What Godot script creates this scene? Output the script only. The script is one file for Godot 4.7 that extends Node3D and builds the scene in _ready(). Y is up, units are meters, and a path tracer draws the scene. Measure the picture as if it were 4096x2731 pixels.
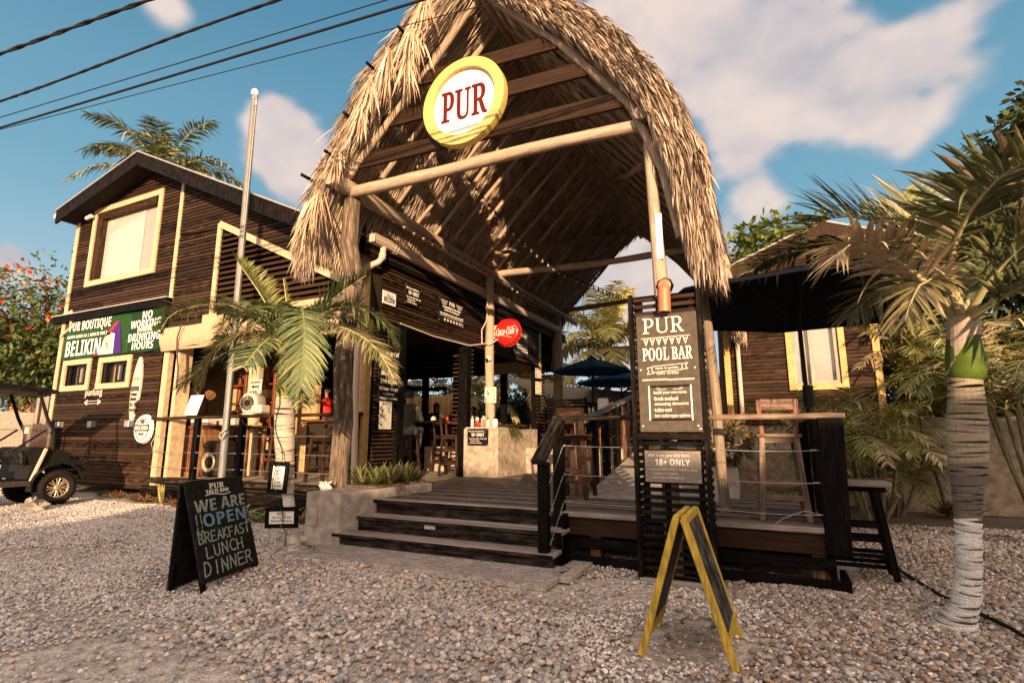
extends Node3D
# A thatched street bar in low evening sun. Street front runs along x, depth along -z, y up, metres.

var rng := RandomNumberGenerator.new()
var M := {}
var tex := {}
var names := {}

# ---------------------------------------------------------------- mesh builder
class B:
	var v := PackedVector3Array()
	var n := PackedVector3Array()
	var c := PackedColorArray()
	var t := PackedVector2Array()
	var col := Color.WHITE
	var r := RandomNumberGenerator.new()
	func put(p: Vector3, nn: Vector3, uv: Vector2) -> void:
		v.append(p); n.append(nn); c.append(col); t.append(uv)
	func tri(a: Vector3, b: Vector3, d: Vector3) -> void:
		var nn := (b - a).cross(d - a).normalized()
		put(a, nn, Vector2(a.x + a.z, a.y)); put(d, nn, Vector2(d.x + d.z, d.y)); put(b, nn, Vector2(b.x + b.z, b.y))
	func quv(a: Vector3, b: Vector3, d: Vector3, e: Vector3, u0: Vector2, u1: Vector2, u2: Vector2, u3: Vector2) -> void:
		var nn := (b - a).cross(e - a).normalized()
		if nn == Vector3.ZERO: nn = (d - b).cross(e - b).normalized()
		put(a, nn, u0); put(d, nn, u2); put(b, nn, u1)
		put(a, nn, u0); put(e, nn, u3); put(d, nn, u2)
	func quad(a: Vector3, b: Vector3, d: Vector3, e: Vector3) -> void:
		quv(a, b, d, e, Vector2.ZERO, Vector2((b - a).length(), 0), Vector2((b - a).length(), (e - a).length()), Vector2(0, (e - a).length()))
	func qn(a: Vector3, b: Vector3, d: Vector3, e: Vector3, na: Vector3, nb: Vector3, nd: Vector3, ne: Vector3, u0 := Vector2.ZERO, u1 := Vector2.ZERO, u2 := Vector2.ZERO, u3 := Vector2.ZERO) -> void:
		put(a, na, u0); put(d, nd, u2); put(b, nb, u1)
		put(a, na, u0); put(e, ne, u3); put(d, nd, u2)
	# a timber: box with chamfered edges, its grain (uv v) along its longest side
	func box(x: Transform3D, s: Vector3, bev := 0.0) -> void:
		var h := s * 0.5
		var long := 0 if s.x >= s.y and s.x >= s.z else (1 if s.y >= s.z else 2)
		var off := Vector2(r.randf() * 7.0, r.randf() * 7.0)
		var k := minf(bev, minf(h.x, minf(h.y, h.z)) * 0.8)
		for ax in 3:
			var a1 := (ax + 1) % 3
			var a2 := (ax + 2) % 3
			for sg in [-1.0, 1.0]:
				var p := []
				for q in [[-1, -1], [1, -1], [1, 1], [-1, 1]]:
					var w := Vector3.ZERO
					w[ax] = h[ax] * sg
					w[a1] = (h[a1] - k) * q[0]
					w[a2] = (h[a2] - k) * q[1]
					p.append(w)
				if sg < 0: p.reverse()
				var uv := []
				for w in p:
					uv.append(off + (Vector2(w[a2], w[a1]) if a1 == long else Vector2(w[a1], w[a2])))
				quv(x * p[0], x * p[1], x * p[2], x * p[3], uv[0], uv[1], uv[2], uv[3])
			if k > 0:
				for s1 in [-1.0, 1.0]:
					for s2 in [-1.0, 1.0]:
						var e := []
						for q in [[0, -1], [0, 1], [1, 1], [1, -1]]:
							var w := Vector3.ZERO
							w[ax] = (h[ax] - k) * q[1]
							w[a1] = s1 * (h[a1] if q[0] == 0 else h[a1] - k)
							w[a2] = s2 * (h[a2] - k if q[0] == 0 else h[a2])
							e.append(w)
						if s1 * s2 > 0: e.reverse()
						e.reverse()
						var ue := []
						for w in e: ue.append(off + (Vector2(0.0, w[ax]) if ax == long else Vector2(w[ax], 0.0)))
						quv(x * e[0], x * e[1], x * e[2], x * e[3], ue[0], ue[1], ue[2], ue[3])
		if k > 0:
			for sx in [-1.0, 1.0]:
				for sy in [-1.0, 1.0]:
					for sz in [-1.0, 1.0]:
						var g := Vector3(sx, sy, sz) * h
						var a := x * (g - Vector3(0, sy, sz) * k)
						var b := x * (g - Vector3(sx, 0, sz) * k)
						var d := x * (g - Vector3(sx, sy, 0) * k)
						if sx * sy * sz > 0: tri(a, b, d)
						else: tri(a, d, b)
	func bx(p: Vector3, s: Vector3, bev := 0.0) -> void:
		box(Transform3D(Basis(), p), s, bev)
	# a board between two points, w wide along "side", th thick
	func beam(a: Vector3, b: Vector3, side: Vector3, w: float, th: float, bev := 0.004) -> void:
		var z := (b - a).normalized()
		var xx := (side - z * side.dot(z)).normalized()
		box(Transform3D(Basis(xx, z.cross(xx), z), (a + b) * 0.5), Vector3(w, th, (b - a).length()), bev)
	func tube(pts: PackedVector3Array, rad: PackedFloat32Array, sides := 8, cap := true, wob := 0.0) -> void:
		var m := pts.size()
		var rings := []
		var norms := []
		var up := Vector3.UP
		var d0 := (pts[1] - pts[0]).normalized()
		if absf(d0.y) > 0.9: up = Vector3.RIGHT
		var ln := 0.0
		var lens := []
		var off := r.randf() * 5.0
		for i in m:
			var d := (pts[mini(i + 1, m - 1)] - pts[maxi(i - 1, 0)]).normalized()
			var s := d.cross(up).normalized()
			up = s.cross(d).normalized()
			var ring := PackedVector3Array()
			var nor := PackedVector3Array()
			var rr: float = rad[mini(i, rad.size() - 1)]
			for j in sides:
				var an := TAU * j / sides
				var o := s * cos(an) + up * sin(an)
				var w := 1.0 + (r.randf_range(-wob, wob) if wob > 0 else 0.0)
				ring.append(pts[i] + o * rr * w)
				nor.append(o)
			if i > 0: ln += (pts[i] - pts[i - 1]).length()
			lens.append(ln)
			rings.append(ring); norms.append(nor)
		for i in m - 1:
			for j in sides:
				var k := (j + 1) % sides
				var cir: float = TAU * rad[mini(i, rad.size() - 1)]
				var u0 := off + cir * j / sides
				var u1 := off + cir * (j + 1) / sides
				qn(rings[i][j], rings[i + 1][j], rings[i + 1][k], rings[i][k], norms[i][j], norms[i + 1][j], norms[i + 1][k], norms[i][k], Vector2(u0, off + lens[i]), Vector2(u0, off + lens[i + 1]), Vector2(u1, off + lens[i + 1]), Vector2(u1, off + lens[i]))
		if cap:
			for e in [0, m - 1]:
				for j in range(1, sides - 1):
					if e == 0: tri(rings[e][0], rings[e][j], rings[e][j + 1])
					else: tri(rings[e][0], rings[e][j + 1], rings[e][j])
	func rod(a: Vector3, b: Vector3, ra: float, rb := -1.0, sides := 8) -> void:
		tube(PackedVector3Array([a, b]), PackedFloat32Array([ra, ra if rb < 0 else rb]), sides)
	# turned shape: profile of (radius, height) from bottom to top
	func lathe(x: Transform3D, prof: Array, sides := 16) -> void:
		var nor := []
		for i in prof.size():
			var a: Vector2 = prof[maxi(i - 1, 0)]
			var b: Vector2 = prof[mini(i + 1, prof.size() - 1)]
			nor.append(Vector2(b.y - a.y, a.x - b.x).normalized())
		for i in prof.size() - 1:
			for j in sides:
				var a0 := TAU * j / sides
				var a1 := TAU * (j + 1) / sides
				var p := []
				var q := []
				for w in [[i, a0], [i, a1], [i + 1, a1], [i + 1, a0]]:
					var pr: Vector2 = prof[w[0]]
					var nn: Vector2 = nor[w[0]]
					p.append(x * Vector3(pr.x * sin(w[1]), pr.y, pr.x * cos(w[1])))
					q.append((x.basis * Vector3(nn.x * sin(w[1]), nn.y, nn.x * cos(w[1]))).normalized())
				qn(p[0], p[1], p[2], p[3], q[0], q[1], q[2], q[3], Vector2(a0, prof[i].y), Vector2(a1, prof[i].y), Vector2(a1, prof[i + 1].y), Vector2(a0, prof[i + 1].y))
	# a flat leaf or strip: base, direction, sideways, length, width, droop
	func leaf(p: Vector3, d: Vector3, s: Vector3, ln: float, w: float, droop: float, fold := 0.0, segs := 3) -> void:
		var prev := p
		var pw := w * 0.35
		var dir := d
		var nn := s.cross(d).normalized()
		for i in segs:
			var f := float(i + 1) / segs
			dir = (dir + Vector3.DOWN * droop / segs).normalized()
			var q := prev + dir * ln / segs
			var nw: float = w * (1.0 if f < 0.5 else (1.0 - pow((f - 0.4) / 0.6, 1.6)))
			var mid0 := prev - nn * fold * pw
			var mid1 := q - nn * fold * nw
			if fold != 0.0:
				quad(prev - s * pw, mid0, mid1, q - s * nw)
				quad(mid0, prev + s * pw, q + s * nw, mid1)
			elif nw < 0.0005:
				tri(prev - s * pw, prev + s * pw, q)
			else:
				quad(prev - s * pw, prev + s * pw, q + s * nw, q - s * nw)
			prev = q
			pw = nw
	func mesh() -> ArrayMesh:
		var a := []
		a.resize(Mesh.ARRAY_MAX)
		a[Mesh.ARRAY_VERTEX] = v
		a[Mesh.ARRAY_NORMAL] = n
		a[Mesh.ARRAY_COLOR] = c
		a[Mesh.ARRAY_TEX_UV] = t
		var m := ArrayMesh.new()
		m.add_surface_from_arrays(Mesh.PRIMITIVE_TRIANGLES, a)
		return m

func b() -> B:
	var x := B.new()
	x.r.seed = rng.randi()
	return x

# ---------------------------------------------------------------- scene tree
func numbered(called: String) -> String:
	if not names.has(called):
		names[called] = 0
		return called
	names[called] += 1
	return "%s_%03d" % [called, names[called]]

func tag(o: Node3D, label: String, category: String, group := "") -> Node3D:
	o.set_meta("label", label)
	o.set_meta("category", category)
	if group: o.set_meta("group", group)
	return o

func thing(called: String, label: String, category: String, at := Vector3.ZERO, group := "") -> Node3D:
	var o := Node3D.new()
	o.name = numbered(called)
	add_child(o)
	o.position = at
	return tag(o, label, category, group)

# a mesh under a parent; world = its vertices are world coordinates
func part(parent: Node3D, called: String, x: B, m: Material, world := true, label := "") -> MeshInstance3D:
	var o := MeshInstance3D.new()
	o.name = called if parent != self else numbered(called)
	o.mesh = x.mesh()
	o.material_override = m
	parent.add_child(o, true)
	if world and parent != self:
		var p := Vector3.ZERO
		var q: Node = parent
		while q != self:
			p += (q as Node3D).position
			q = q.get_parent()
		o.position = -p
	if label: o.set_meta("label", label)
	return o

func one(called: String, x: B, m: Material, label: String, category: String, group := "") -> MeshInstance3D:
	var o := part(self, called, x, m)
	tag(o, label, category, group)
	return o

func structure(called: String, x: B, m: Material) -> MeshInstance3D:
	var o := part(self, called, x, m)
	o.set_meta("kind", "structure")
	return o

func stuff(o: Node3D) -> Node3D:
	o.set_meta("kind", "stuff")
	return o

func copy(o: Node3D, at: Vector3, turn: float, label: String) -> Node3D:
	var base := String(o.name).rstrip("0123456789").trim_suffix("_")
	var r: Node3D = o.duplicate()
	r.name = numbered(base)
	add_child(r)
	r.position = at
	r.rotation.y = turn
	r.set_meta("label", label)
	return r

# ---------------------------------------------------------------- materials
func lin(r: float, g: float, bl: float, a := 1.0) -> Color:
	var q := Color(r, g, bl).linear_to_srgb()
	q.a = a
	return q

func mat(r: float, g: float, bl: float, rough := 0.8, t := "", bump := 0.0, sc := Vector3.ONE, tri := false) -> StandardMaterial3D:
	var m := StandardMaterial3D.new()
	m.albedo_color = lin(r, g, bl)
	m.roughness = rough
	if maxf(r, maxf(g, bl)) < .30 and rough > .3: m.metallic_specular = .2
	if t:
		m.albedo_texture = tex[t]
		m.uv1_scale = sc
		if tri:
			m.uv1_triplanar = true
			m.uv1_world_triplanar = true
		if bump > 0:
			m.heightmap_enabled = true
			m.heightmap_texture = tex[t]
			m.heightmap_scale = bump
	return m

func noise_image(w: int, h: int, freq: float, sd: int, oct := 4) -> Image:
	var f := FastNoiseLite.new()
	f.noise_type = FastNoiseLite.TYPE_SIMPLEX
	f.seed = sd
	f.frequency = freq
	f.fractal_octaves = oct
	var im := f.get_seamless_image(w, h, false, false, 0.15, true)
	im.convert(Image.FORMAT_L8)
	return im

# grain: noise stretched along v, with broad blotches; values centred near 1 when multiplied
func make_texture(called: String, size: int, stretch: int, freq: float, lo: float, hi: float, sd: int, blotch := 0.35, spots := 0.0) -> void:
	var a := noise_image(size, size / stretch, freq, sd)
	a.resize(size, size, Image.INTERPOLATE_CUBIC)
	var d := noise_image(size, size, 0.012, sd + 1, 5)
	var e := noise_image(size, size, 0.09, sd + 2, 3)
	var da := a.get_data()
	var dd := d.get_data()
	var de := e.get_data()
	var outb := PackedByteArray()
	outb.resize(size * size)
	for i in size * size:
		var x := (1.0 - blotch) * da[i] + blotch * dd[i]
		x = clampf((x / 255.0 - 0.5) * 1.7 + 0.5, 0.0, 1.0)
		var y := lerpf(lo, hi, x)
		if spots > 0.0 and de[i] > 186: y = minf(1.0, y + spots)
		outb[i] = int(clampf(y, 0.0, 1.0) * 255.0)
	var im := Image.create_from_data(size, size, false, Image.FORMAT_L8, outb)
	tex[called] = ImageTexture.create_from_image(im)

func materials() -> void:
	make_texture("grain", 512, 16, 0.06, 0.35, 1.0, 11, 0.35)
	make_texture("soft", 512, 16, 0.05, 0.68, 1.0, 12, 0.3)
	make_texture("worn", 512, 16, 0.06, 0.12, 1.0, 21, 0.5, 0.3)
	make_texture("plaster", 512, 1, 0.02, 0.86, 1.0, 31, 0.75)
	make_texture("cement", 512, 1, 0.008, 0.74, 1.0, 33, 0.5)
	make_texture("earth", 512, 1, 0.05, 0.6, 1.0, 41, 0.5, 0.1)
	make_texture("cloth", 256, 1, 0.25, 0.75, 1.0, 51, 0.3)
	make_texture("bark", 512, 8, 0.035, 0.2, 1.0, 61, 0.3)
	var g := Vector3(2.0, 0.5, 1)
	M.siding = [mat(.064, .036, .022, .6, "soft", .12, g), mat(.052, .03, .019, .6, "soft", .12, g), mat(.043, .025, .017, .6, "soft", .12, g), mat(.085, .047, .027, .62, "soft", .12, g), mat(.058, .034, .021, .6, "worn", .12, g), mat(.12, .062, .033, .62, "worn", .12, g)]
	M.dark = mat(.022, .015, .011, .55, "worn", .2, g)
	M.black = mat(.011, .0085, .007, .55, "worn", .2, g)
	M.deckedge = mat(.075, .06, .048, .7, "worn", .3, g)
	M.tread = [mat(.46, .385, .325, .8, "soft", .2, g), mat(.38, .32, .27, .8, "soft", .2, g), mat(.52, .44, .37, .8, "soft", .2, g)]
	M.cream = mat(.60, .455, .275, .6, "plaster", .06, Vector3(1, 1, 1), true)
	M.yellowpost = mat(.62, .38, .13, .6, "plaster", .06, Vector3(1, 1, 1), true)
	M.deckplank = [mat(.30, .245, .205, .8, "soft", .2, g), mat(.24, .2, .17, .8, "soft", .2, g), mat(.27, .22, .185, .8, "worn", .15, g)]
	M.stoolpale = mat(.36, .23, .155, .55, "grain", .15, g)  # stool timber lightened to stand in for the sun it lacks
	M.beamwood = mat(.05, .027, .015, .5, "soft", .1, g)
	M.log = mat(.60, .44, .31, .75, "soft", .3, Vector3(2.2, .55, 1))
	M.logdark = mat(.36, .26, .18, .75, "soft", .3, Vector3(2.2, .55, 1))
	M.bark = mat(.36, .255, .17, .85, "grain", 1.4, Vector3(2.0, .5, 1))
	M.concrete = mat(.55, .47, .41, .85, "cement", .12, Vector3(.9, .9, .9), true)
	M.concretewarm = mat(.5, .4, .3, .85, "cement", .12, Vector3(.9, .9, .9), true)
	M.paver = [mat(.56, .48, .43, .75, "earth", .2, Vector3(3, 3, 3), true), mat(.48, .40, .37, .75, "earth", .2, Vector3(3, 3, 3), true), mat(.62, .53, .47, .75, "earth", .2, Vector3(3, 3, 3), true), mat(.45, .41, .40, .75, "earth", .2, Vector3(3, 3, 3), true)]
	M.grout = mat(.66, .57, .49, .9, "earth", .2, Vector3(2, 2, 2), true)
	M.steel = mat(.42, .42, .42, .45); M.steel.metallic = .6
	M.pole = mat(.24, .235, .225, .55, "plaster", .03, Vector3(2, .5, 2), true); M.pole.metallic = .3
	M.wire = mat(.02, .018, .017, .6)
	M.white = mat(.72, .70, .67, .5)
	M.offwhite = mat(.62, .55, .46, .6, "plaster", .03, Vector3(2, 2, 2), true)
	M.pipe = mat(.56, .43, .32, .45)
	M.signblack = mat(.026, .023, .021, .6, "worn", .02, Vector3(1.3, 1.3, 1.3), true)
	M.signgrey = mat(.105, .085, .066, .55, "plaster", .03, Vector3(1.5, 1.5, 1.5), true)
	M.chalk = mat(.8, .8, .72, .95, "earth", .0, Vector3(14, 14, 14), true)
	M.chalkgreen = mat(.72, .86, .68, .95, "worn", .0, Vector3(9, 9, 9), true)
	M.chalkblue = mat(.34, .66, .80, .95, "worn", .0, Vector3(9, 9, 9), true)
	M.letter = mat(.74, .69, .6, .6)
	M.maroon = mat(.12, .008, .01, .5)
	M.red = mat(.62, .012, .008, .3)
	M.yellow = mat(.74, .49, .05, .5, "soft", .1, Vector3(1.5, 1.5, 1.5), true)
	M.yellowring = mat(.70, .50, .15, .45, "plaster", .02, Vector3(2, 2, 2), true)
	M.orangewood = mat(.52, .25, .095, .5, "grain", .1, g)
	M.redwood = mat(.36, .095, .025, .42, "grain", .1, g)
	M.stool = mat(.085, .044, .024, .5, "grain", .15, g)
	M.stoolred = mat(.34, .14, .07, .45, "worn", .15, g)
	M.canvas = mat(.66, .45, .28, .9, "cloth", .04, Vector3(3, 3, 3), true)
	M.navy = mat(.012, .014, .022, .8, "cloth", .03, Vector3(8, 8, 8), true)
	M.blue = mat(.012, .075, .19, .7, "cloth", .03, Vector3(8, 8, 8), true)
	M.sail = mat(.42, .33, .22, .9, "cloth", .03, Vector3(3, 3, 3), true)
	M.blackplastic = mat(.014, .012, .011, .55)
	M.blackplastic.metallic_specular = .25
	M.signblack.metallic_specular = .3
	M.rubber = mat(.03, .026, .023, .85, "earth", .2, Vector3(6, 6, 6), true)
	M.rim = mat(.5, .38, .26, .35); M.rim.metallic = .5
	M.copper = mat(.42, .17, .085, .45); M.copper.metallic = .25
	M.glass = mat(.02, .02, .02, .06); M.glass.albedo_color.a = .10; M.glass.transparency = BaseMaterial3D.TRANSPARENCY_ALPHA
	M.paneshade = mat(.06, .05, .045, .08)
	M.blind = mat(.80, .68, .60, .7); M.panetan = mat(.62, .50, .40, .7)
	M.leaf = mat(1, 1, 1, .55); M.leaf.vertex_color_use_as_albedo = true
	M.leaf.backlight_enabled = true; M.leaf.backlight = lin(.05, .07, .012)
	M.thatch = mat(1, 1, 1, .85); M.thatch.vertex_color_use_as_albedo = true
	M.tint = mat(1, 1, 1, .7); M.tint.vertex_color_use_as_albedo = true
	M.tintlog = mat(1, 1, 1, .8, "grain", .1, Vector3(3, .7, 1)); M.tintlog.vertex_color_use_as_albedo = true
	M.trunk = mat(1, 1, 1, .8, "soft", .1, Vector3(3, .7, 1)); M.trunk.vertex_color_use_as_albedo = true
	M.stone = mat(1, 1, 1, .8, "earth", .0, Vector3(9, 9, 9), true); M.stone.vertex_color_use_as_albedo = true
	M.ground = mat(1, 1, 1, .95, "earth", .8, Vector3(1.3, 1.3, 1.3), true); M.ground.vertex_color_use_as_albedo = true
	M.roofmetal = mat(.33, .31, .29, .45, "plaster", .02, Vector3.ONE, true)
	M.greenvinyl = mat(.025, .085, .022, .5, "cloth", .02, Vector3(2, 2, 2), true)
	M.greendark = mat(.012, .04, .018, .5)
	M.skin = mat(.36, .19, .115, .6)
	M.brass = mat(.5, .33, .12, .4)
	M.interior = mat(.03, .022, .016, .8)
	M.creamwall = mat(.55, .36, .17, .8, "plaster", .05, Vector3.ONE, true)
	M.bulb = mat(.34, .28, .22, .15)
	M.lit = mat(1, .8, .5, .4); M.lit.emission_enabled = true; M.lit.emission = Color(1, .72, .38); M.lit.emission_energy_multiplier = 5.0

# ---------------------------------------------------------------- lettering
func font(bold := true, serif := false) -> SystemFont:
	var k := "f%s%s" % [bold, serif]
	if not tex.has(k):
		var f := SystemFont.new()
		f.font_names = PackedStringArray(["Droid Serif" if serif else "Droid Sans"])
		f.font_weight = 700 if bold else 400
		tex[k] = f
	return tex[k]

# one line of raised lettering, fitted into w x h metres, centred at p; x and y are the board's own axes
func text(parent: Node3D, s: String, p: Vector3, xa: Vector3, ya: Vector3, w: float, h: float, m: Material, bold := true, serif := false, th := 0.004, called := "lettering", slant := 0.0) -> void:
	var tm := TextMesh.new()
	tm.text = s
	tm.font = font(bold, serif)
	tm.font_size = 64
	tm.pixel_size = 0.01
	tm.depth = 0.02
	tm.curve_step = 1.5
	var bb := tm.get_aabb()
	var arr := tm.get_mesh_arrays()
	var x := xa.normalized()
	var y := ya.normalized()
	var z := x.cross(y)
	var sx := w / bb.size.x
	var sy := h / bb.size.y
	var vs: PackedVector3Array = arr[Mesh.ARRAY_VERTEX]
	var ns: PackedVector3Array = arr[Mesh.ARRAY_NORMAL]
	var ctr := bb.get_center()
	for i in vs.size():
		var q := vs[i] - ctr
		vs[i] = p + x * (q.x * sx + slant * q.y * sy) + y * q.y * sy + z * (q.z / 0.02 * th + th * 0.5)
		ns[i] = (x * ns[i].x + y * ns[i].y + z * ns[i].z).normalized()
	arr[Mesh.ARRAY_VERTEX] = vs
	arr[Mesh.ARRAY_NORMAL] = ns
	arr[Mesh.ARRAY_TANGENT] = null
	var am := ArrayMesh.new()
	am.add_surface_from_arrays(Mesh.PRIMITIVE_TRIANGLES, arr)
	var o := MeshInstance3D.new()
	o.name = called
	o.mesh = am
	o.material_override = m
	parent.add_child(o, true)
	var pp := Vector3.ZERO
	var qn: Node = parent
	while qn != self:
		pp += (qn as Node3D).position
		qn = qn.get_parent()
	o.position = -pp

# brush strokes on a board: polylines in board coordinates, drawn as thin raised ribbons
func strokes(x: B, lines: Array, p: Vector3, xa: Vector3, ya: Vector3, sx: float, sy: float, w: float, th := 0.003) -> void:
	var zz := xa.cross(ya).normalized() * th
	for l in lines:
		for i in range(0, l.size() - 2, 2):
			var a: Vector3 = p + xa * l[i] * sx + ya * l[i + 1] * sy + zz
			var e: Vector3 = p + xa * l[i + 2] * sx + ya * l[i + 3] * sy + zz
			var d: Vector3 = (e - a).normalized()
			var s := xa.cross(ya).normalized().cross(d).normalized() * w * 0.5
			a -= d * w * 0.3
			e += d * w * 0.3
			x.quad(a - s, e - s, e + s, a + s)
			x.quad(a - s - zz, e - s - zz, e - s, a - s)
			x.quad(e + s - zz, a + s - zz, a + s, e + s)

const HAND := {
	"A": [[0, 0, .5, 1, 1, 0], [.2, .4, .8, .4]], "B": [[0, 0, 0, 1, .6, .95, .75, .75, .5, .55, 0, .5], [.5, .55, .95, .35, .8, .05, 0, 0]], "C": [[.95, .85, .6, 1, .2, .85, 0, .5, .2, .12, .6, 0, .95, .15]],
	"D": [[0, 0, .08, 1, .6, .9, .95, .5, .7, .1, 0, 0]], "E": [[.9, 1, 0, 1, 0, 0, .95, .03], [0, .5, .75, .52]], "F": [[.95, 1, 0, 1, .03, 0], [0, .5, .75, .52]], "H": [[0, 0, 0, 1], [.9, 0, .9, 1], [0, .5, .9, .5]],
	"I": [[.5, 0, .5, 1]], "K": [[0, 0, 0, 1], [.85, 1, 0, .45, .95, 0]], "L": [[.05, 1, 0, 0, .9, .03]], "N": [[0, 0, .05, 1, .85, 0, .9, 1]], "R": [[0, 0, 0, 1, .7, .95, .85, .75, .6, .5, 0, .45], [.4, .48, .95, 0]],
	"S": [[.9, .9, .5, 1, .1, .85, .15, .6, .8, .4, .85, .15, .5, 0, 0, .1]], "T": [[0, 1, 1, 1], [.5, 1, .48, 0]], "U": [[0, 1, .05, .2, .4, 0, .8, .2, .88, 1]], "!": [[.5, 1, .5, .25], [.5, .08, .5, 0]], "*": [[.1, .5, .9, .5], [.5, .1, .5, .9], [.2, .2, .8, .8], [.2, .8, .8, .2]],
}

func hand(parent: Node3D, s: String, p: Vector3, xa: Vector3, ya: Vector3, w: float, h: float, stroke: float, m: Material) -> void:
	var x := b()
	var step := w / s.length()
	for i in s.length():
		if HAND.has(s[i]):
			strokes(x, HAND[s[i]], p + xa * (i * step + rng.randf_range(-.02, .02) * step) + ya * rng.randf_range(-.03, .03) * h, xa, ya, step * 0.76, h * rng.randf_range(.94, 1.05), stroke)
	part(parent, "lettering", x, m)

# ---------------------------------------------------------------- the place
func _ready() -> void:
	rng.seed = 4711
	var cam := Camera3D.new()
	cam.name = "camera"
	cam.fov = 65.44
	cam.near = 0.05
	cam.far = 1200.0
	cam.position = Vector3(0, 1.3, 0)
	cam.rotation_degrees = Vector3(10.04, 25.7, 0)
	add_child(cam)
	cam.current = true
	var env := Environment.new()
	env.background_mode = Environment.BG_SKY
	env.tonemap_mode = Environment.TONE_MAPPER_LINEAR
	env.tonemap_exposure = EXPOSURE
	env.sdfgi_enabled = true
	env.ssao_enabled = true
	env.ssil_enabled = true
	var sky := Sky.new()
	var pano := PanoramaSkyMaterial.new()
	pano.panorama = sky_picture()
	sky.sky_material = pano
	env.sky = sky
	var we := WorldEnvironment.new()
	we.name = "environment"
	we.environment = env
	add_child(we)
	var sun := DirectionalLight3D.new()
	sun.name = "sun"
	sun.light_energy = 1.6
	sun.light_color = Color(1.0, .85, .68)
	sun.light_angular_distance = 0.6
	sun.shadow_enabled = true
	sun.position = SUN * 60.0
	add_child(sun)
	sun.look_at_from_position(SUN * 60.0, Vector3.ZERO)
	materials()
	ground()
	left_house()
	terrace()
	palapa()
	deck_and_steps()
	bar()
	bar_signs()
	garden()
	right_house()
	street_things()
	golf_cart()
	foreground_signs()
	sign_tower()
	left_palm()
	right_palm()
	plants()
	wires()
	people()
	opposite_side()

const EXPOSURE := 1.92
const SUN := Vector3(0.4616, 0.1822, 0.8682)   # towards the sun: low, over the right shoulder

const CLOUDS := [[.058, .544, -.837, .065, 1.0], [.142, .505, -.851, .059, .9], [-.009, .544, -.839, .057, .8], [.198, .457, -.867, .041, .6], [.226, .502, -.835, .043, .6], [-.131, .647, -.751, .079, .8], [-.024, .637, -.771, .073, .8], [.091, .607, -.789, .061, .7], [-.178, .614, -.769, .042, .4], [-.68, .471, -.562, .04, 1.0], [-.678, .498, -.541, .026, .9], [-.675, .433, -.598, .049, .9], [-.696, .482, -.532, .016, .7], [-.674, .403, -.619, .043, .7], [-.716, .589, -.374, .024, .75], [-.916, .233, -.327, .018, .9], [-.913, .214, -.347, .023, .8], [-.902, .208, -.378, .019, .7], [.207, .416, -.885, .025, .6], [.009, .391, -.92, .039, .75], [-.011, .464, -.886, .045, .5], [-.065, .327, -.943, .055, .4], [-.194, .281, -.94, .09, .8], [-.238, .221, -.946, .092, .8], [-.857, .283, -.43, .013, .3], [-.876, .38, -.296, .027, .25], [.261, .529, -.807, .053, .45]]

func sky_picture() -> ImageTexture:
	var w := 1536
	var h := 768
	var im := Image.create(w, h, false, Image.FORMAT_RGBF)
	var f := FastNoiseLite.new()
	f.noise_type = FastNoiseLite.TYPE_SIMPLEX
	f.seed = 5
	f.frequency = 5.0
	f.fractal_octaves = 6
	var g := FastNoiseLite.new()
	g.noise_type = FastNoiseLite.TYPE_SIMPLEX
	g.seed = 9
	g.frequency = 1.4
	g.fractal_octaves = 3
	var fwd := Vector3(-.427, .174, -.887)
	var top := Color(.06, .205, .34)
	var mid := Color(.185, .39, .52)
	var low := Color(.56, .68, .74)
	var warm := Color(.95, .66, .42)
	im.fill(Color(.2, .17, .14))
	for j in range(0, h / 2 + 24):
		var el := PI / 2 - PI * (j + .5) / h
		var y := sin(el)
		var c := cos(el)
		for i in w:
			var an := TAU * (i + .5) / w
			var d := Vector3(sin(an) * c, y, -cos(an) * c)
			var yy := maxf(y, 0.0)
			var col := low.lerp(mid, smoothstep(0.0, 0.42, yy)).lerp(top, smoothstep(0.3, 0.8, yy))
			var s := d.dot(SUN)
			col = col.lerp(warm, .8 * smoothstep(0.2, 1.0, s) * (1.0 - smoothstep(0.1, .7, yy)))
			var big := g.get_noise_3dv(d)
			var fine := f.get_noise_3dv(d * Vector3(1, 1.7, 1))
			var q := 0.0
			if d.dot(fwd) > 0.55:
				for k in CLOUDS:
					var t: float = (1.0 - (d.x * k[0] + d.y * k[1] + d.z * k[2])) * 2.0 / (k[3] * k[3])
					if t < 6.0: q = maxf(q, 0.0) + k[4] * 1.2 * exp(-t * .7) * (1.0 - q * .4)
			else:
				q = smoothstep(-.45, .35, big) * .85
			var dens := smoothstep(.17, .68, q + fine * .8 * (.25 + minf(q, 1.0)) + big * .12)
			dens *= smoothstep(-.02, .10, y) * .92
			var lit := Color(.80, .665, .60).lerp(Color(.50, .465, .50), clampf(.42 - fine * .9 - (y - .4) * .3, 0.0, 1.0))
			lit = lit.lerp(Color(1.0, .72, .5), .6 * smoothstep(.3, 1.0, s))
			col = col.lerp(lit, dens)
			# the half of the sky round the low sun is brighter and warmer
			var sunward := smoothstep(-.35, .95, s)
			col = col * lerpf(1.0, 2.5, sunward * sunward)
			col = Color(col.r * (1.0 + .10 * sunward), col.g, col.b * (1.0 - .08 * sunward))
			col *= SKY
			im.set_pixel(i, j, col)
	return ImageTexture.create_from_image(im)

const SKY := .58

func gh(x: float, z: float) -> float:
	return .10 * smoothstep(-6.0, -10.5, x) + .012 * sin(x * 1.7 + z * 2.3) + .008 * sin(x * 4.1 - z * 3.7)

func on_paving(x: float, z: float) -> bool:
	return x > -5.25 and x < -1.75 and z < -4.45 and z > -8.0 and not (x < -4.8 and z > -4.95)

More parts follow.
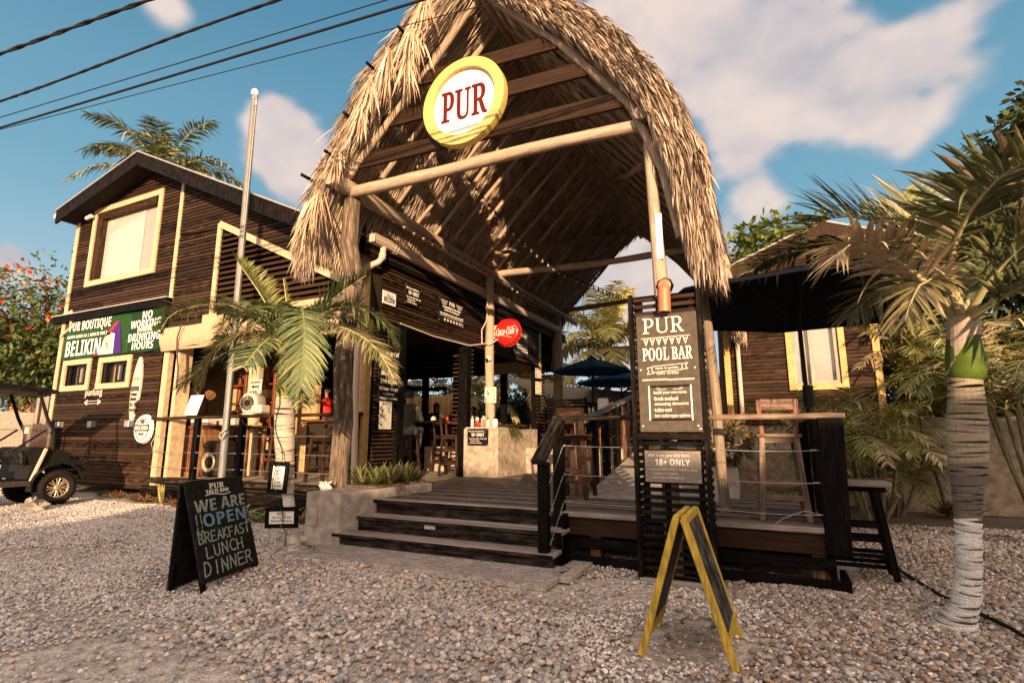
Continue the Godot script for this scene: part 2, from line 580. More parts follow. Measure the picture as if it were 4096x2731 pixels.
# how bare the ground is: 1 = sand, 0 = stones
func bare(x: float, z: float, f: FastNoiseLite) -> float:
	var nz := f.get_noise_2d(x * 60.0, z * 60.0)
	var n2 := f.get_noise_2d(x * 150.0 + 500.0, z * 150.0)
	var k := smoothstep(.08, .5, nz + n2 * .4) * .72
	k = maxf(k, 1.0 - smoothstep(.45, 1.0, Vector2((x + 1.5) / 1.05, (z + 4.7) / 1.0).length() + nz * .35))
	k = maxf(k, 1.0 - smoothstep(.5, 1.0, Vector2((x + .62) / .55, (z + 3.85) / .6).length() + nz * .5))
	k = maxf(k, 1.0 - smoothstep(.7, 1.15, Vector2((x + 3.45) / 1.15, (z + 1.75) / .75).length() + nz * .5))
	k = maxf(k, .85 * (1.0 - smoothstep(.5, 1.1, Vector2((x + 4.6) / 1.3, (z + 2.35) / .35).length() + nz * .6)))
	k = maxf(k, .9 * (1.0 - smoothstep(.6, 1.0, Vector2((x + 7.2) / .9, (z + 3.3) / .4).length() + nz * .4)))
	k = maxf(k, smoothstep(-7.6, -9.2, z) * (.75 + nz) if x > .6 else 0.0)
	return clampf(k, 0.0, 1.0)

func ground() -> void:
	var f := FastNoiseLite.new()
	f.seed = 3
	f.frequency = .012
	f.fractal_octaves = 3
	var xs := [-400.0, -150.0, -60.0, -30.0, -18.0]
	var x0 := -14.0
	while x0 < 5.0:
		xs.append(x0)
		x0 += .13
	xs.append_array([8.0, 14.0, 30.0, 80.0, 400.0])
	var zs := [-400.0, -120.0, -50.0, -25.0, -16.0]
	x0 = -13.0
	while x0 < .8:
		zs.append(x0)
		x0 += .13
	zs.append_array([2.0, 5.0, 12.0, 30.0, 100.0, 400.0])
	var st := b()
	var pts := []
	var cs := []
	for x in xs:
		var row := PackedVector3Array()
		var cr := PackedColorArray()
		for z in zs:
			row.append(Vector3(x, gh(x, z) - .012 + .012 * f.get_noise_2d(x * 160, z * 160), z))
			var k := bare(x, z, f)
			var e := f.get_noise_2d(x * 20 + 99, z * 20)
			var q := Color(.56, .49, .42).lerp(Color(.76, .65, .55), k)
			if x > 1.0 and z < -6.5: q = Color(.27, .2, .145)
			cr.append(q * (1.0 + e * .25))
		pts.append(row)
		cs.append(cr)
	for i in xs.size() - 1:
		for j in zs.size() - 1:
			var p := [pts[i][j + 1], pts[i + 1][j + 1], pts[i + 1][j], pts[i][j]]
			var q := [cs[i][j + 1], cs[i + 1][j + 1], cs[i + 1][j], cs[i][j]]
			for k in [0, 2, 1, 0, 3, 2]:
				st.col = q[k]
				st.put(p[k], Vector3.UP, Vector2.ZERO)
	structure("ground", st, M.ground)
	# loose stones
	var sp := SphereMesh.new()
	sp.radius = 1.0
	sp.height = 2.0
	sp.radial_segments = 6
	sp.rings = 3
	var a := sp.get_mesh_arrays()
	var vs: PackedVector3Array = a[Mesh.ARRAY_VERTEX]
	var g := FastNoiseLite.new()
	g.seed = 70
	g.frequency = .9
	for i in vs.size(): vs[i] = vs[i] * (1.0 + .42 * g.get_noise_3dv(vs[i]))
	a[Mesh.ARRAY_VERTEX] = vs
	var sm := SurfaceTool.new()
	sm.create_from_arrays(a)
	sm.deindex()
	sm.set_smooth_group(-1)
	sm.generate_normals()
	var where := []
	var tone := []
	var warm := [Color(.42, .35, .30), Color(.33, .28, .245), Color(.40, .355, .32), Color(.26, .235, .225), Color(.55, .47, .40), Color(.31, .295, .285), Color(.46, .33, .24), Color(.52, .48, .44)]
	var pale := [Color(.62, .56, .50), Color(.54, .48, .43), Color(.70, .64, .58), Color(.42, .37, .34), Color(.58, .51, .45)]
	var brown := [Color(.24, .18, .14), Color(.19, .155, .135), Color(.31, .22, .16), Color(.30, .255, .22), Color(.46, .40, .35), Color(.22, .195, .18), Color(.36, .23, .14), Color(.40, .35, .31)]
	var grey := [Color(.48, .43, .39), Color(.38, .345, .32), Color(.44, .39, .345), Color(.33, .305, .29), Color(.58, .525, .47)]
	var gr := RandomNumberGenerator.new()
	gr.seed = 99
	for n in 400000:
		var x := gr.randf_range(-14.0, 4.0)
		var z := gr.randf_range(-10.0, -1.6)
		var e := f.get_noise_2d(x * 45 + 300, z * 45)
		var set_: Array
		var sz: float
		var keep: float
		# view-independent zones of the yard
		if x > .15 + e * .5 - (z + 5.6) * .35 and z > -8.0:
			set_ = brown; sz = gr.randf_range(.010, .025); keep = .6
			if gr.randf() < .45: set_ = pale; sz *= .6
		elif x > -1.35 + e * .7 and z > -6.0:
			set_ = pale; sz = gr.randf_range(.005, .015); keep = 1.0
			if gr.randf() < .08: set_ = brown; sz *= 1.6
			if z < -4.9 and x > -.5: set_ = brown; sz *= 1.5
		elif x > -4.3 + e * 1.2 + (z + 3.5) * .5:
			set_ = warm; sz = gr.randf_range(.007, .024); keep = .85
			sz = sz * sz / .02 if sz < .02 else sz
		elif x > .6 and z < -6.5:
			set_ = pale; sz = gr.randf_range(.010, .022); keep = .5
		else:
			set_ = grey; sz = gr.randf_range(.007, .016); keep = 1.0
			if gr.randf() < .06: set_ = warm; sz *= 1.4
		if gr.randf() > keep: continue
		if gr.randf() < bare(x, z, f) * .97: 
			if gr.randf() > .06: continue
		if on_paving(x, z): continue
		if z < -6.0 and x < .7: continue
		var bs := Basis(Vector3.UP, gr.randf() * TAU) * Basis(Vector3.RIGHT, gr.randf_range(-.4, .4)) * Basis(Vector3.FORWARD, gr.randf_range(-.4, .4))
		bs = bs * Basis.from_scale(Vector3(gr.randf_range(.9, 1.35), gr.randf_range(.5, .8), gr.randf_range(.75, 1.0)) * sz) * Basis(Vector3.RIGHT, gr.randi() % 4 * PI)
		where.append(Transform3D(bs, Vector3(x, gh(x, z) + sz * gr.randf_range(-.1, .5), z)))
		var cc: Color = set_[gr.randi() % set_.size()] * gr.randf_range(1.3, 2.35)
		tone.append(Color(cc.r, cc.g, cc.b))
	var mm := MultiMesh.new()
	mm.transform_format = MultiMesh.TRANSFORM_3D
	mm.use_colors = true
	mm.mesh = sm.commit()
	mm.instance_count = where.size()
	for i in where.size():
		mm.set_instance_transform(i, where[i])
		mm.set_instance_color(i, tone[i])
	var o := MultiMeshInstance3D.new()
	o.name = "gravel"
	o.multimesh = mm
	o.material_override = M.stone
	add_child(o)
	tag(o, "loose grey, tan and brown stones covering the yard", "gravel")
	stuff(o)

# ---------------------------------------------------------------- boards laid edge over edge on a wall
# org + ux * x + up * y; range_at(y) gives the wall's left and right end; holes are [x0, x1, y0, y1]
func siding(parent: Node3D, org: Vector3, ux: Vector3, y0: float, y1: float, pitch: float, range_at: Callable, holes: Array, mats: Array, out := .016) -> void:
	var nz := ux.cross(Vector3.UP)
	var y := y0
	while y < y1 - .01:
		var ya := y
		var yb := minf(y + pitch, y1)
		var r0: Vector2 = range_at.call(ya)
		var r1: Vector2 = range_at.call(yb)
		y += pitch
		var segs := [[r0.x, r0.y, r1.x, r1.y]]
		for h in holes:
			if (ya + yb) * .5 < h[2] or (ya + yb) * .5 > h[3]: continue
			var nxt := []
			for s in segs:
				if h[1] <= s[0] or h[0] >= s[1]:
					nxt.append(s)
					continue
				if h[0] > s[0]: nxt.append([s[0], h[0], s[2], h[0]])
				if h[1] < s[1]: nxt.append([h[1], s[1], h[1], s[3]])
			segs = nxt
		var cutup := []
		for s in segs:
			if s[1] - s[0] > 2.2 and rng.randf() < .4:
				var at: float = lerpf(s[0], s[1], rng.randf_range(.25, .75))
				cutup.append([s[0], at - .002, s[2], at - .002])
				cutup.append([at + .002, s[1], at + .002, s[3]])
			else: cutup.append(s)
		segs = cutup
		for s in segs:
			if s[1] - s[0] < .03: continue
			var x := b()
			var off := Vector2(rng.randf() * 6, rng.randf() * 6)
			var o0 := out + rng.randf_range(-.002, .003)
			var w := rng.randf_range(-.002, .002)
			var p := func(px: float, py: float, o: float) -> Vector3: return org + ux * px + Vector3.UP * py + nz * o
			var t1: float = maxf(s[3], s[2] + .001)
			var g: float = ya + pitch * .17
			var tb: float = lerpf(ya, yb, .86)
			var tx: float = lerpf(s[1], t1, .86)
			var tl: float = lerpf(s[0], s[2], .86)
			x.quv(p.call(s[0], ya, -.008), p.call(s[1], ya, -.008), p.call(s[1], g, -.008), p.call(s[0], g, -.008), off + Vector2(0, s[0]), off + Vector2(0, s[1]), off + Vector2(.02, s[1]), off + Vector2(.02, s[0]))
			x.quv(p.call(s[0], g + w, -.008), p.call(s[1], g - w, -.008), p.call(s[1], g - w, o0), p.call(s[0], g + w, o0), off + Vector2(0, s[0]), off + Vector2(0, s[1]), off + Vector2(.02, s[1]), off + Vector2(.02, s[0]))
			x.quv(p.call(s[0], g + w, o0), p.call(s[1], g - w, o0), p.call(tx, tb, o0 - .003), p.call(tl, tb, o0 - .003), off + Vector2(0, s[0]), off + Vector2(0, s[1]), off + Vector2(pitch, t1), off + Vector2(pitch, s[2]))
			x.quv(p.call(tl, tb, o0 - .003), p.call(tx, tb, o0 - .003), p.call(t1, yb, -.008), p.call(s[2], yb, -.008), off + Vector2(0, s[0]), off + Vector2(0, s[1]), off + Vector2(.02, s[1]), off + Vector2(.02, s[0]))
			part(parent, "board", x, mats[rng.randi() % mats.size()])

# a flat frame of four boards round a rectangle in a wall
func frame(parent: Node3D, called: String, org: Vector3, ux: Vector3, x0: float, x1: float, y0: float, y1: float, w: float, th: float, m: Material) -> void:
	var nz := ux.cross(Vector3.UP)
	var x := b()
	var bs := Basis(ux, Vector3.UP, nz)
	x.box(Transform3D(bs, org + ux * (x0 + w * .5) + Vector3.UP * (y0 + y1) * .5 + nz * th * .5), Vector3(w, y1 - y0, th), .004)
	x.box(Transform3D(bs, org + ux * (x1 - w * .5) + Vector3.UP * (y0 + y1) * .5 + nz * th * .5), Vector3(w, y1 - y0, th), .004)
	x.box(Transform3D(bs, org + ux * (x0 + x1) * .5 + Vector3.UP * (y1 - w * .5) + nz * th * .5), Vector3(x1 - x0 - 2 * w, w, th - .003), .004)
	x.box(Transform3D(bs, org + ux * (x0 + x1) * .5 + Vector3.UP * (y0 + w * .5) + nz * th * .5), Vector3(x1 - x0 - 2 * w, w, th - .003), .004)
	part(parent, called, x, m)

func prism(x: B, poly: Array, z0: float, z1: float) -> void:
	var n := poly.size()
	for i in range(1, n - 1):
		x.tri(Vector3(poly[0][0], poly[0][1], z1), Vector3(poly[i][0], poly[i][1], z1), Vector3(poly[i + 1][0], poly[i + 1][1], z1))
		x.tri(Vector3(poly[0][0], poly[0][1], z0), Vector3(poly[i + 1][0], poly[i + 1][1], z0), Vector3(poly[i][0], poly[i][1], z0))
	for i in n:
		var p: Array = poly[i]
		var q: Array = poly[(i + 1) % n]
		x.quad(Vector3(p[0], p[1], z0), Vector3(q[0], q[1], z0), Vector3(q[0], q[1], z1), Vector3(p[0], p[1], z1))

const W := -6.6
const PEAK := Vector2(-12.09, 7.44)

func roof_y(x: float) -> float:
	return PEAK.y + (.25 if x < PEAK.x else -.465) * (x - PEAK.x)

func left_house() -> void:
	var h := thing("wooden_house", "tall dark clapboard house with cream trim and a gable roof, left of the thatched gate", "house", Vector3(-10.2, 0, -10))
	var U := Vector3.RIGHT
	var O := Vector3(0, 0, W)
	# carcass behind the boards
	var x := b()
	prism(x, [[-15.1, .25], [-11.05, .25], [-11.05, 2.32], [-15.1, 2.32]], W - .2, W - .03)
	prism(x, [[-15.1, 2.32], [-14.85, 2.32], [-14.85, 3.0], [-15.1, 3.0]], W - .2, W - .03)
	prism(x, [[-13.8, 2.32], [-13.25, 2.32], [-13.25, 3.0], [-13.8, 3.0]], W - .2, W - .03)
	prism(x, [[-12.25, 2.32], [-11.05, 2.32], [-11.05, 3.0], [-12.25, 3.0]], W - .2, W - .03)
	prism(x, [[-15.1, 3.0], [-11.05, 3.0], [-11.05, 4.8], [-15.1, 4.8]], W - .2, W - .03)
	prism(x, [[-15.1, 4.8], [-14.25, 4.8], [-14.25, 6.6], [-15.1, 6.6]], W - .2, W - .03)
	prism(x, [[-11.85, 4.8], [-11.05, 4.8], [-11.05, 6.6], [-11.85, 6.6]], W - .2, W - .03)
	prism(x, [[-15.1, 6.6], [-11.05, 6.6], [-11.05, 6.8], [PEAK.x, 7.32], [-15.1, 6.66]], W - .2, W - .03)
	prism(x, [[-11.05, 3.45], [-9.65, 3.45], [-9.65, 6.18], [-11.05, 6.84]], W - .2, W - .03)
	prism(x, [[-9.65, 5.5], [-5.85, 3.68], [-5.72, 3.68], [-5.72, 4.4], [-9.65, 6.18]], W - .2, W - .03)
	prism(x, [[-15.1, .25], [-14.95, .25], [-14.95, 6.6], [-15.1, 6.6]], -15.0, W - .2)
	prism(x, [[-14.95, .25], [-5.8, .25], [-5.8, 1.35], [-14.5, 1.35]], -15.0, -14.8)
	prism(x, [[-14.5, 3.2], [-5.8, 3.2], [-5.8, 4.3], [PEAK.x, 7.2], [-14.95, 6.6]], -15.0, -14.8)
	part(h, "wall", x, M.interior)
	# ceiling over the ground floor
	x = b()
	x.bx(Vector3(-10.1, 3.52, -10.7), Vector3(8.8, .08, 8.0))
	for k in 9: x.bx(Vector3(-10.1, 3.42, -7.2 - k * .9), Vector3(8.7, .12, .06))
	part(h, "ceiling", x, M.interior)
	x = b()
	x.bx(Vector3(-10.1, .44, -10.9), Vector3(8.8, .1, 8.2))
	part(h, "floor", x, M.concretewarm)
	# boards
	siding(h, O, U, .31, 7.30, .0745, func(y: float) -> Vector2: return Vector2(maxf(-14.6, PEAK.x - (7.34 - y) / .25) if y > 6.6 else -15.03, minf(-11.1, PEAK.x + (7.34 - y) / .465)), [[-14.28, -11.85, 4.85, 6.6], [-14.72, -13.78, 2.38, 2.94], [-13.27, -12.23, 2.38, 2.92]], M.siding)
	siding(h, O, U, 3.62, 6.74, .0745, func(y: float) -> Vector2:
		var lo := -11.0
		if y < 5.42: lo = -9.6 + (5.42 - y) / .475 if y > 3.7 else -5.9
		var hi := minf(-5.92, PEAK.x + (7.34 - y) / .465)
		return Vector2(minf(lo, hi), hi), [], M.siding)
	siding(h, O, U, 3.62, 5.42, .0745, func(y: float) -> Vector2: return Vector2(-11.0, -9.78), [], M.siding)
	# trims
	for t in [[-15.1, .25, 6.72, .13], [-11.05, 4.05, 6.80, .10], [-9.7, 3.62, 5.52, .11]]:
		x = b()
		x.bx(Vector3(t[0], (t[1] + t[2]) * .5, W + .012), Vector3(t[3], t[2] - t[1], .045), .004)
		part(h, "trim", x, M.cream)
	x = b()
	x.bx(Vector3(-10.95, 1.72, W - .02), Vector3(.16, 2.8, .11), .005)
	part(h, "trim", x, M.cream)
	x = b()
	x.bx(Vector3(-10.66, 1.8, W - .16), Vector3(.10, 2.62, .28), .004)
	part(h, "trim", x, M.cream)
	x = b()
	x.bx(Vector3(-5.80, 2.42, W + .0), Vector3(.17, 3.9, .13), .005)
	part(h, "corner_post", x, M.yellowpost)
	# louvred gable vent
	x = b()
	x.beam(Vector3(-9.7, 5.50, W + .02), Vector3(-5.86, 3.66, W + .02), Vector3(0, 0, 1), .05, .13)
	part(h, "louvre_trim", x, M.cream)
	x = b()
	x.bx(Vector3(-7.9, 3.55, W + .01), Vector3(4.05, .17, .07), .004)
	part(h, "header_beam", x, M.cream)
	var y := 3.69
	while y < 5.32:
		var x1 := -9.62 + (5.40 - y) / .479
		x = b()
		x.box(Transform3D(Basis(Vector3.RIGHT, .75), Vector3((-9.63 + x1) * .5, y, W - .03)), Vector3(x1 + 9.63, .012, .15))
		part(h, "louvre_slat", x, M.siding[3])
		y += .112
	# storey ledge with white flashing above the banner
	x = b()
	x.bx(Vector3(-13.2, 4.02, W + .07), Vector3(4.4, .16, .14), .005)
	part(h, "storey_ledge", x, M.black)
	x = b()
	x.bx(Vector3(-13.2, 4.108, W + .08), Vector3(4.45, .012, .17))
	part(h, "flashing", x, M.white)
	x = b()
	x.tube(PackedVector3Array([Vector3(-14.95, 4.13, W + .08), Vector3(-14.7, 4.2, W + .08), Vector3(-14.62, 3.95, W + .1), Vector3(-14.72, 3.8, W + .05), Vector3(-15.1, 3.62, W + .05)]), PackedFloat32Array([.03]), 8)
	part(h, "drain_pipe", x, M.pipe)
	# big upper window with a drawn blind
	frame(h, "window_frame", O, U, -14.42, -11.72, 4.75, 6.70, .13, .05, M.cream)
	x = b()
	x.bx(Vector3(-14.2, 5.72, W - .07), Vector3(.17, 1.72, .14)); x.bx(Vector3(-13.05, 6.5, W - .07), Vector3(2.1, .13, .14))
	part(h, "window_reveal", x, M.stool)
	x = b()
	x.bx(Vector3(-13.35, 5.67, W - .13), Vector3(1.55, 1.6, .006))
	part(h, "blind", x, M.blind)
	x = b()
	x.bx(Vector3(-12.22, 5.67, W - .14), Vector3(.7, 1.6, .006))  # darker strip behind the glass gives the pane a second tone
	part(h, "blind", x, M.panetan)
	x = b()
	x.bx(Vector3(-13.0, 5.67, W - .095), Vector3(2.25, 1.6, .006))
	part(h, "window_pane", x, M.glass)
	# two sliding windows
	for q in [[-14.83, -13.68, 2.30, 3.02], [-13.36, -12.14, 2.30, 3.0]]:
		frame(h, "window_frame", O, U, q[0], q[1], q[2], q[3], .12, .05, M.cream)
		frame(h, "window_sash", O - Vector3(0, 0, .08), U, q[0] + .12, q[1] - .12, q[2] + .11, q[3] - .11, .035, .05, M.blackplastic)
		var c: float = (q[0] + q[1]) * .5
		frame(h, "window_sash", O - Vector3(0, 0, .05), U, c - .03, q[1] - .15, q[2] + .14, q[3] - .14, .05, .03, M.blackplastic)
		x = b()
		x.bx(Vector3(c, (q[2] + q[3]) * .5, W - .1), Vector3(.9, .5, .006))
		part(h, "window_pane", x, M.glass)
		x = b()
		x.bx(Vector3(c - .25, (q[2] + q[3]) * .5, W - .17), Vector3(.2, .5, .01))
		part(h, "curtain", x, M.canvas)
	# roof: two slopes, fascia, eaves
	var zf := -6.15
	var zb := -15.3
	for s in [[-15.25, PEAK.x], [PEAK.x, -5.52]]:
		var a := Vector2(s[0], roof_y(s[0]))
		var e := Vector2(s[1], roof_y(s[1]))
		x = b()
		prism(x, [[a.x, a.y], [e.x, e.y], [e.x, e.y + .035], [a.x, a.y + .035]], zb, zf + .03)
		part(h, "roof", x, M.roofmetal)
		x = b()
		prism(x, [[a.x, a.y - .30], [e.x, e.y - .30], [e.x, e.y], [a.x, a.y]], zf - .045, zf)
		part(h, "fascia", x, M.dark)
		x = b()
		prism(x, [[a.x + .05, a.y - .2], [e.x, e.y - .2], [e.x, e.y - .17], [a.x + .05, a.y - .17]], zb, zf - .045)
		part(h, "soffit", x, M.interior)
	x = b()
	x.bx(Vector3(-15.3, roof_y(-15.25) - .1, -10.6), Vector3(.12, .12, 8.9), .01)
	part(h, "gutter", x, M.offwhite)
	# side fascia along the right eave
	x = b()
	x.bx(Vector3(-5.56, 4.24, -10.75), Vector3(.05, .26, 9.2), .004)
	part(h, "fascia", x, M.dark)
	x = b()
	x.bx(Vector3(-5.95, 4.52, zf + .012), Vector3(.9, .3, .03), .004)
	part(h, "fascia", x, M.beamwood)
	# small camera under the eave
	var k := thing("security_camera", "small white security camera under the eave of the tall clapboard house", "camera", Vector3(-14.4, 6.5, W + .05))
	x = b()
	x.rod(Vector3(-14.4, 6.5, W + .02), Vector3(-14.4, 6.47, W + .14), .02)
	part(k, "bracket", x, M.white)
	x = b()
	x.rod(Vector3(-14.52, 6.46, W + .14), Vector3(-14.32, 6.49, W + .14), .045)
	part(k, "camera_body", x, M.white)
	house_signs()
	side_wall(h)

func house_signs() -> void:
	var X := Vector3.RIGHT
	var Y := Vector3.UP
	# vinyl banner
	var t := thing("banner", "green vinyl banner with white lettering above the two small windows", "banner", Vector3(-13.0, 3.0, W + .05))
	var x := b()
	var p := []
	for i in 25:
		for j in 7:
			var u := i / 24.0
			var v := j / 6.0
			p.append(Vector3(lerpf(-14.9, -11.12, u), lerpf(3.04, 3.94, v) + .012 * sin(u * 21.0), W + .045 + .008 * sin(u * 17 + v * 5)))
	for i in 24:
		for j in 6:
			x.quad(p[i * 7 + j], p[i * 7 + j + 7], p[i * 7 + j + 8], p[i * 7 + j + 1])
	part(t, "banner_sheet", x, M.greenvinyl)
	var zz := W + .058
	x = b()
	x.bx(Vector3(-11.72, 3.49, zz), Vector3(1.14, .84, .004))
	part(t, "printed_panel", x, M.greendark)
	zz += .004
	var at := func(u: float, v: float) -> Vector3: return Vector3(lerpf(-14.9, -11.12, u), lerpf(3.04, 3.94, v), zz)
	text(t, "PUR BOUTIQUE", at.call(.272, .82), X, Y, 1.68, .27, M.white)
	text(t, "HAPPY HOUR 3-5 | ADULTS ONLY", at.call(.252, .565), X, Y, 1.62, .10, M.white)
	text(t, "BELIKIN", at.call(.225, .27), X, Y, 1.42, .36, M.white)
	for l in [["NO", .845, .87, .34, .17], ["WORKING", .835, .665, 1.04, .17], ["DURING", .835, .52, .5, .09], ["DRINKING", .835, .35, 1.1, .18], ["HOURS", .83, .14, .74, .17]]:
		text(t, l[0], at.call(l[1], l[2]), X, Y, l[3], l[4], M.white)
	x = b()
	for q in [[.44, .02, .50, .62, .575, .80, .62, .02]]:
		x.quad(at.call(.43, .03) - Vector3(0, 0, .003), at.call(.63, .03) - Vector3(0, 0, .003), at.call(.585, .82) - Vector3(0, 0, .003), at.call(.55, .78) - Vector3(0, 0, .003))
	part(t, "printed_flag", x, mat(.06, .02, .16, .5))
	x = b()
	x.quad(at.call(.43, .42), at.call(.50, .52), at.call(.575, .83), at.call(.535, .80))
	x.quad(at.call(.355, .03), at.call(.40, .03), at.call(.42, .12), at.call(.37, .14))
	part(t, "printed_flag", x, mat(.5, .015, .02, .5))
	x = b()
	x.quad(at.call(.40, .03), at.call(.55, .03), at.call(.545, .52), at.call(.47, .58))
	part(t, "printed_flag", x, M.white)
	x = b()
	x.lathe(Transform3D(Basis(Vector3.RIGHT, PI / 2), at.call(.485, .28)), [Vector2(.2, 0), Vector2(.2, .006), Vector2(.17, .007), Vector2(0, .0075)], 24)
	part(t, "printed_cap", x, M.offwhite)
	x = b()
	for l in [[-.02, .0, .03, .07], [.02, -.06, .05, .03]]:
		x.bx(at.call(.485, .28) + Vector3(l[0], l[1], .009), Vector3(l[2], l[3], .002))
	part(t, "printed_crest", x, M.maroon)
	# painted parking notice
	x = b()
	x.bx(Vector3(-13.42, 1.995, W + .022), Vector3(.40, .012, .006)); x.bx(Vector3(-13.42, 2.05, W + .022), Vector3(.40, .012, .006))
	for s in [-1, 1]:
		x.tri(Vector3(-13.42 + s * .34, 2.022, W + .026), Vector3(-13.42 + s * .2, 2.022 + s * .07, W + .026), Vector3(-13.42 + s * .2, 2.022 - s * .07, W + .026))
	var pk := thing("parking_notice", "small painted parking notice with a double arrow on the clapboards", "sign", Vector3(-13.42, 2.0, W + .02))
	part(pk, "double_arrow", x, M.offwhite)
	text(pk, "parking", Vector3(-13.42, 2.22, W + .022), X, Y, .66, .2, M.offwhite)
	text(pk, "i", Vector3(-13.4, 2.41, W + .022), X, Y, .04, .09, M.offwhite)
	# surfboard
	var sb := thing("surfboard_sign", "cream surfboard with a bite cut from its edge, hung upright on the clapboards", "sign", Vector3(-11.85, 1.6, W + .05))
	x = b()
	var L := PackedVector2Array()
	var N := 30
	for i in N + 1:
		var v := i / float(N)
		var hw := .165 * pow(sin(PI * clampf(v * .96 + .02, 0, 1)), .55)
		L.append(Vector2(hw, v))
	for i in N:
		for s in [-1.0, 1.0]:
			var a: Vector2 = L[i]
			var e: Vector2 = L[i + 1]
			var bite := func(q: Vector2) -> float:
				if s > 0 and q.y > .13 and q.y < .32: return q.x * (.28 + .1 * absf(sin(q.y * 70.0)))
				return q.x
			var xa := -11.85 + (a.y - .5) * .06
			var xe := -11.85 + (e.y - .5) * .06
			var pa := Vector3(xa, 1.58 + a.y * 1.34, W + .06)
			var pe := Vector3(xe, 1.58 + e.y * 1.34, W + .06)
			var oa := Vector3(bite.call(a) * s, 0, -.02)
			var oe := Vector3(bite.call(e) * s, 0, -.02)
			if s > 0: x.quad(pa, pa + oa, pe + oe, pe)
			else: x.quad(pa + oa, pa, pe, pe + oe)
			if s > 0: x.quad(pa + oa, pa + oa - Vector3(0, 0, .03), pe + oe - Vector3(0, 0, .03), pe + oe)
	part(sb, "board_panel", x, M.offwhite)
	for l in [["happy", 2.14, .2], ["hour", 2.05, .2], ["3-5", 1.93, .24]]:
		text(sb, l[0], Vector3(-11.85, l[1], W + .062), X, Y, l[2], .075, M.black)
	x = b()
	x.bx(Vector3(-11.85, 2.26, W + .0625), Vector3(.27, .1, .003))
	x.bx(Vector3(-11.86, 1.82, W + .0625), Vector3(.24, .05, .003))
	part(sb, "printed_band", x, M.signgrey)
	text(sb, "TACO BAR", Vector3(-11.84, 2.46, W + .062), X, Y, .22, .05, M.yellowpost)
	# round bottle cap sign
	var c := Vector3(-11.38, 1.43, W + .03)
	var o := thing("bottle_cap_sign", "round white bottle cap beer sign low on the clapboards beside the cream post", "sign", c)
	var cap := func(rad: float, z: float, teeth: bool) -> B:
		var y := b()
		var n := 42
		for i in n:
			var a0 := TAU * i / n
			var a1 := TAU * (i + 1) / n
			var r0 := rad * (1.0 + (.025 * cos(a0 * 21) if teeth else .0))
			var r1 := rad * (1.0 + (.025 * cos(a1 * 21) if teeth else .0))
			var q0 := Vector3(cos(a0) * r0, sin(a0) * r0, 0)
			var q1 := Vector3(cos(a1) * r1, sin(a1) * r1, 0)
			y.tri(c + Vector3(0, 0, z), c + q0 * .93 + Vector3(0, 0, z), c + q1 * .93 + Vector3(0, 0, z))
			y.quad(c + q0 * 1.02, c + q1 * 1.02, c + q1 * .93 + Vector3(0, 0, z), c + q0 * .93 + Vector3(0, 0, z))
		return y
	part(o, "cap_face", cap.call(.285, .06, true), M.white)
	for k in [[.22, .205], [.19, .182]]:
		x = b()
		for i in 40:
			var a0 := TAU * i / 40
			var a1 := TAU * (i + 1) / 40
			var d0 := Vector3(cos(a0), sin(a0), 0)
			var d1 := Vector3(cos(a1), sin(a1), 0)
			var f := c + Vector3(0, 0, .064)
			x.quad(f + d0 * k[1], f + d0 * k[0], f + d1 * k[0], f + d1 * k[1])
		part(o, "printed_ring", x, M.greendark)
	x = b()
	x.bx(c + Vector3(0, .02, .0665), Vector3(.47, .125, .004))
	part(o, "printed_band", x, M.greendark)
	text(o, "BELIKIN", c + Vector3(0, .02, .069), X, Y, .40, .075, M.white)
	text(o, "BEER", c + Vector3(0, -.1, .065), X, Y, .17, .05, M.greendark)
	x = b()
	x.bx(c + Vector3(0, .14, .066), Vector3(.13, .06, .003)); x.bx(c + Vector3(0, .18, .066), Vector3(.09, .02, .003))
	part(o, "printed_emblem", x, M.signgrey)
	# three square wall lights
	var xs := [-14.55, -13.24, -11.88]
	var lb := ["small grey box light at the left edge of the clapboard wall", "small grey box light below the painted parking notice", "small grey box light below the surfboard"]
	for i in 3:
		x = b()
		x.bx(Vector3(xs[i], 1.54, W + .07), Vector3(.15, .13, .11), .006)
		one("wall_light", x, M.steel, lb[i], "wall light", "box lights along the clapboard wall")

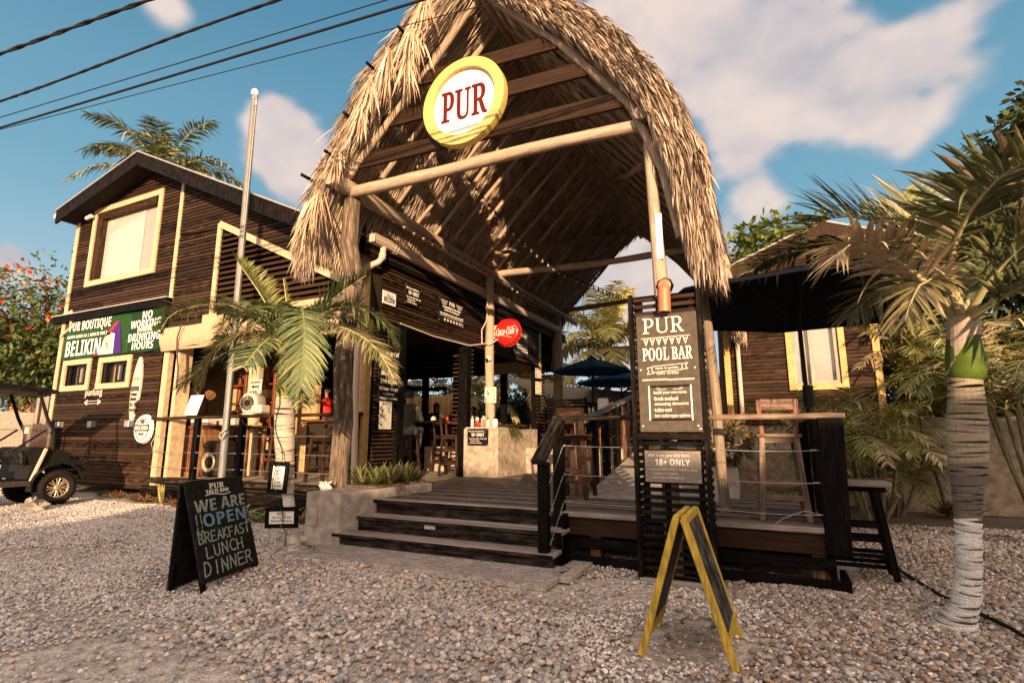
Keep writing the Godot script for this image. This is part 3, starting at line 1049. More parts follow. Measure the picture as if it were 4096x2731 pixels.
# the long side of the house under the gutter, facing the gateway
const SX := -5.62
func side_wall(h: Node3D) -> void:
	var x := b()
	x.bx(Vector3(SX - .12, 3.75, -10.0), Vector3(.16, 1.15, 6.9))
	part(h, "wall", x, M.interior)
	siding(h, Vector3(SX, 0, 0), Vector3(0, 0, -1), 3.17, 4.16, .062, func(_y: float) -> Vector2: return Vector2(6.7, 13.35), [], M.siding)
	# slatted pier beside the corner, and the dark posts of the opening
	x = b()
	x.bx(Vector3(SX - .13, 1.85, -7.0), Vector3(.14, 2.7, .48))
	part(h, "pier", x, M.black)
	var y := .56
	while y < 3.12:
		x = b()
		x.bx(Vector3(SX - .02, y, -6.97), Vector3(.05, .035, .62), .004)
		part(h, "slat", x, M.siding[rng.randi() % 6])
		y += .062
	for z in [-7.28, -9.52, -13.3]:
		x = b()
		x.bx(Vector3(SX - .06, 1.83, z), Vector3(.2, 2.68, .2), .008)
		part(h, "post", x, M.black)
	y = .56
	while y < 3.15:
		x = b()
		x.bx(Vector3(SX + .06, y, -13.35), Vector3(.05, .035, .5), .004)
		x.bx(Vector3(SX - .2, y, -9.7), Vector3(.5, .035, .04), .004)
		part(h, "slat", x, M.siding[rng.randi() % 6])
		y += .09
	x = b()
	x.bx(Vector3(SX - .02, 3.6, -13.42), Vector3(.11, 1.2, .11), .004)
	part(h, "corner_post", x, M.yellowpost)
	# gutter, its straps and its down pipe
	var g := thing("rain_gutter", "tan rain gutter with a bent down pipe running along the thatched eave", "gutter", Vector3(SX, 4.3, -6.3))
	x = b()
	var prof := [[.0, .0], [.10, .0], [.135, .05], [.125, .075], [.15, .13], [.138, .135], [.112, .078], [.12, .055], [.095, .012], [.0, .012]]
	for i in prof.size():
		var p: Array = prof[i]
		var q: Array = prof[(i + 1) % prof.size()]
		x.quad(Vector3(SX + .1 + p[0], 4.31 + p[1], -6.22), Vector3(SX + .1 + p[0], 4.31 + p[1], -14.7), Vector3(SX + .1 + q[0], 4.31 + q[1], -14.7), Vector3(SX + .1 + q[0], 4.31 + q[1], -6.22))
	x.bx(Vector3(SX + .165, 4.37, -6.215), Vector3(.15, .13, .01))
	part(g, "trough", x, M.pipe)
	for z in [-6.75, -6.82, -9.9, -10.0, -13.6, -13.7]:
		x = b()
		x.tube(PackedVector3Array([Vector3(SX + .05, 4.47, z), Vector3(SX + .262, 4.46, z), Vector3(SX + .245, 4.37, z), Vector3(SX + .21, 4.295, z), Vector3(SX + .08, 4.29, z)]), PackedFloat32Array([.006]), 5)
		part(g, "strap", x, M.pipe)
	x = b()
	x.tube(PackedVector3Array([Vector3(SX + .16, 4.32, -6.52), Vector3(SX + .16, 4.12, -6.50), Vector3(SX + .13, 4.04, -6.44), Vector3(SX + .05, 4.0, -6.40), Vector3(SX - .12, 3.95, -6.40), Vector3(SX - .18, 3.9, -6.40), Vector3(SX - .19, 3.8, -6.40), Vector3(SX - .16, 2.0, -6.40), Vector3(SX - .10, .55, -6.40)]), PackedFloat32Array([.05]), 12)
	part(g, "down_pipe", x, M.pipe)
	for q in [[Vector3(SX + .16, 4.2, -6.51), Vector3(SX + .16, 4.1, -6.49)], [Vector3(SX + .04, 4.0, -6.40), Vector3(SX - .06, 3.97, -6.40)]]:
		x = b()
		x.rod(q[0], q[1], .06, .06, 12)
		part(g, "pipe_collar", x, M.pipe)

# ---------------------------------------------------------------- terrace in the left house
var stool0: Node3D
var bottle_meshes := []

func make_stool(label: String, group: String, m: Material, m2: Material) -> Node3D:
	var t := thing("bar_stool", label, "bar stool", Vector3.ZERO, group)
	var x: B
	for sx in [-1.0, 1.0]:
		x = b()
		x.beam(Vector3(.20 * sx, 0, .19), Vector3(.145 * sx, .78, .14), Vector3(1, 0, 0), .052, .045)
		part(t, "leg", x, m, false)
		x = b()
		x.beam(Vector3(.20 * sx, 0, -.20), Vector3(.15 * sx, .78, -.15), Vector3(1, 0, 0), .052, .045)
		part(t, "leg", x, m, false)
		x = b()
		x.beam(Vector3(.15 * sx, .8, -.16), Vector3(.165 * sx, 1.15, -.20), Vector3(1, 0, 0), .045, .04)
		part(t, "back_post", x, m2, false)
		x = b()
		x.beam(Vector3(.185 * sx, .24, .175), Vector3(.185 * sx, .24, -.185), Vector3(1, 0, 0), .022, .05)
		part(t, "stretcher", x, m, false)
		x = b()
		x.beam(Vector3(.165 * sx, .5, .155), Vector3(.165 * sx, .5, -.165), Vector3(1, 0, 0), .022, .045)
		part(t, "stretcher", x, m, false)
	for q in [[.27, .168], [.36, -.176], [.22, -.186]]:
		x = b()
		x.bx(Vector3(0, q[0], q[1]), Vector3(.34, .05, .024), .003)
		part(t, "stretcher", x, m, false)
	x = b()
	x.bx(Vector3(0, .755, 0), Vector3(.33, .05, .30), .004)
	part(t, "seat_frame", x, m, false)
	x = b()
	x.bx(Vector3(0, .80, 0), Vector3(.40, .038, .36), .008)
	part(t, "seat", x, m, false)
	x = b()
	x.bx(Vector3(0, 1.10, -.195), Vector3(.30, .11, .026), .005)
	part(t, "backrest", x, m2, false)
	return t

# a cable from a to e with an eye at each end
func cable(parent: Node3D, a: Vector3, e: Vector3, sag := .006) -> void:
	var x := b()
	var p := PackedVector3Array()
	for i in 9:
		var f := i / 8.0
		p.append(a.lerp(e, f) - Vector3(0, sag * 4 * f * (1 - f), 0))
	x.tube(p, PackedFloat32Array([.0035]), 5)
	var d := (e - a).normalized()
	for q in [a, e]:
		var s := 1.0 if q == a else -1.0
		var ring := PackedVector3Array()
		for i in 9: ring.append(q + d * s * .02 * (1.0 - cos(TAU * i / 8)) * .5 + Vector3(0, sin(TAU * i / 8) * .011, 0))
		x.tube(ring, PackedFloat32Array([.0035]), 5, false)
		x.rod(q + d * s * .05, q + d * s * .09, .007, .007, 6)
	part(parent, "wire", x, M.steel)

func terrace() -> void:
	var x: B
	# front edge of the terrace floor
	var t := thing("terrace_steps", "dark board steps along the front of the left terrace", "steps", Vector3(-8.1, 0, -6.4))
	for q in [[.47, -6.34, .07, .36], [.27, -6.38, .2, .03], [.08, -6.42, .16, .03]]:
		x = b()
		x.bx(Vector3(-8.1, q[0], q[1] - q[3] * .5), Vector3(5.8, q[2], q[3]), .008)
		part(t, "step_board", x, M.deckedge if q[2] < .1 else M.dark)
	x = b()
	x.bx(Vector3(-8.1, .33, -6.5), Vector3(5.8, .02, .28), .004)
	part(t, "step_board", x, M.deckedge)
	x = b()
	x.bx(Vector3(-8.1, .2, -6.72), Vector3(5.8, .4, .04))
	part(t, "back_board", x, M.interior)
	# railing
	t = thing("terrace_railing", "dark timber railing with steel wires in front of the left terrace", "railing", Vector3(-8.4, .5, -6.52))
	x = b()
	x.beam(Vector3(-11.0, 1.63, -6.5), Vector3(-5.72, 1.635, -6.5), Vector3(0, 0, 1), .13, .05, .008)
	part(t, "top_rail", x, M.stool)
	var px := [-9.68, -8.44, -7.26, -5.84]
	for i in 4:
		x = b()
		x.bx(Vector3(px[i], 1.05, -6.52), Vector3(.11, 1.12, .09), .006)
		part(t, "post", x, M.black)
	for yy in [1.29, .99, .71]:
		cable(t, Vector3(-10.95, yy, -6.5), Vector3(-9.75, yy, -6.5))
		for i in 3: cable(t, Vector3(px[i] + .06, yy, -6.5), Vector3(px[i + 1] - .06, yy, -6.5))
	x = b()
	x.tube(PackedVector3Array([Vector3(-10.85, 1.29, -6.47), Vector3(-10.92, 1.15, -6.45), Vector3(-10.86, 1.02, -6.46), Vector3(-10.72, 1.01, -6.46), Vector3(-10.66, 1.1, -6.46), Vector3(-10.7, 1.24, -6.46)]), PackedFloat32Array([.006]), 6)
	part(t, "loose_wire", x, M.steel)
	# rolled canvas
	t = thing("canvas_awning", "peach canvas rolled up under the cream header over the left terrace", "awning", Vector3(-8.5, 3.0, -6.5))
	x = b()
	var nx := 40
	for i in nx:
		for j in 8:
			var f := func(u: int, v: int) -> Vector3:
				var a := u / float(nx)
				var e := v / 8.0
				return Vector3(lerpf(-11.0, -5.95, a), 3.45 - e * (.44 + .03 * sin(a * 23.0) * e), W + .10 + .07 * sin(e * PI * .9) + .014 * sin(a * 31 + e * 3))
			x.quad(f.call(i, j + 1), f.call(i + 1, j + 1), f.call(i + 1, j), f.call(i, j))
	part(t, "canvas", x, M.canvas)
	x = b()
	x.rod(Vector3(-11.02, 3.0, W + .09), Vector3(-5.95, 2.99, W + .09), .03)
	part(t, "roller", x, M.canvas)
	x = b()
	x.tube(PackedVector3Array([Vector3(-10.3, 3.45, W + .2), Vector3(-10.36, 3.2, W + .22), Vector3(-10.42, 2.98, W + .17), Vector3(-10.45, 2.6, W + .08), Vector3(-10.47, 2.2, W + .06)]), PackedFloat32Array([.016]), 6)
	part(t, "strap", x, M.signgrey)
	# orange cabinet, drum, white board
	t = thing("orange_cabinet", "orange panelled wooden cabinet at the left end of the terrace", "cabinet", Vector3(-10.75, .5, -7.25))
	x = b()
	x.bx(Vector3(-10.75, .97, -7.27), Vector3(.92, .93, .44), .005)
	part(t, "body", x, M.orangewood)
	x = b()
	x.bx(Vector3(-10.75, 1.465, -7.25), Vector3(1.0, .05, .52), .006)
	part(t, "top", x, M.redwood)
	for i in 4:
		x = b()
		x.bx(Vector3(-11.18 + i * .287, .97, -7.04), Vector3(.05, .9, .03), .003)
		part(t, "stile", x, M.redwood if i % 3 else M.orangewood)
	x = b()
	x.bx(Vector3(-10.75, .54, -7.03), Vector3(.95, .09, .05), .004)
	part(t, "plinth", x, M.orangewood)
	t = thing("drum_fan", "round dark drum fan standing on the orange cabinet", "fan", Vector3(-11.0, 1.48, -7.1))
	x = b()
	var fb := Basis.looking_at(Vector3(-.38, .05, -1), Vector3.UP) * Basis(Vector3.RIGHT, PI / 2)
	x.lathe(Transform3D(fb, Vector3(-11.0, 1.89, -7.1)), [Vector2(0, -.16), Vector2(.40, -.15), Vector2(.405, .0), Vector2(.42, .02), Vector2(.42, .05), Vector2(.39, .06), Vector2(.385, .045), Vector2(0, .05)], 36)
	part(t, "drum", x, M.signgrey)
	x = b()
	x.bx(Vector3(-10.92, 1.55, -7.2), Vector3(.4, .1, .2), .02)
	part(t, "foot", x, M.blackplastic)
	x = b()
	x.rod(Vector3(-10.62, 2.18, -7.32), Vector3(-10.5, 2.12, -7.3), .07, .1, 10)
	one("orange_lantern", x, M.orangewood, "small orange wooden lantern behind the round drum fan", "lantern")
	x = b()
	x.box(Transform3D(Basis(Vector3(.97, 0, -.1), Vector3(.27, 1, -.12).normalized(), Vector3(.1, .1, 1).normalized()), Vector3(-10.42, 1.90, -6.9)), Vector3(.36, .42, .02), .01)
	one("white_board", x, M.white, "blank white board leaning beside the round drum fan", "board")
	x = b()
	for q in [[-10.55, 1.57, .16, .16], [-10.38, 1.54, .12, .1], [-10.2, 1.56, .2, .13]]: x.bx(Vector3(q[0], q[1], -7.1), Vector3(q[2], q[3], .2), .01)
	one("white_boxes", x, M.offwhite, "small pale boxes on the orange cabinet below the white board", "box")
	# table with a plastic tub, loudspeaker
	t = thing("side_table", "dark side table behind the terrace railing next to the orange cabinet", "table", Vector3(-10.0, .5, -7.6))
	x = b()
	x.bx(Vector3(-10.0, 1.47, -7.6), Vector3(1.3, .05, .5), .005)
	part(t, "tabletop", x, M.stool)
	for sx in [-.58, .58]:
		for sz in [-.2, .2]:
			x = b()
			x.bx(Vector3(-10.0 + sx, .97, -7.6 + sz), Vector3(.07, .94, .07), .004)
			part(t, "leg", x, M.stoolred)
	x = b()
	x.bx(Vector3(-10.15, 1.585, -7.45), Vector3(.85, .16, .3), .02)
	one("plastic_tub", x, mat(.42, .36, .32, .3), "translucent plastic tub on the dark side table", "tub")
	t = thing("loudspeaker", "black floor loudspeaker with a round cone behind the flagpole", "speaker", Vector3(-10.0, .5, -7.2))
	x = b()
	x.bx(Vector3(-10.0, .85, -7.25), Vector3(.46, .7, .4), .05)
	part(t, "cabinet", x, M.blackplastic)
	x = b()
	x.lathe(Transform3D(Basis(Vector3.RIGHT, PI / 2), Vector3(-10.02, .78, -7.045)), [Vector2(.19, 0), Vector2(.19, .015), Vector2(.16, .018), Vector2(.06, -.04), Vector2(.05, -.02), Vector2(0, -.01)], 24)
	part(t, "cone", x, M.rim)
	x = b()
	x.rod(Vector3(-10.15, 1.1, -7.03), Vector3(-9.85, 1.1, -7.03), .05)
	part(t, "handle", x, M.blackplastic)
	# beige air blower on the rail
	blower(Vector3(-8.24, 1.66, -6.52), "beige air blower with a round grille standing on the terrace rail")
	# cream post with the restroom sign
	x = b()
	x.bx(Vector3(-9.72, 1.97, -7.72), Vector3(.30, 2.94, .12), .005)
	one("cream_post", x, M.cream, "cream painted post carrying the restroom sign inside the terrace", "post")
	t = thing("restroom_sign", "small pale restroom sign with an arrow and two figures on the cream post", "sign", Vector3(-9.62, 2.25, -7.63))
	x = b()
	x.bx(Vector3(-9.60, 2.25, -7.64), Vector3(.36, .40, .012), .003)
	part(t, "panel", x, M.offwhite)
	text(t, "RESTROOM", Vector3(-9.60, 2.39, -7.633), Vector3.RIGHT, Vector3.UP, .26, .035, M.black)
	x = b()
	x.bx(Vector3(-9.57, 2.30, -7.632), Vector3(.16, .03, .004))
	x.tri(Vector3(-9.65, 2.34, -7.63), Vector3(-9.72, 2.30, -7.63), Vector3(-9.65, 2.26, -7.63))
	part(t, "arrow", x, M.black)
	for k in 2:
		x = b()
		x.bx(Vector3(-9.68 + k * .15, 2.14, -7.632), Vector3(.12, .15, .004))
		part(t, "figure_panel", x, M.black)
		x = b()
		x.lathe(Transform3D(Basis(Vector3.RIGHT, PI / 2), Vector3(-9.68 + k * .15, 2.185, -7.63)), [Vector2(.018, 0), Vector2(.018, .003), Vector2(0, .003)], 10)
		x.bx(Vector3(-9.68 + k * .15, 2.12, -7.629), Vector3(.045 + .02 * k, .08, .003))
		part(t, "figure", x, M.offwhite)
	# back partition, door, picture, wooden stair rack
	t = thing("terrace_partition", "cream partition wall with a dark doorway at the back of the terrace", "wall", Vector3(-11.0, .5, -9.0))
	x = b()
	x.bx(Vector3(-12.2, 2.0, -9.05), Vector3(2.3, 3.0, .1)); x.bx(Vector3(-9.75, 2.0, -9.05), Vector3(1.0, 3.0, .1)); x.bx(Vector3(-10.65, 3.1, -9.05), Vector3(.8, .8, .1))
	part(t, "wall", x, M.creamwall)
	x = b()
	x.bx(Vector3(-10.65, 1.6, -9.15), Vector3(.8, 2.2, .04))
	part(t, "doorway", x, M.black)
	t = thing("wall_picture", "small dark framed picture on the cream partition", "picture", Vector3(-11.7, 1.9, -8.99))
	frame(t, "picture_frame", Vector3(0, 0, -8.99), Vector3.RIGHT, -11.9, -11.45, 1.75, 2.3, .06, .03, M.stool)
	x = b()
	x.bx(Vector3(-11.67, 2.02, -8.985), Vector3(.34, .44, .01))
	part(t, "print", x, M.signgrey)
	t = thing("stair_rack", "red brown wooden stair rack behind the air blower", "rack", Vector3(-10.3, .5, -8.3))
	for k in 4:
		x = b()
		x.bx(Vector3(-10.95 + k * .46, 1.9, -8.3 + (k % 2) * .2), Vector3(.07, 2.8, .07), .005)
		part(t, "upright", x, M.redwood)
	for k in 7:
		x = b()
		x.bx(Vector3(-10.26, .8 + k * .40, -8.2), Vector3(1.5, .045, .26), .005)
		part(t, "shelf", x, M.redwood)
	x = b()
	x.beam(Vector3(-11.2, 3.3, -8.15), Vector3(-9.5, 1.4, -8.15), Vector3(0, 1, 0), .16, .04)
	part(t, "stringer", x, M.redwood)
	for q in [[-10.7, 2.95, .3, .28], [-10.0, 2.2, .28, .2], [-9.8, 1.15, .3, .3], [-10.5, 1.95, .25, .3]]:
		x = b()
		x.bx(Vector3(q[0], q[1], -8.25), Vector3(q[2], q[3], .2), .01)
		one("stored_carton", x, M.creamwall, {-10.7: "cream carton near the top of the red brown stair rack", -10.0: "cream carton half way up the red brown stair rack", -9.8: "cream carton at the foot of the red brown stair rack", -10.5: "narrow cream carton in the middle of the red brown stair rack"}[q[0]], "carton", "cartons in the stair rack")
	# stools along the rail
	stool0 = make_stool("dark bar stool behind the terrace rail between the ringed palm and the gate post", "bar stools on the terrace", M.stool, M.stool)
	stool0.position = Vector3(-7.12, .5, -7.15)
	copy(stool0, Vector3(-6.38, .5, -7.2), PI, "dark bar stool behind the terrace rail just right of the gate post")
	copy(stool0, Vector3(-8.35, .5, -7.35), PI + .5, "dark bar stool behind the terrace rail under the beige air blower")

func blower(p: Vector3, label: String) -> void:
	var t := thing("air_blower", label, "blower", p)
	var x := b()
	var bs := Basis.looking_at(Vector3(-.25, 0, -1), Vector3.UP) * Basis(Vector3.RIGHT, PI / 2)
	x.lathe(Transform3D(bs, p + Vector3(0, .2, 0)), [Vector2(0, -.15), Vector2(.15, -.15), Vector2(.19, -.11), Vector2(.19, .09), Vector2(.165, .125), Vector2(.13, .13)], 28)
	part(t, "housing", x, M.offwhite)
	x = b()
	x.box(Transform3D(Basis(Vector3.UP, .1), p + Vector3(.22, .09, .0)), Vector3(.24, .15, .24), .03)
	part(t, "nozzle", x, M.offwhite)
	x = b()
	x.lathe(Transform3D(bs, p + Vector3(0, .2, 0)), [Vector2(.135, .122), Vector2(.12, .132), Vector2(0, .132)], 24)
	part(t, "grille", x, M.blackplastic)
	for k in 20:
		x = b()
		var q := Transform3D(bs, p + Vector3(0, .2, 0))
		var d := Vector3(sin(TAU * k / 20), 0, cos(TAU * k / 20))
		x.rod(q * (d * .06 + Vector3(0, .136, 0)), q * (d * .125 + Vector3(0, .136, 0)), .005, .005, 4)
		part(t, "grille_bar", x, M.rim)
	x = b()
	x.tube(PackedVector3Array([p + Vector3(-.15, .34, 0), p + Vector3(-.1, .43, 0), p + Vector3(.1, .44, 0), p + Vector3(.17, .36, 0)]), PackedFloat32Array([.022]), 8)
	part(t, "handle", x, M.offwhite)
	x = b()
	x.bx(p + Vector3(0, .01, 0), Vector3(.34, .03, .26), .01)
	part(t, "base", x, M.offwhite)
	x = b()
	x.tube(PackedVector3Array([p + Vector3(-.17, .3, .12), p + Vector3(-.22, .15, .14), p + Vector3(-.1, -.05, .14), p + Vector3(.05, -.2, .13), p + Vector3(.3, -.16, .12), p + Vector3(.4, .0, .1)]), PackedFloat32Array([.007]), 6)
	part(t, "cord", x, M.wire)

# ---------------------------------------------------------------- deck, steps and paving
func deck_and_steps() -> void:
	var x: B
	var d := Node3D.new()
	d.name = "deck"
	add_child(d)
	d.position = Vector3(-2, .5, -5.5)
	d.set_meta("kind", "structure")
	var z := -5.6
	var k := 0
	while z > -13.5:
		var w := .138
		var xl := -4.6 if z > -6.6 else -5.55
		var xr := .42
		if z < -7.9: xr = -2.1 - (z + 7.9) * -.12
		x = b()
		x.bx(Vector3((xl + xr) * .5, .483 + rng.randf_range(-.002, .002), z - w * .5), Vector3(xr - xl, .034, w - .006), .005)
		part(d, "plank", x, M.deckplank[k % 3])
		k += 1
		z -= w
	# edge nosing and the fascia boards on the right
	x = b()
	x.bx(Vector3(-.85, .478, -5.575), Vector3(2.5, .05, .06), .008)
	part(d, "nosing", x, M.tread[1])
	for q in [[.355, .17, -5.6], [.2, .10, -5.57], [.045, .09, -5.5]]:
		x = b()
		x.bx(Vector3(-.82 + (.03 if q[0] < .1 else 0.0), q[0], q[2]), Vector3(2.48 + (.12 if q[0] < .1 else 0.0), q[1], .045), .006)
		part(d, "fascia_board", x, M.beamwood if q[0] > .3 else M.black)
	x = b()
	x.bx(Vector3(.49, .05, -5.7), Vector3(.05, .1, .45), .006); x.bx(Vector3(.40, .25, -6.6), Vector3(.05, .4, 2.0), .006)
	part(d, "fascia_board", x, M.black)
	for px in [-1.75, -.9, -.2, .3]:
		x = b()
		x.bx(Vector3(px, .2, -5.72), Vector3(.12, .44, .12), .006)
		part(d, "foot_post", x, M.orangewood if px == .3 or px == -1.75 else M.stool)
	x = b()
	x.bx(Vector3(-.7, .2, -6.4), Vector3(2.2, .4, .04))
	part(d, "back_board", x, M.interior)
	# steps
	var st := Node3D.new()
	st.name = "steps"
	add_child(st)
	st.position = Vector3(-3.4, 0, -5.2)
	st.set_meta("kind", "structure")
	var rows := [[.165, -5.03, -4.80, -1.98], [.333, -5.31, -4.82, -1.99], [.5, -5.585, -4.66, -2.05]]
	for i in 3:
		var r: Array = rows[i]
		x = b()
		x.bx(Vector3((r[2] + r[3]) * .5 + .01, r[0] - .105, r[1] - .05), Vector3(r[3] - r[2] - .05, .15, .035), .004)
		part(st, "riser", x, M.deckedge)
		for j in 2:
			if i == 2 and j == 1: continue
			x = b()
			x.bx(Vector3((r[2] + r[3]) * .5, r[0] - .02, r[1] - .065 - j * .142), Vector3(r[3] - r[2] - j * .02, .045, .136), .012)
			part(st, "tread", x, M.tread[(i + j) % 3])
			x = b()
			x.bx(Vector3((r[2] + r[3]) * .5, r[0] - .0215, r[1] + .0045), Vector3(r[3] - r[2] - .006, .035, .006), .002)
			if j == 0: part(st, "tread_edge", x, M.deckedge)
	for i in 3:
		x = b()
		x.bx(Vector3(-2.03, .08 + i * .165, -5.35 - i * .13), Vector3(.04, .16, .5 - i * .1))
		part(st, "side_board", x, M.black)
	x = b()
	x.bx(Vector3(-3.62, .262, -5.345), Vector3(.15, .05, .02), .004)
	x.bx(Vector3(-3.62, .262, -5.332), Vector3(.12, .03, .01), .002)
	one("step_light", x, M.offwhite, "small white step light on the riser of the middle step", "step light")
	# crazy paving before the steps
	var pv := Node3D.new()
	pv.name = "paving"
	add_child(pv)
	pv.position = Vector3(-3.4, 0, -4.75)
	pv.set_meta("kind", "structure")
	x = b()
	x.bx(Vector3(-3.36, .012, -4.83), Vector3(3.05, .05, .72), .006)
	x.bx(Vector3(-1.84, .012, -5.2), Vector3(.22, .05, .8), .006)
	part(pv, "bed", x, M.grout)
	var sx := .105
	for i in 29:
		for j in 7:
			var c := Vector3(-4.83 + i * sx + (j % 2) * sx * .5 + rng.randf_range(-.014, .014), .039, -4.51 - j * .094 + rng.randf_range(-.012, .012))
			if c.z < -5.02 and c.x < -1.98 or c.x > -1.87: continue
			x = b()
			var n := 6 + rng.randi() % 2
			var a0 := rng.randf() * TAU
			var ring := PackedVector3Array()
			for m in n:
				var an := a0 + TAU * m / n
				var rr := rng.randf_range(.042, .056)
				ring.append(c + Vector3(cos(an) * rr * 1.12, 0, -sin(an) * rr * .95))
			var hh := rng.randf_range(.003, .008)
			for m in n:
				var p := ring[m]
				var q := ring[(m + 1) % n]
				var up := Vector3(0, hh, 0)
				var ip := c + (p - c) * .9 + up
				var iq := c + (q - c) * .9 + up
				x.tri(c + up, ip, iq)
				x.quad(p, q, iq, ip)
			part(pv, "paver", x, M.paver[rng.randi() % 4])
	# concrete planter and what stands on it
	var t := thing("concrete_planter", "grey concrete planter block at the left of the steps", "planter", Vector3(-4.95, 0, -5.6))
	x = b()
	var A := [Vector3(-5.20, 0, -4.99), Vector3(-4.70, 0, -5.04), Vector3(-4.56, 0, -6.75), Vector3(-5.3, 0, -6.75)]
	for i in 4:
		var p: Vector3 = A[i]
		var q: Vector3 = A[(i + 1) % 4]
		var up := Vector3(0, .605, 0)
		x.quad(p, q, q + up, p + up)
		var ip := p.lerp(Vector3(-4.95, 0, -5.8), .02) + Vector3(0, .62, 0)
		var iq := q.lerp(Vector3(-4.95, 0, -5.8), .02) + Vector3(0, .62, 0)
		x.quad(p + up, q + up, iq, ip)
	x.quad(A[0].lerp(Vector3(-4.95, 0, -5.8), .02) + Vector3(0, .62, 0), A[1].lerp(Vector3(-4.95, 0, -5.8), .02) + Vector3(0, .62, 0), A[2].lerp(Vector3(-4.95, 0, -5.8), .02) + Vector3(0, .62, 0), A[3].lerp(Vector3(-4.95, 0, -5.8), .02) + Vector3(0, .62, 0))
	part(t, "block", x, M.concrete)
	x = b()
	x.bx(Vector3(-4.98, .635, -6.2), Vector3(.6, .03, 1.1), .01)
	part(t, "soil", x, M.bark)
	x = b()
	x.bx(Vector3(-5.1, .34, -4.99), Vector3(.16, .22, .012), .002)
	part(t, "repair_patch", x, M.concrete)
	# conch shell
	x = b()
	x.lathe(Transform3D(Basis(Vector3(.3, 0, 1).normalized(), 1.35), Vector3(-5.13, .665, -5.22)), [Vector2(0, -.10), Vector2(.02, -.08), Vector2(.035, -.05), Vector2(.055, -.01), Vector2(.07, .02), Vector2(.045, .05), Vector2(.03, .07), Vector2(0, .10)], 10)
	for i in 6: x.rod(Vector3(-5.13 + cos(i) * .03, .69, -5.22 + sin(i) * .05), Vector3(-5.13 + cos(i) * .07, .73, -5.22 + sin(i) * .09), .016, .003, 6)
	one("conch_shell", x, M.white, "white conch shell on the corner of the concrete planter", "shell")
	x = b()
	x.rod(Vector3(-5.16, .06, -5.05), Vector3(-5.30, .07, -4.86), .045, .045, 12)
	one("drain_pipe_end", x, M.offwhite, "short pale pipe end sticking out beside the concrete planter", "pipe")
	railings()

func railings() -> void:
	var x: B
	# stair rail and deck rail left of the slatted tower
	var t := thing("stair_railing", "charred black timber stair rail with steel wires right of the steps", "railing", Vector3(-2.1, .17, -5.3))
	x = b()
	x.bx(Vector3(-2.10, .60, -5.10), Vector3(.10, .87, .11), .007)
	part(t, "post", x, M.black)
	x = b()
	x.bx(Vector3(-2.13, .92, -5.62), Vector3(.11, 1.14, .11), .007)
	part(t, "post", x, M.black)
	x = b()
	x.beam(Vector3(-2.11, 1.035, -4.97), Vector3(-2.13, 1.49, -5.66), Vector3(1, 0, 0), .15, .06, .012)
	part(t, "handrail", x, M.deckedge)
	x = b()
	x.beam(Vector3(-2.18, 1.488, -5.62), Vector3(-1.12, 1.488, -5.62), Vector3(0, 0, 1), .13, .05, .008)
	part(t, "top_rail", x, M.deckedge)
	for yy in [1.19, .885, .60]:
		cable(t, Vector3(-2.07, yy, -5.6), Vector3(-1.14, yy - .01, -5.6))
		cable(t, Vector3(-2.045, yy - .36, -5.12), Vector3(-2.07, yy - .02, -5.57), .002)
	# deck rail to the right of the tower
	t = thing("deck_railing", "timber deck rail with steel wires in front of the lone bar stool", "railing", Vector3(0, .5, -5.6))
	x = b()
	x.beam(Vector3(-.55, 1.475, -5.62), Vector3(.60, 1.475, -5.60), Vector3(0, 0, 1), .14, .05, .008)
	part(t, "top_rail", x, M.stoolpale)
	for yy in [1.17, .885, .61]:
		cable(t, Vector3(-.52, yy, -5.6), Vector3(.40, yy, -5.58), .015)
	x = b()
	x.tube(PackedVector3Array([Vector3(-.06, .48, -5.56), Vector3(.03, .56, -5.56), Vector3(.12, .6, -5.57), Vector3(.22, .64, -5.57), Vector3(.30, .62, -5.58)]), PackedFloat32Array([.0035]), 5)
	part(t, "loose_wire", x, M.steel)
	x = b()
	x.box(Transform3D(Basis(Vector3.BACK, -.03), Vector3(.465, .87, -5.55)), Vector3(.20, 1.17, .06), .006)
	part(t, "end_panel", x, M.black)
	x = b()
	x.bx(Vector3(.40, .95, -6.05), Vector3(.05, 1.05, .9), .006); x.bx(Vector3(.3, .98, -6.5), Vector3(.1, 1.0, .1), .006)
	part(t, "end_panel", x, M.black)
	# ledge bench outside the deck end
	t = thing("side_bench", "dark bench table with slatted legs outside the right end of the deck", "bench", Vector3(.75, 0, -6.2))
	x = b()
	x.bx(Vector3(.72, .855, -6.15), Vector3(.46, .045, .34), .008)
	part(t, "bench_top", x, M.tread[1])
	x = b()
	x.bx(Vector3(.72, .805, -6.12), Vector3(.40, .05, .06), .004)
	part(t, "apron", x, M.black)
	for zz in [-6.05, -6.30]:
		x = b()
		x.beam(Vector3(.83, .8, zz), Vector3(.92, .0, zz + .04), Vector3(0, 0, 1), .06, .055)
		part(t, "leg", x, M.black)
		for q in [[.48, .0], [.36, .0], [.22, 0.0], [.13, 0.0]]:
			x = b()
			x.bx(Vector3(.66, q[0], zz + .02), Vector3(.45, .035, .03), .003)
			part(t, "slat", x, M.black)
	stool0_right()

func stool0_right() -> void:
	var s := make_stool("worn reddish bar stool standing alone on the deck under the dark parasol", "", M.stoolpale, M.stoolred)
	s.position = Vector3(.055, .5, -6.02)
	s.rotation.y = PI + .06

	var c := copy(stool0, Vector3(-2.36, .5, -6.85), PI, "dark bar stool behind the stair rail near the ramp")
	c.remove_meta("group")

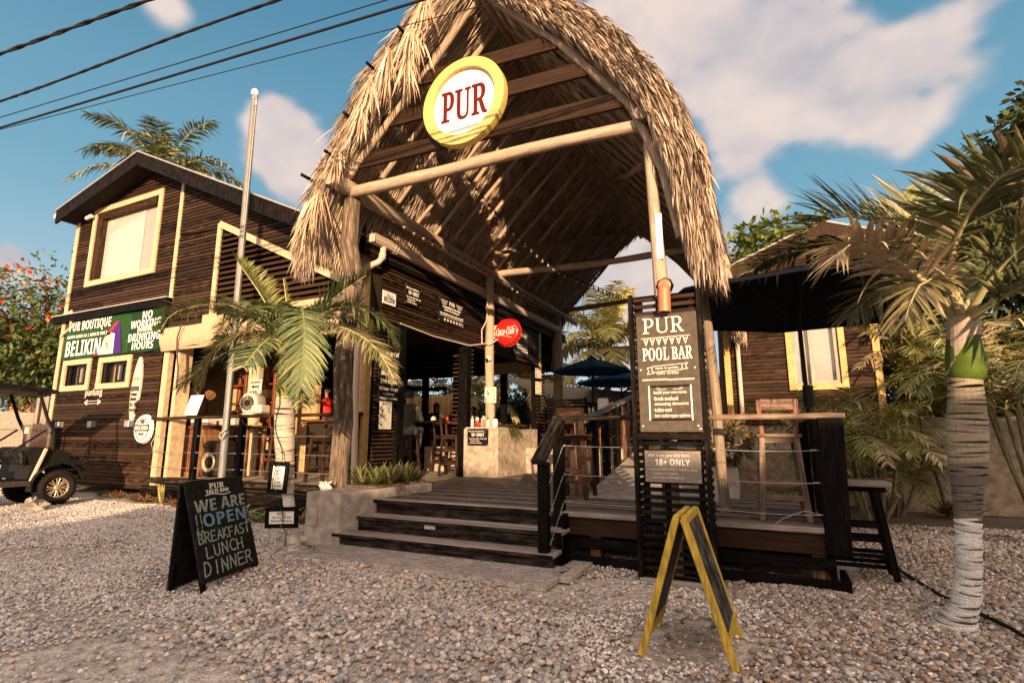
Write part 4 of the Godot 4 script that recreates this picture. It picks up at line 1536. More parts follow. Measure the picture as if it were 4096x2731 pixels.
# ---------------------------------------------------------------- thatched gateway roof
const LO := [Vector2(-2.98, 7.75), Vector2(-3.85, 7.2), Vector2(-4.55, 6.6), Vector2(-5.0, 6.05), Vector2(-5.46, 5.25), Vector2(-5.76, 4.55), Vector2(-5.88, 4.15), Vector2(-5.84, 3.85)]
const LI := [Vector2(-3.05, 7.15), Vector2(-3.65, 6.7), Vector2(-4.3, 6.15), Vector2(-4.8, 5.6), Vector2(-5.3, 4.95), Vector2(-5.55, 4.55), Vector2(-5.68, 4.2), Vector2(-5.76, 3.9)]
const RO := [Vector2(-2.98, 7.75), Vector2(-2.15, 6.8), Vector2(-1.6, 6.25), Vector2(-1.15, 5.72), Vector2(-.62, 4.86), Vector2(-.36, 4.05), Vector2(-.32, 3.3), Vector2(-.30, 2.85)]
const RI := [Vector2(-3.05, 7.15), Vector2(-2.4, 6.5), Vector2(-1.85, 6.0), Vector2(-1.4, 5.45), Vector2(-1.0, 4.85), Vector2(-.76, 4.1), Vector2(-.64, 3.4), Vector2(-.57, 2.95)]

func along(p: Array, s: float) -> Vector2:
	var f := clampf(s, 0.0, .9999) * (p.size() - 1)
	var i := int(f)
	return (p[i] as Vector2).lerp(p[i + 1], f - i)

func slope(p: Array, s: float) -> Vector3:
	var d := along(p, minf(s + .04, 1.0)) - along(p, maxf(s - .04, 0.0))
	return Vector3(d.x, d.y, 0).normalized()

func straw_at(s: float, z: float, dry := 0.0) -> Color:
	var w := .5 + .5 * sin(s * 17.0 + z * 2.9) * sin(z * 4.3 - s * 9.0 + 1.0)
	var c := straw(dry)
	return (c * lerpf(.62, 1.12, w)).lerp(Color(.40, .345, .295), .38 * (1.0 - w) * rng.randf())

func straw(dry := 0.0) -> Color:
	var k := rng.randf()
	var c := Color(.58, .425, .29).lerp(Color(.40, .275, .175), k)
	if rng.randf() < .14: c = Color(.74, .58, .42)
	if rng.randf() < .16: c = Color(.22, .145, .09)
	return c.lerp(Color(.40, .36, .32), dry * rng.randf())

func wavy(a: Vector3, e: Vector3, r0: float, r1: float, bend: float, n := 8) -> Array:
	var p := PackedVector3Array()
	var q := PackedFloat32Array()
	var d := (e - a)
	var s := d.cross(Vector3(.3, .9, .2)).normalized()
	var u := s.cross(d).normalized()
	var ph := rng.randf() * 6.0
	for i in n + 1:
		var f := i / float(n)
		var w := sin(f * PI)
		p.append(a + d * f + s * sin(ph + f * 5.0) * bend * w + u * cos(ph * 1.7 + f * 4.0) * bend * w)
		q.append(lerpf(r0, r1, f) * (1.0 + rng.randf_range(-.07, .07)))
	return [p, q]

func log_part(t: Node3D, called: String, a: Vector3, e: Vector3, r0: float, r1: float, bend: float, m: Material, sides := 10, n := 8) -> void:
	var x := b()
	var w := wavy(a, e, r0, r1, bend, n)
	x.tube(w[0], w[1], sides, true, .05)
	part(t, called, x, m)

func palapa() -> void:
	var t := thing("thatched_roof", "tall thatched palm leaf gable roof on peeled log posts over the entrance", "thatched roof", Vector3(-3.1, 0, -10))
	var x: B
	var zf := -5.2
	var zb := -15.0
	# posts
	x = b()
	x.tube(PackedVector3Array([Vector3(-5.31, .6, -5.62), Vector3(-5.27, 1.5, -5.62), Vector3(-5.31, 2.3, -5.6), Vector3(-5.25, 3.1, -5.6), Vector3(-5.20, 3.5, -5.6), Vector3(-5.30, 4.0, -5.58), Vector3(-5.29, 4.72, -5.58)]), PackedFloat32Array([.125, .13, .125, .125, .135, .13, .115]), 14, true, .07)
	part(t, "post", x, M.bark)
	log_part(t, "post", Vector3(-.92, 0, -5.5), Vector3(-.97, 4.66, -5.5), .085, .062, .03, M.log)
	x = b()
	x.bx(Vector3(-.90, 3.35, -5.42), Vector3(.07, .5, .02), .003)
	part(t, "tube_lamp", x, M.white)
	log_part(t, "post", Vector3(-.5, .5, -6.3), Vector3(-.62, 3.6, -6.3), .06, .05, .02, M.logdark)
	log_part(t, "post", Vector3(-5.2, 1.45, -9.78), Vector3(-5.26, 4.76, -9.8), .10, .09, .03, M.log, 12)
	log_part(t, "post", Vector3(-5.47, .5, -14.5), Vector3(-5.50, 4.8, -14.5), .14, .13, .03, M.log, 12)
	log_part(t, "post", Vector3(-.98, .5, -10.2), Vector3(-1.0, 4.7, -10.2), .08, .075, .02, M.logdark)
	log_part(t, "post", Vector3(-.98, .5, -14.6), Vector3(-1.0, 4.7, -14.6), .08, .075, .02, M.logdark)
	# plates and ties
	log_part(t, "wall_plate", Vector3(-5.25, 4.83, -5.08), Vector3(-5.25, 4.76, -15.5), .115, .085, .035, M.log, 12, 14)
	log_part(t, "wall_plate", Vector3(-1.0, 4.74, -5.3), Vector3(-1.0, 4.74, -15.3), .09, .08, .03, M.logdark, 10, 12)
	log_part(t, "tie_log", Vector3(-5.22, 4.78, -5.5), Vector3(-.98, 4.70, -5.5), .085, .07, .04, M.log, 12, 12)
	log_part(t, "tie_log", Vector3(-5.35, 4.86, -10.2), Vector3(-.85, 4.80, -10.2), .075, .06, .05, M.log, 10, 12)
	log_part(t, "tie_log", Vector3(-5.45, 4.93, -14.4), Vector3(-.85, 5.0, -14.4), .07, .06, .05, M.logdark, 10, 12)
	log_part(t, "ridge_pole", Vector3(-3.05, 7.1, -5.25), Vector3(-3.05, 7.1, -15.2), .06, .05, .02, M.logdark)
	# rafters
	var z := -5.42
	var k := 0
	while z > -15.0:
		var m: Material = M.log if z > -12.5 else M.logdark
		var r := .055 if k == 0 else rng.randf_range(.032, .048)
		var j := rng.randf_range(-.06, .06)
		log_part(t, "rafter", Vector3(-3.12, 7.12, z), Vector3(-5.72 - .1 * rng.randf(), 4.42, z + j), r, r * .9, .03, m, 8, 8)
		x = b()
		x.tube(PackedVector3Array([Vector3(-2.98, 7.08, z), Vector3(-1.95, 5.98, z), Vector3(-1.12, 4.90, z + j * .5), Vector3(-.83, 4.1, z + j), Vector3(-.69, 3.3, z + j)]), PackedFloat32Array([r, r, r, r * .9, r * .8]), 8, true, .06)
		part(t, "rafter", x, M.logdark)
		k += 1
		z -= rng.randf_range(.52, .68)
	# diagonal wind braces under the left slope
	log_part(t, "brace", Vector3(-4.95, 5.05, -9.4), Vector3(-3.3, 6.75, -13.8), .04, .035, .05, M.logdark, 8, 10)
	log_part(t, "brace", Vector3(-1.2, 4.7, -6.4), Vector3(-2.7, 6.7, -10.5), .045, .04, .04, M.logdark, 8, 10)
	# purlins with their ends poking out of the verge
	for q in [[-5.02, 5.72], [-4.55, 6.26], [-5.33, 5.22], [-5.60, 4.86], [-4.1, 6.7]]:
		log_part(t, "purlin", Vector3(q[0], q[1], -4.98 + rng.randf_range(-.06, .1)), Vector3(q[0] + .1, q[1], -15.1), .022, .018, .02, M.dark, 6, 10)
	for s in [.3, .45, .6, .75, .9]:
		var q := along(RI, s)
		log_part(t, "purlin", Vector3(q.x + .05, q.y + .02, -5.25), Vector3(q.x + .05, q.y + .02, -15.1), .02, .018, .02, M.dark, 6, 10)
	# thatch: a thick body, then leaf strips over, under and around it
	x = b()
	for side in 2:
		var po := LO if side == 0 else RO
		var pi := LI if side == 0 else RI
		var n := 22
		var nz := 28
		for i in n:
			for jz in nz:
				var z0 := lerpf(zf - .05, zb, jz / float(nz))
				var z1 := lerpf(zf - .05, zb, (jz + 1) / float(nz))
				var cut := 1.0
				if side == 0 and z1 < -6.6: cut = .80
				if side == 1 and z1 < -6.3: cut = .87
				var s0 := cut * i / float(n)
				var s1 := cut * (i + 1) / float(n)
				var o0 := along(po, s0)
				var o1 := along(po, s1)
				var i0 := along(pi, s0)
				var i1 := along(pi, s1)
				var m0 := o0.lerp(i0, .14)
				var m1 := o1.lerp(i1, .14)
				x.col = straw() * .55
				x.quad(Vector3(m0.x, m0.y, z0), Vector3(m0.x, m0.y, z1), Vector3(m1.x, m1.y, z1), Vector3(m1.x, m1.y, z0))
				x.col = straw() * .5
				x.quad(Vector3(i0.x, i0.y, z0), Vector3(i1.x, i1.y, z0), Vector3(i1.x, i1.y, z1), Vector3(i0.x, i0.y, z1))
				if jz == 0 or jz == nz - 1:
					var ze := z0 if jz == 0 else z1
					x.quad(Vector3(m0.x, m0.y, ze), Vector3(m1.x, m1.y, ze), Vector3(i1.x, i1.y, ze), Vector3(i0.x, i0.y, ze))
				if i == n - 1:
					x.quad(Vector3(m1.x, m1.y, z0), Vector3(m1.x, m1.y, z1), Vector3(i1.x, i1.y, z1), Vector3(i1.x, i1.y, z0))
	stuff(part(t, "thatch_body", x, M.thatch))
	# outer faces
	for side in 2:
		x = b()
		var po := LO if side == 0 else RO
		var pi := LI if side == 0 else RI
		var rows := 46 if side == 1 else 30
		for i in rows:
			var s := (i + .5) / rows
			z = zf + .02
			while z > zb:
				var step := (.012 if side == 1 else .030) * (1.0 + (zf - z) * .28)
				z -= step * rng.randf_range(.6, 1.4)
				if side == 0 and z < -6.6 and s > .74 or side == 1 and z < -6.3 and s > .86: continue
				var ss := s + rng.randf_range(-.012, .012)
				var p2 := along(po, ss)
				var q2 := along(pi, ss)
				var nn := (p2 - q2).normalized()
				var sl := slope(po, ss)
				var d := (sl + Vector3(nn.x, nn.y, 0) * rng.randf_range(.08, .45) + Vector3(0, 0, rng.randf_range(-.3, .4))).normalized()
				x.col = straw_at(s, z, .5 if s > .75 else .25)
				var sd := d.cross(Vector3(nn.x, nn.y, 0)).normalized()
				x.leaf(Vector3(p2.x, p2.y, z) - Vector3(nn.x, nn.y, 0) * .06, d, sd, rng.randf_range(.13, .28), rng.randf_range(.004, .011), .2, 0.0, 2)
		stuff(part(t, "thatch_outside", x, M.thatch))
	# inner faces: rows of hanging leaf ribs
	for side in 2:
		x = b()
		var pi := LI if side == 0 else RI
		var rows := 19
		for i in rows:
			var s := i / float(rows)
			z = zf
			while z > zb:
				z -= (.015 if side == 0 else .024) * rng.randf_range(.6, 1.4) * (1.0 + (zf - z) * .07)
				if side == 0 and z < -6.6 and s > .74 or side == 1 and z < -6.3 and s > .86: continue
				var ss := s + rng.randf_range(-.01, .01) + .008 * sin(z * 9.0)
				var p2 := along(pi, ss)
				var sl := slope(pi, ss)
				var inw := Vector3(.62 if side == 0 else -.62, -.78, 0)
				var d := (sl + inw * rng.randf_range(.10, .24) + Vector3(0, 0, rng.randf_range(-.16, .16))).normalized()
				x.col = straw_at(s, z)
				var sd := d.cross((inw + Vector3(0, 0, rng.randf_range(.2, 1.8))).normalized()).normalized()
				x.leaf(Vector3(p2.x, p2.y, z), d, sd, rng.randf_range(.22, .36), rng.randf_range(.004, .010), .05, 0.0, 2)
		stuff(part(t, "thatch_inside", x, M.thatch))
	# verge: ragged leaf ends along the front gable edge, and the back one
	for side in 2:
		x = b()
		var po := LO if side == 0 else RO
		var pi := LI if side == 0 else RI
		for n in 11000:
			var back := n % 7 == 0
			var s := rng.randf()
			var a := along(po, s)
			var e := along(pi, s)
			var f := rng.randf()
			var p2 := a.lerp(e, f)
			var sl := slope(po, s)
			var nn := (a - e).normalized()
			var fz := (-1.0 if back else 1.0)
			var d := (sl * rng.randf_range(.6, 1.3) + Vector3(0, 0, fz * rng.randf_range(.0, .42)) + Vector3(nn.x, nn.y, 0) * rng.randf_range(-.1, .3) * (1.0 - f) + Vector3(rng.randf_range(-.12, .12), rng.randf_range(-.3, .05), 0)).normalized()
			x.col = straw_at(s, f * 3.0, .3)
			var sd := Vector3(rng.randf_range(-1, 1), rng.randf_range(-1, 1), rng.randf_range(-.4, .4)).cross(d).normalized()
			x.leaf(Vector3(p2.x, p2.y, (zb if back else zf) + rng.randf_range(-.2, .05) * fz), d, sd, rng.randf_range(.2, .55) * (.95 if side == 0 else .55), rng.randf_range(.004, .012), .45, 0.0, 3)
		# eaves
		for n in 4800:
			z = zf - pow(rng.randf(), 1.4) * (zf - zb)
			var s := rng.randf_range(.93, 1.0)
			if side == 0 and z < -6.55: s = rng.randf_range(.74, .82)
			if side == 1 and z < -6.25: s = rng.randf_range(.82, .88)
			var a := along(po, s)
			var e := along(pi, s)
			var p2 := a.lerp(e, rng.randf())
			x.col = straw(.3)
			var d := Vector3((-.1 if side == 0 else .12) + rng.randf_range(-.25, .25), -1, rng.randf_range(-.25, .3)).normalized()
			x.leaf(Vector3(p2.x, p2.y, z), d, Vector3(rng.randf_range(-1, 1), 0, rng.randf_range(-1, 1)).normalized(), rng.randf_range(.08, .22), rng.randf_range(.004, .011), .2, 0.0, 2)
		stuff(part(t, "thatch_edge", x, M.thatch))
	# loose fronds hanging over the gable on the left
	for q in [[-4.35, 6.5, 1.0], [-4.6, 6.15, .8], [-3.95, 6.75, .9], [-4.0, 6.3, .75], [-5.15, 5.2, .6], [-3.75, 7.1, .8], [-4.75, 5.75, .6], [-5.6, 4.5, .65], [-5.45, 4.65, .8], [-5.7, 4.3, .55]]:
		x = b()
		for n in 55:
			x.col = straw() * 1.12
			var an := rng.randf_range(-.55, .55)
			var d := Vector3(sin(an) * .8, -cos(an), rng.randf_range(-.1, .35)).normalized()
			x.leaf(Vector3(q[0], q[1], zf + .08) + Vector3(rng.randf_range(-.05, .05), rng.randf_range(-.05, .05), rng.randf_range(-.06, .06)), d, Vector3(cos(an), sin(an), rng.randf_range(-.6, .6)).normalized(), q[2] * rng.randf_range(.4, 1.0), rng.randf_range(.006, .016), .3, 0.0, 4)
		stuff(part(t, "hanging_frond", x, M.thatch))
	# three stained planks across the gable
	var ps := [[Vector3(-4.05, 6.17, -5.42), Vector3(-1.92, 6.03, -5.42)], [Vector3(-4.74, 5.68, -5.42), Vector3(-1.62, 5.55, -5.42)], [Vector3(-5.22, 5.17, -5.42), Vector3(-1.14, 5.02, -5.42)]]
	for q in ps:
		x = b()
		x.beam(q[0], q[1], Vector3(0, 0, 1), .045, .20, .006)
		part(t, "gable_plank", x, M.beamwood)
	# round name sign
	var c := Vector3(-3.25, 5.53, -5.33)
	var g := thing("round_name_sign", "round white sign with a thick yellow rim on the gable planks", "sign", c)
	var F := Transform3D(Basis(Vector3.RIGHT, PI / 2), c)
	x = b()
	x.lathe(F, [Vector2(.60, -.06), Vector2(.605, -.05), Vector2(.605, .05), Vector2(.595, .06), Vector2(.475, .06), Vector2(.465, .05), Vector2(.465, .0)], 56)
	part(g, "rim", x, M.yellowring)
	x = b()
	x.lathe(F, [Vector2(.47, .0), Vector2(0, .001)], 48)
	x.lathe(F, [Vector2(0, -.062), Vector2(.60, -.06)], 48)
	part(g, "face", x, M.white)
	text(g, "PUR", c + Vector3(-.0, -.01, .002), Vector3(1, -.02, 0), Vector3.UP, .68, .44, M.maroon, true, true, .012)
	for i in 8:
		x = b()
		var an := TAU * (i + .3) / 8
		x.lathe(Transform3D(Basis(Vector3.RIGHT, PI / 2), c + Vector3(cos(an) * .55, sin(an) * .55, .06)), [Vector2(.009, 0), Vector2(.009, .002), Vector2(0, .004)], 8)
		part(g, "screw", x, M.brass)
	# bulb strings
	bulb_string("bulb_string", "string of clear bulbs swagged from the gable through the roof to the far tie log", PackedVector3Array([Vector3(-3.5, 4.85, -5.62), Vector3(-3.65, 4.72, -7.4), Vector3(-3.57, 4.55, -9.5), Vector3(-3.2, 4.6, -11.6), Vector3(-3.15, 4.92, -14.2)]), 36)
	bulb_string("bulb_string", "string of clear bulbs along the left wall plate log above the gutter", PackedVector3Array([Vector3(-5.13, 4.7, -6.2), Vector3(-5.12, 4.68, -8.2), Vector3(-5.12, 4.69, -10.2), Vector3(-5.12, 4.66, -12.2), Vector3(-5.12, 4.7, -14.3)]), 30)

func bulb_string(called: String, label: String, pts: PackedVector3Array, n: int) -> void:
	var t := thing(called, label, "string lights", pts[0])
	var cv := Curve3D.new()
	for p in pts: cv.add_point(p)
	for i in range(1, pts.size() - 1):
		var d := (pts[i + 1] - pts[i - 1]) * .17
		cv.set_point_in(i, -d)
		cv.set_point_out(i, d)
	var L := cv.get_baked_length()
	var p := PackedVector3Array()
	for i in n * 2 + 1: p.append(cv.sample_baked(L * i / (n * 2)))
	var x := b()
	x.tube(p, PackedFloat32Array([.006]), 5)
	part(t, "cable", x, M.wire)
	for i in n:
		var q := cv.sample_baked(L * (i + .5) / n)
		x = b()
		x.lathe(Transform3D(Basis(), q - Vector3(0, .10, 0)), [Vector2(0, 0), Vector2(.018, .006), Vector2(.026, .022), Vector2(.024, .036), Vector2(.013, .055)], 8)
		var o := part(t, "bulb", x, M.bulb)
		x = b()
		x.rod(q - Vector3(0, .05, 0), q, .014, .014, 6)
		part(o, "socket", x, M.wire)

# ---------------------------------------------------------------- bar inside the house
func bottle_shape(h: float, r: float) -> B:
	var x := b()
	x.lathe(Transform3D(), [Vector2(0, 0), Vector2(r, .002), Vector2(r, h * .58), Vector2(r * .85, h * .66), Vector2(r * .38, h * .76), Vector2(r * .34, h * .96), Vector2(r * .42, h * .965), Vector2(r * .42, h), Vector2(0, h)], 10)
	return x

func bar() -> void:
	var x: B
	var t := thing("bar_counter", "long dark bar counter inside the open bar", "bar counter", Vector3(-7.7, .5, -11.2))
	x = b()
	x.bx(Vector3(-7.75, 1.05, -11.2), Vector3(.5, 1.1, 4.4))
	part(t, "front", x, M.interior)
	x = b()
	x.bx(Vector3(-7.62, 1.62, -11.2), Vector3(.8, .06, 4.6), .01)
	part(t, "counter_top", x, M.stoolred)
	for k in 9:
		x = b()
		x.bx(Vector3(-7.48, 1.05, -9.2 - k * .5), Vector3(.04, 1.05, .42), .006)
		part(t, "panel", x, M.black)
	t = thing("service_counter", "dark service counter in front of the bottle shelves at the back of the terrace", "bar counter", Vector3(-8.6, .5, -9.0))
	x = b()
	x.bx(Vector3(-8.5, 1.05, -9.0), Vector3(1.6, 1.1, .4))
	part(t, "front", x, M.interior)
	x = b()
	x.bx(Vector3(-8.5, 1.62, -8.95), Vector3(1.7, .05, .6), .008)
	part(t, "counter_top", x, M.redwood)
	# bottle shelves
	t = thing("bottle_shelves", "dark back bar shelves lined with bottles", "shelves", Vector3(-8.7, 1.3, -9.95))
	x = b()
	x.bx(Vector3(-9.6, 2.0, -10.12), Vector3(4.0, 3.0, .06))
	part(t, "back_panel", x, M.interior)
	for k in 3:
		x = b()
		x.bx(Vector3(-8.7, 1.70 + k * .42, -9.95), Vector3(1.9, .03, .3), .004)
		part(t, "shelf", x, M.redwood)
	var shapes := [bottle_shape(.30, .038), bottle_shape(.27, .043), bottle_shape(.33, .035)]
	var meshes := []
	for q in shapes: meshes.append(q.mesh())
	var gm := [mat(.35, .16, .03, .15), mat(.05, .09, .03, .15), mat(.42, .36, .28, .12), mat(.25, .05, .02, .15), mat(.03, .025, .02, .1)]
	var where := ["bottom", "middle", "top"]
	for k in 3:
		var px := -9.55
		while px < -7.85:
			var o := MeshInstance3D.new()
			o.name = numbered("bottle")
			o.mesh = meshes[rng.randi() % 3]
			o.material_override = gm[rng.randi() % 5]
			add_child(o)
			o.position = Vector3(px, 1.715 + k * .42, -9.93 + rng.randf_range(-.05, .06))
			tag(o, "small liquor bottle standing on the %s back bar shelf" % where[k], "bottle", "bottles on the %s back bar shelf" % where[k])
			px += rng.randf_range(.085, .125)
	x = b()
	x.bx(Vector3(-8.55, 3.05, -9.7), Vector3(.95, .58, .05), .008)
	one("television", x, M.blackplastic, "dark switched off television above the back bar", "television")
	# clutter on the counter
	var cl := [["clear glass jar on the long bar counter", Vector3(-7.5, 1.65, -10.2), .09, .16, M.glass], ["brown bottle on the long bar counter", Vector3(-7.45, 1.65, -10.5), .035, .26, gm[0]], ["pale napkin holder on the long bar counter", Vector3(-7.5, 1.65, -11.1), .07, .12, M.offwhite], ["dark sauce bottle at the far end of the long bar counter", Vector3(-7.5, 1.65, -12.3), .04, .24, gm[4]], ["red cup in the middle of the long bar counter", Vector3(-7.42, 1.65, -11.6), .045, .13, M.red]]
	for q in cl:
		x = b()
		x.lathe(Transform3D(Basis(), q[1]), [Vector2(0, 0), Vector2(q[2], .0), Vector2(q[2], q[3] * .7), Vector2(q[2] * .6, q[3] * .8), Vector2(q[2] * .55, q[3]), Vector2(0, q[3])], 10)
		one("counter_item", x, q[4], q[0], "bottle" if "bottle" in q[0] else "container")
	# stools
	copy(stool0, Vector3(-5.98, .5, -9.55), PI * .5 + .25, "sunlit bar stool at the mouth of the bar beside the concrete counter")
	copy(stool0, Vector3(-6.85, .5, -10.6), PI * .5, "dark bar stool at the long bar counter, middle of the row")
	copy(stool0, Vector3(-6.42, .5, -8.62), PI * .55, "bar stool with the seated man at the left of the bar opening")
	copy(stool0, Vector3(-6.9, .5, -11.9), PI * .5, "dark bar stool farthest back along the long bar counter")
	# concrete counter outside the opening
	t = thing("concrete_counter", "bare concrete counter block at the deck, sunlit, under the red cap sign", "counter", Vector3(-5.2, .5, -10))
	x = b()
	x.bx(Vector3(-5.2, .965, -10.35), Vector3(.78, .95, 1.98), .012)
	part(t, "block", x, M.concretewarm)
	x = b()
	x.bx(Vector3(-5.22, 1.452, -9.9), Vector3(.7, .03, 1.0), .004)
	part(t, "tray", x, M.concrete)
	var bt := [["white sunscreen bottle at the left front corner of the concrete counter", -5.48, -9.52, .035, .22, M.offwhite], ["tall white bottle with a dark cap on the concrete counter", -5.38, -9.55, .034, .25, M.white], ["red tube on the concrete counter", -5.33, -9.46, .03, .17, M.red], ["clear spray bottle on the concrete counter", -5.25, -9.56, .033, .23, M.bulb], ["orange spray bottle on the concrete counter", -5.18, -9.5, .034, .21, M.copper], ["white lotion bottle in the middle of the concrete counter", -5.10, -9.48, .035, .19, M.white], ["pale yellow lotion bottle on the concrete counter", -5.04, -9.55, .03, .24, M.canvas], ["large white pump bottle at the right of the concrete counter", -4.94, -9.48, .06, .2, M.white]]
	for q in bt:
		var o := thing("lotion_bottle", q[0], "bottle", Vector3(q[1], 1.467, q[2]), "bottles on the concrete counter")
		x = b()
		x.lathe(Transform3D(Basis(), Vector3(q[1], 1.467, q[2])), [Vector2(0, 0), Vector2(q[3], .003), Vector2(q[3], q[4] * .72), Vector2(q[3] * .5, q[4] * .8), Vector2(0, q[4] * .8)], 12)
		part(o, "bottle_body", x, q[5])
		x = b()
		x.rod(Vector3(q[1], 1.467 + q[4] * .78, q[2]), Vector3(q[1], 1.467 + q[4], q[2]), q[3] * .5, q[3] * .45, 8)
		part(o, "cap", x, M.blackplastic if q[5] == M.white else M.offwhite)
	x = b()
	x.bx(Vector3(-5.3, 1.56, -9.75), Vector3(.16, .2, .12), .01)
	one("napkin_box", x, M.offwhite, "pale napkin box behind the bottles on the concrete counter", "box")
	blower(Vector3(-7.55, 1.66, -12.7), "beige air blower on a wooden shelf at the far end of the bar")
	x = b()
	x.bx(Vector3(-7.3, 1.60, -12.75), Vector3(1.5, .1, .4), .008)
	one("wooden_shelf", x, M.orangewood, "sunlit wooden shelf plank at the far end of the bar", "shelf")
	# frame of the far side of the bar
	t = thing("bar_back_frame", "dark post and beam frame closing the far side of the open bar", "frame", Vector3(-9, .5, -14.6))
	for px in [-13.6, -11.6, -10.2, -9.0, -7.3]:
		x = b()
		x.bx(Vector3(px, 2.0, -14.6), Vector3(.18, 3.1, .18), .008)
		part(t, "post", x, M.black)
	x = b()
	x.bx(Vector3(-9.8, 3.3, -14.55), Vector3(8.2, .3, .2), .008)
	part(t, "beam", x, M.black)
	x = b()
	x.bx(Vector3(-10.5, 2.75, -14.0), Vector3(3.0, .1, .1), .006); x.beam(Vector3(-11.8, 3.0, -13.8), Vector3(-9.4, 2.72, -14.2), Vector3(0, 1, 0), .12, .08)
	part(t, "beam", x, M.black)
	# cream strip lit inside the back of the bar
	x = b()
	x.bx(Vector3(-6.5, 3.22, -13.6), Vector3(1.6, .34, .05), .01)
	one("rolled_blind", x, M.canvas, "peach rolled blind at the far right of the bar opening", "blind")

func board_sign(called: String, label: String, c: Vector3, ux: Vector3, w: float, h: float, m: Material, lines: Array, lm: Material, screws := true) -> Node3D:
	var t := thing(called, label, "sign", c)
	var nz := ux.cross(Vector3.UP)
	var x := b()
	x.box(Transform3D(Basis(ux, Vector3.UP, nz), c), Vector3(w, h, .014), .002)
	part(t, "panel", x, m)
	for l in lines:
		text(t, l[0], c + ux * l[1] * w * .5 + Vector3.UP * l[2] * h * .5 + nz * .007, ux, Vector3.UP, l[3] * w, l[4] * h, lm, l[5] if l.size() > 5 else true, l[6] if l.size() > 6 else false, .003)
	if screws:
		x = b()
		for sx in [-1, 1]:
			for sy in [-1, 1]:
				x.rod(c + ux * sx * w * .46 + Vector3.UP * sy * h * .44 + nz * .006, c + ux * sx * w * .46 + Vector3.UP * sy * h * .44 + nz * .011, .009, .007, 8)
		stuff(part(t, "screws", x, M.brass))
	return t

const ADULT := [["hide from your kids here...", -.08, .68, .78, .13, false], ["18+ ONLY", .0, .28, .62, .2, true], ["• we are the ONLY adults-only", -.0, -.2, .86, .10, false], ["respite in town!", -.28, -.45, .44, .09, false], ["• sorry NO exceptions", -.2, -.7, .6, .09, false]]

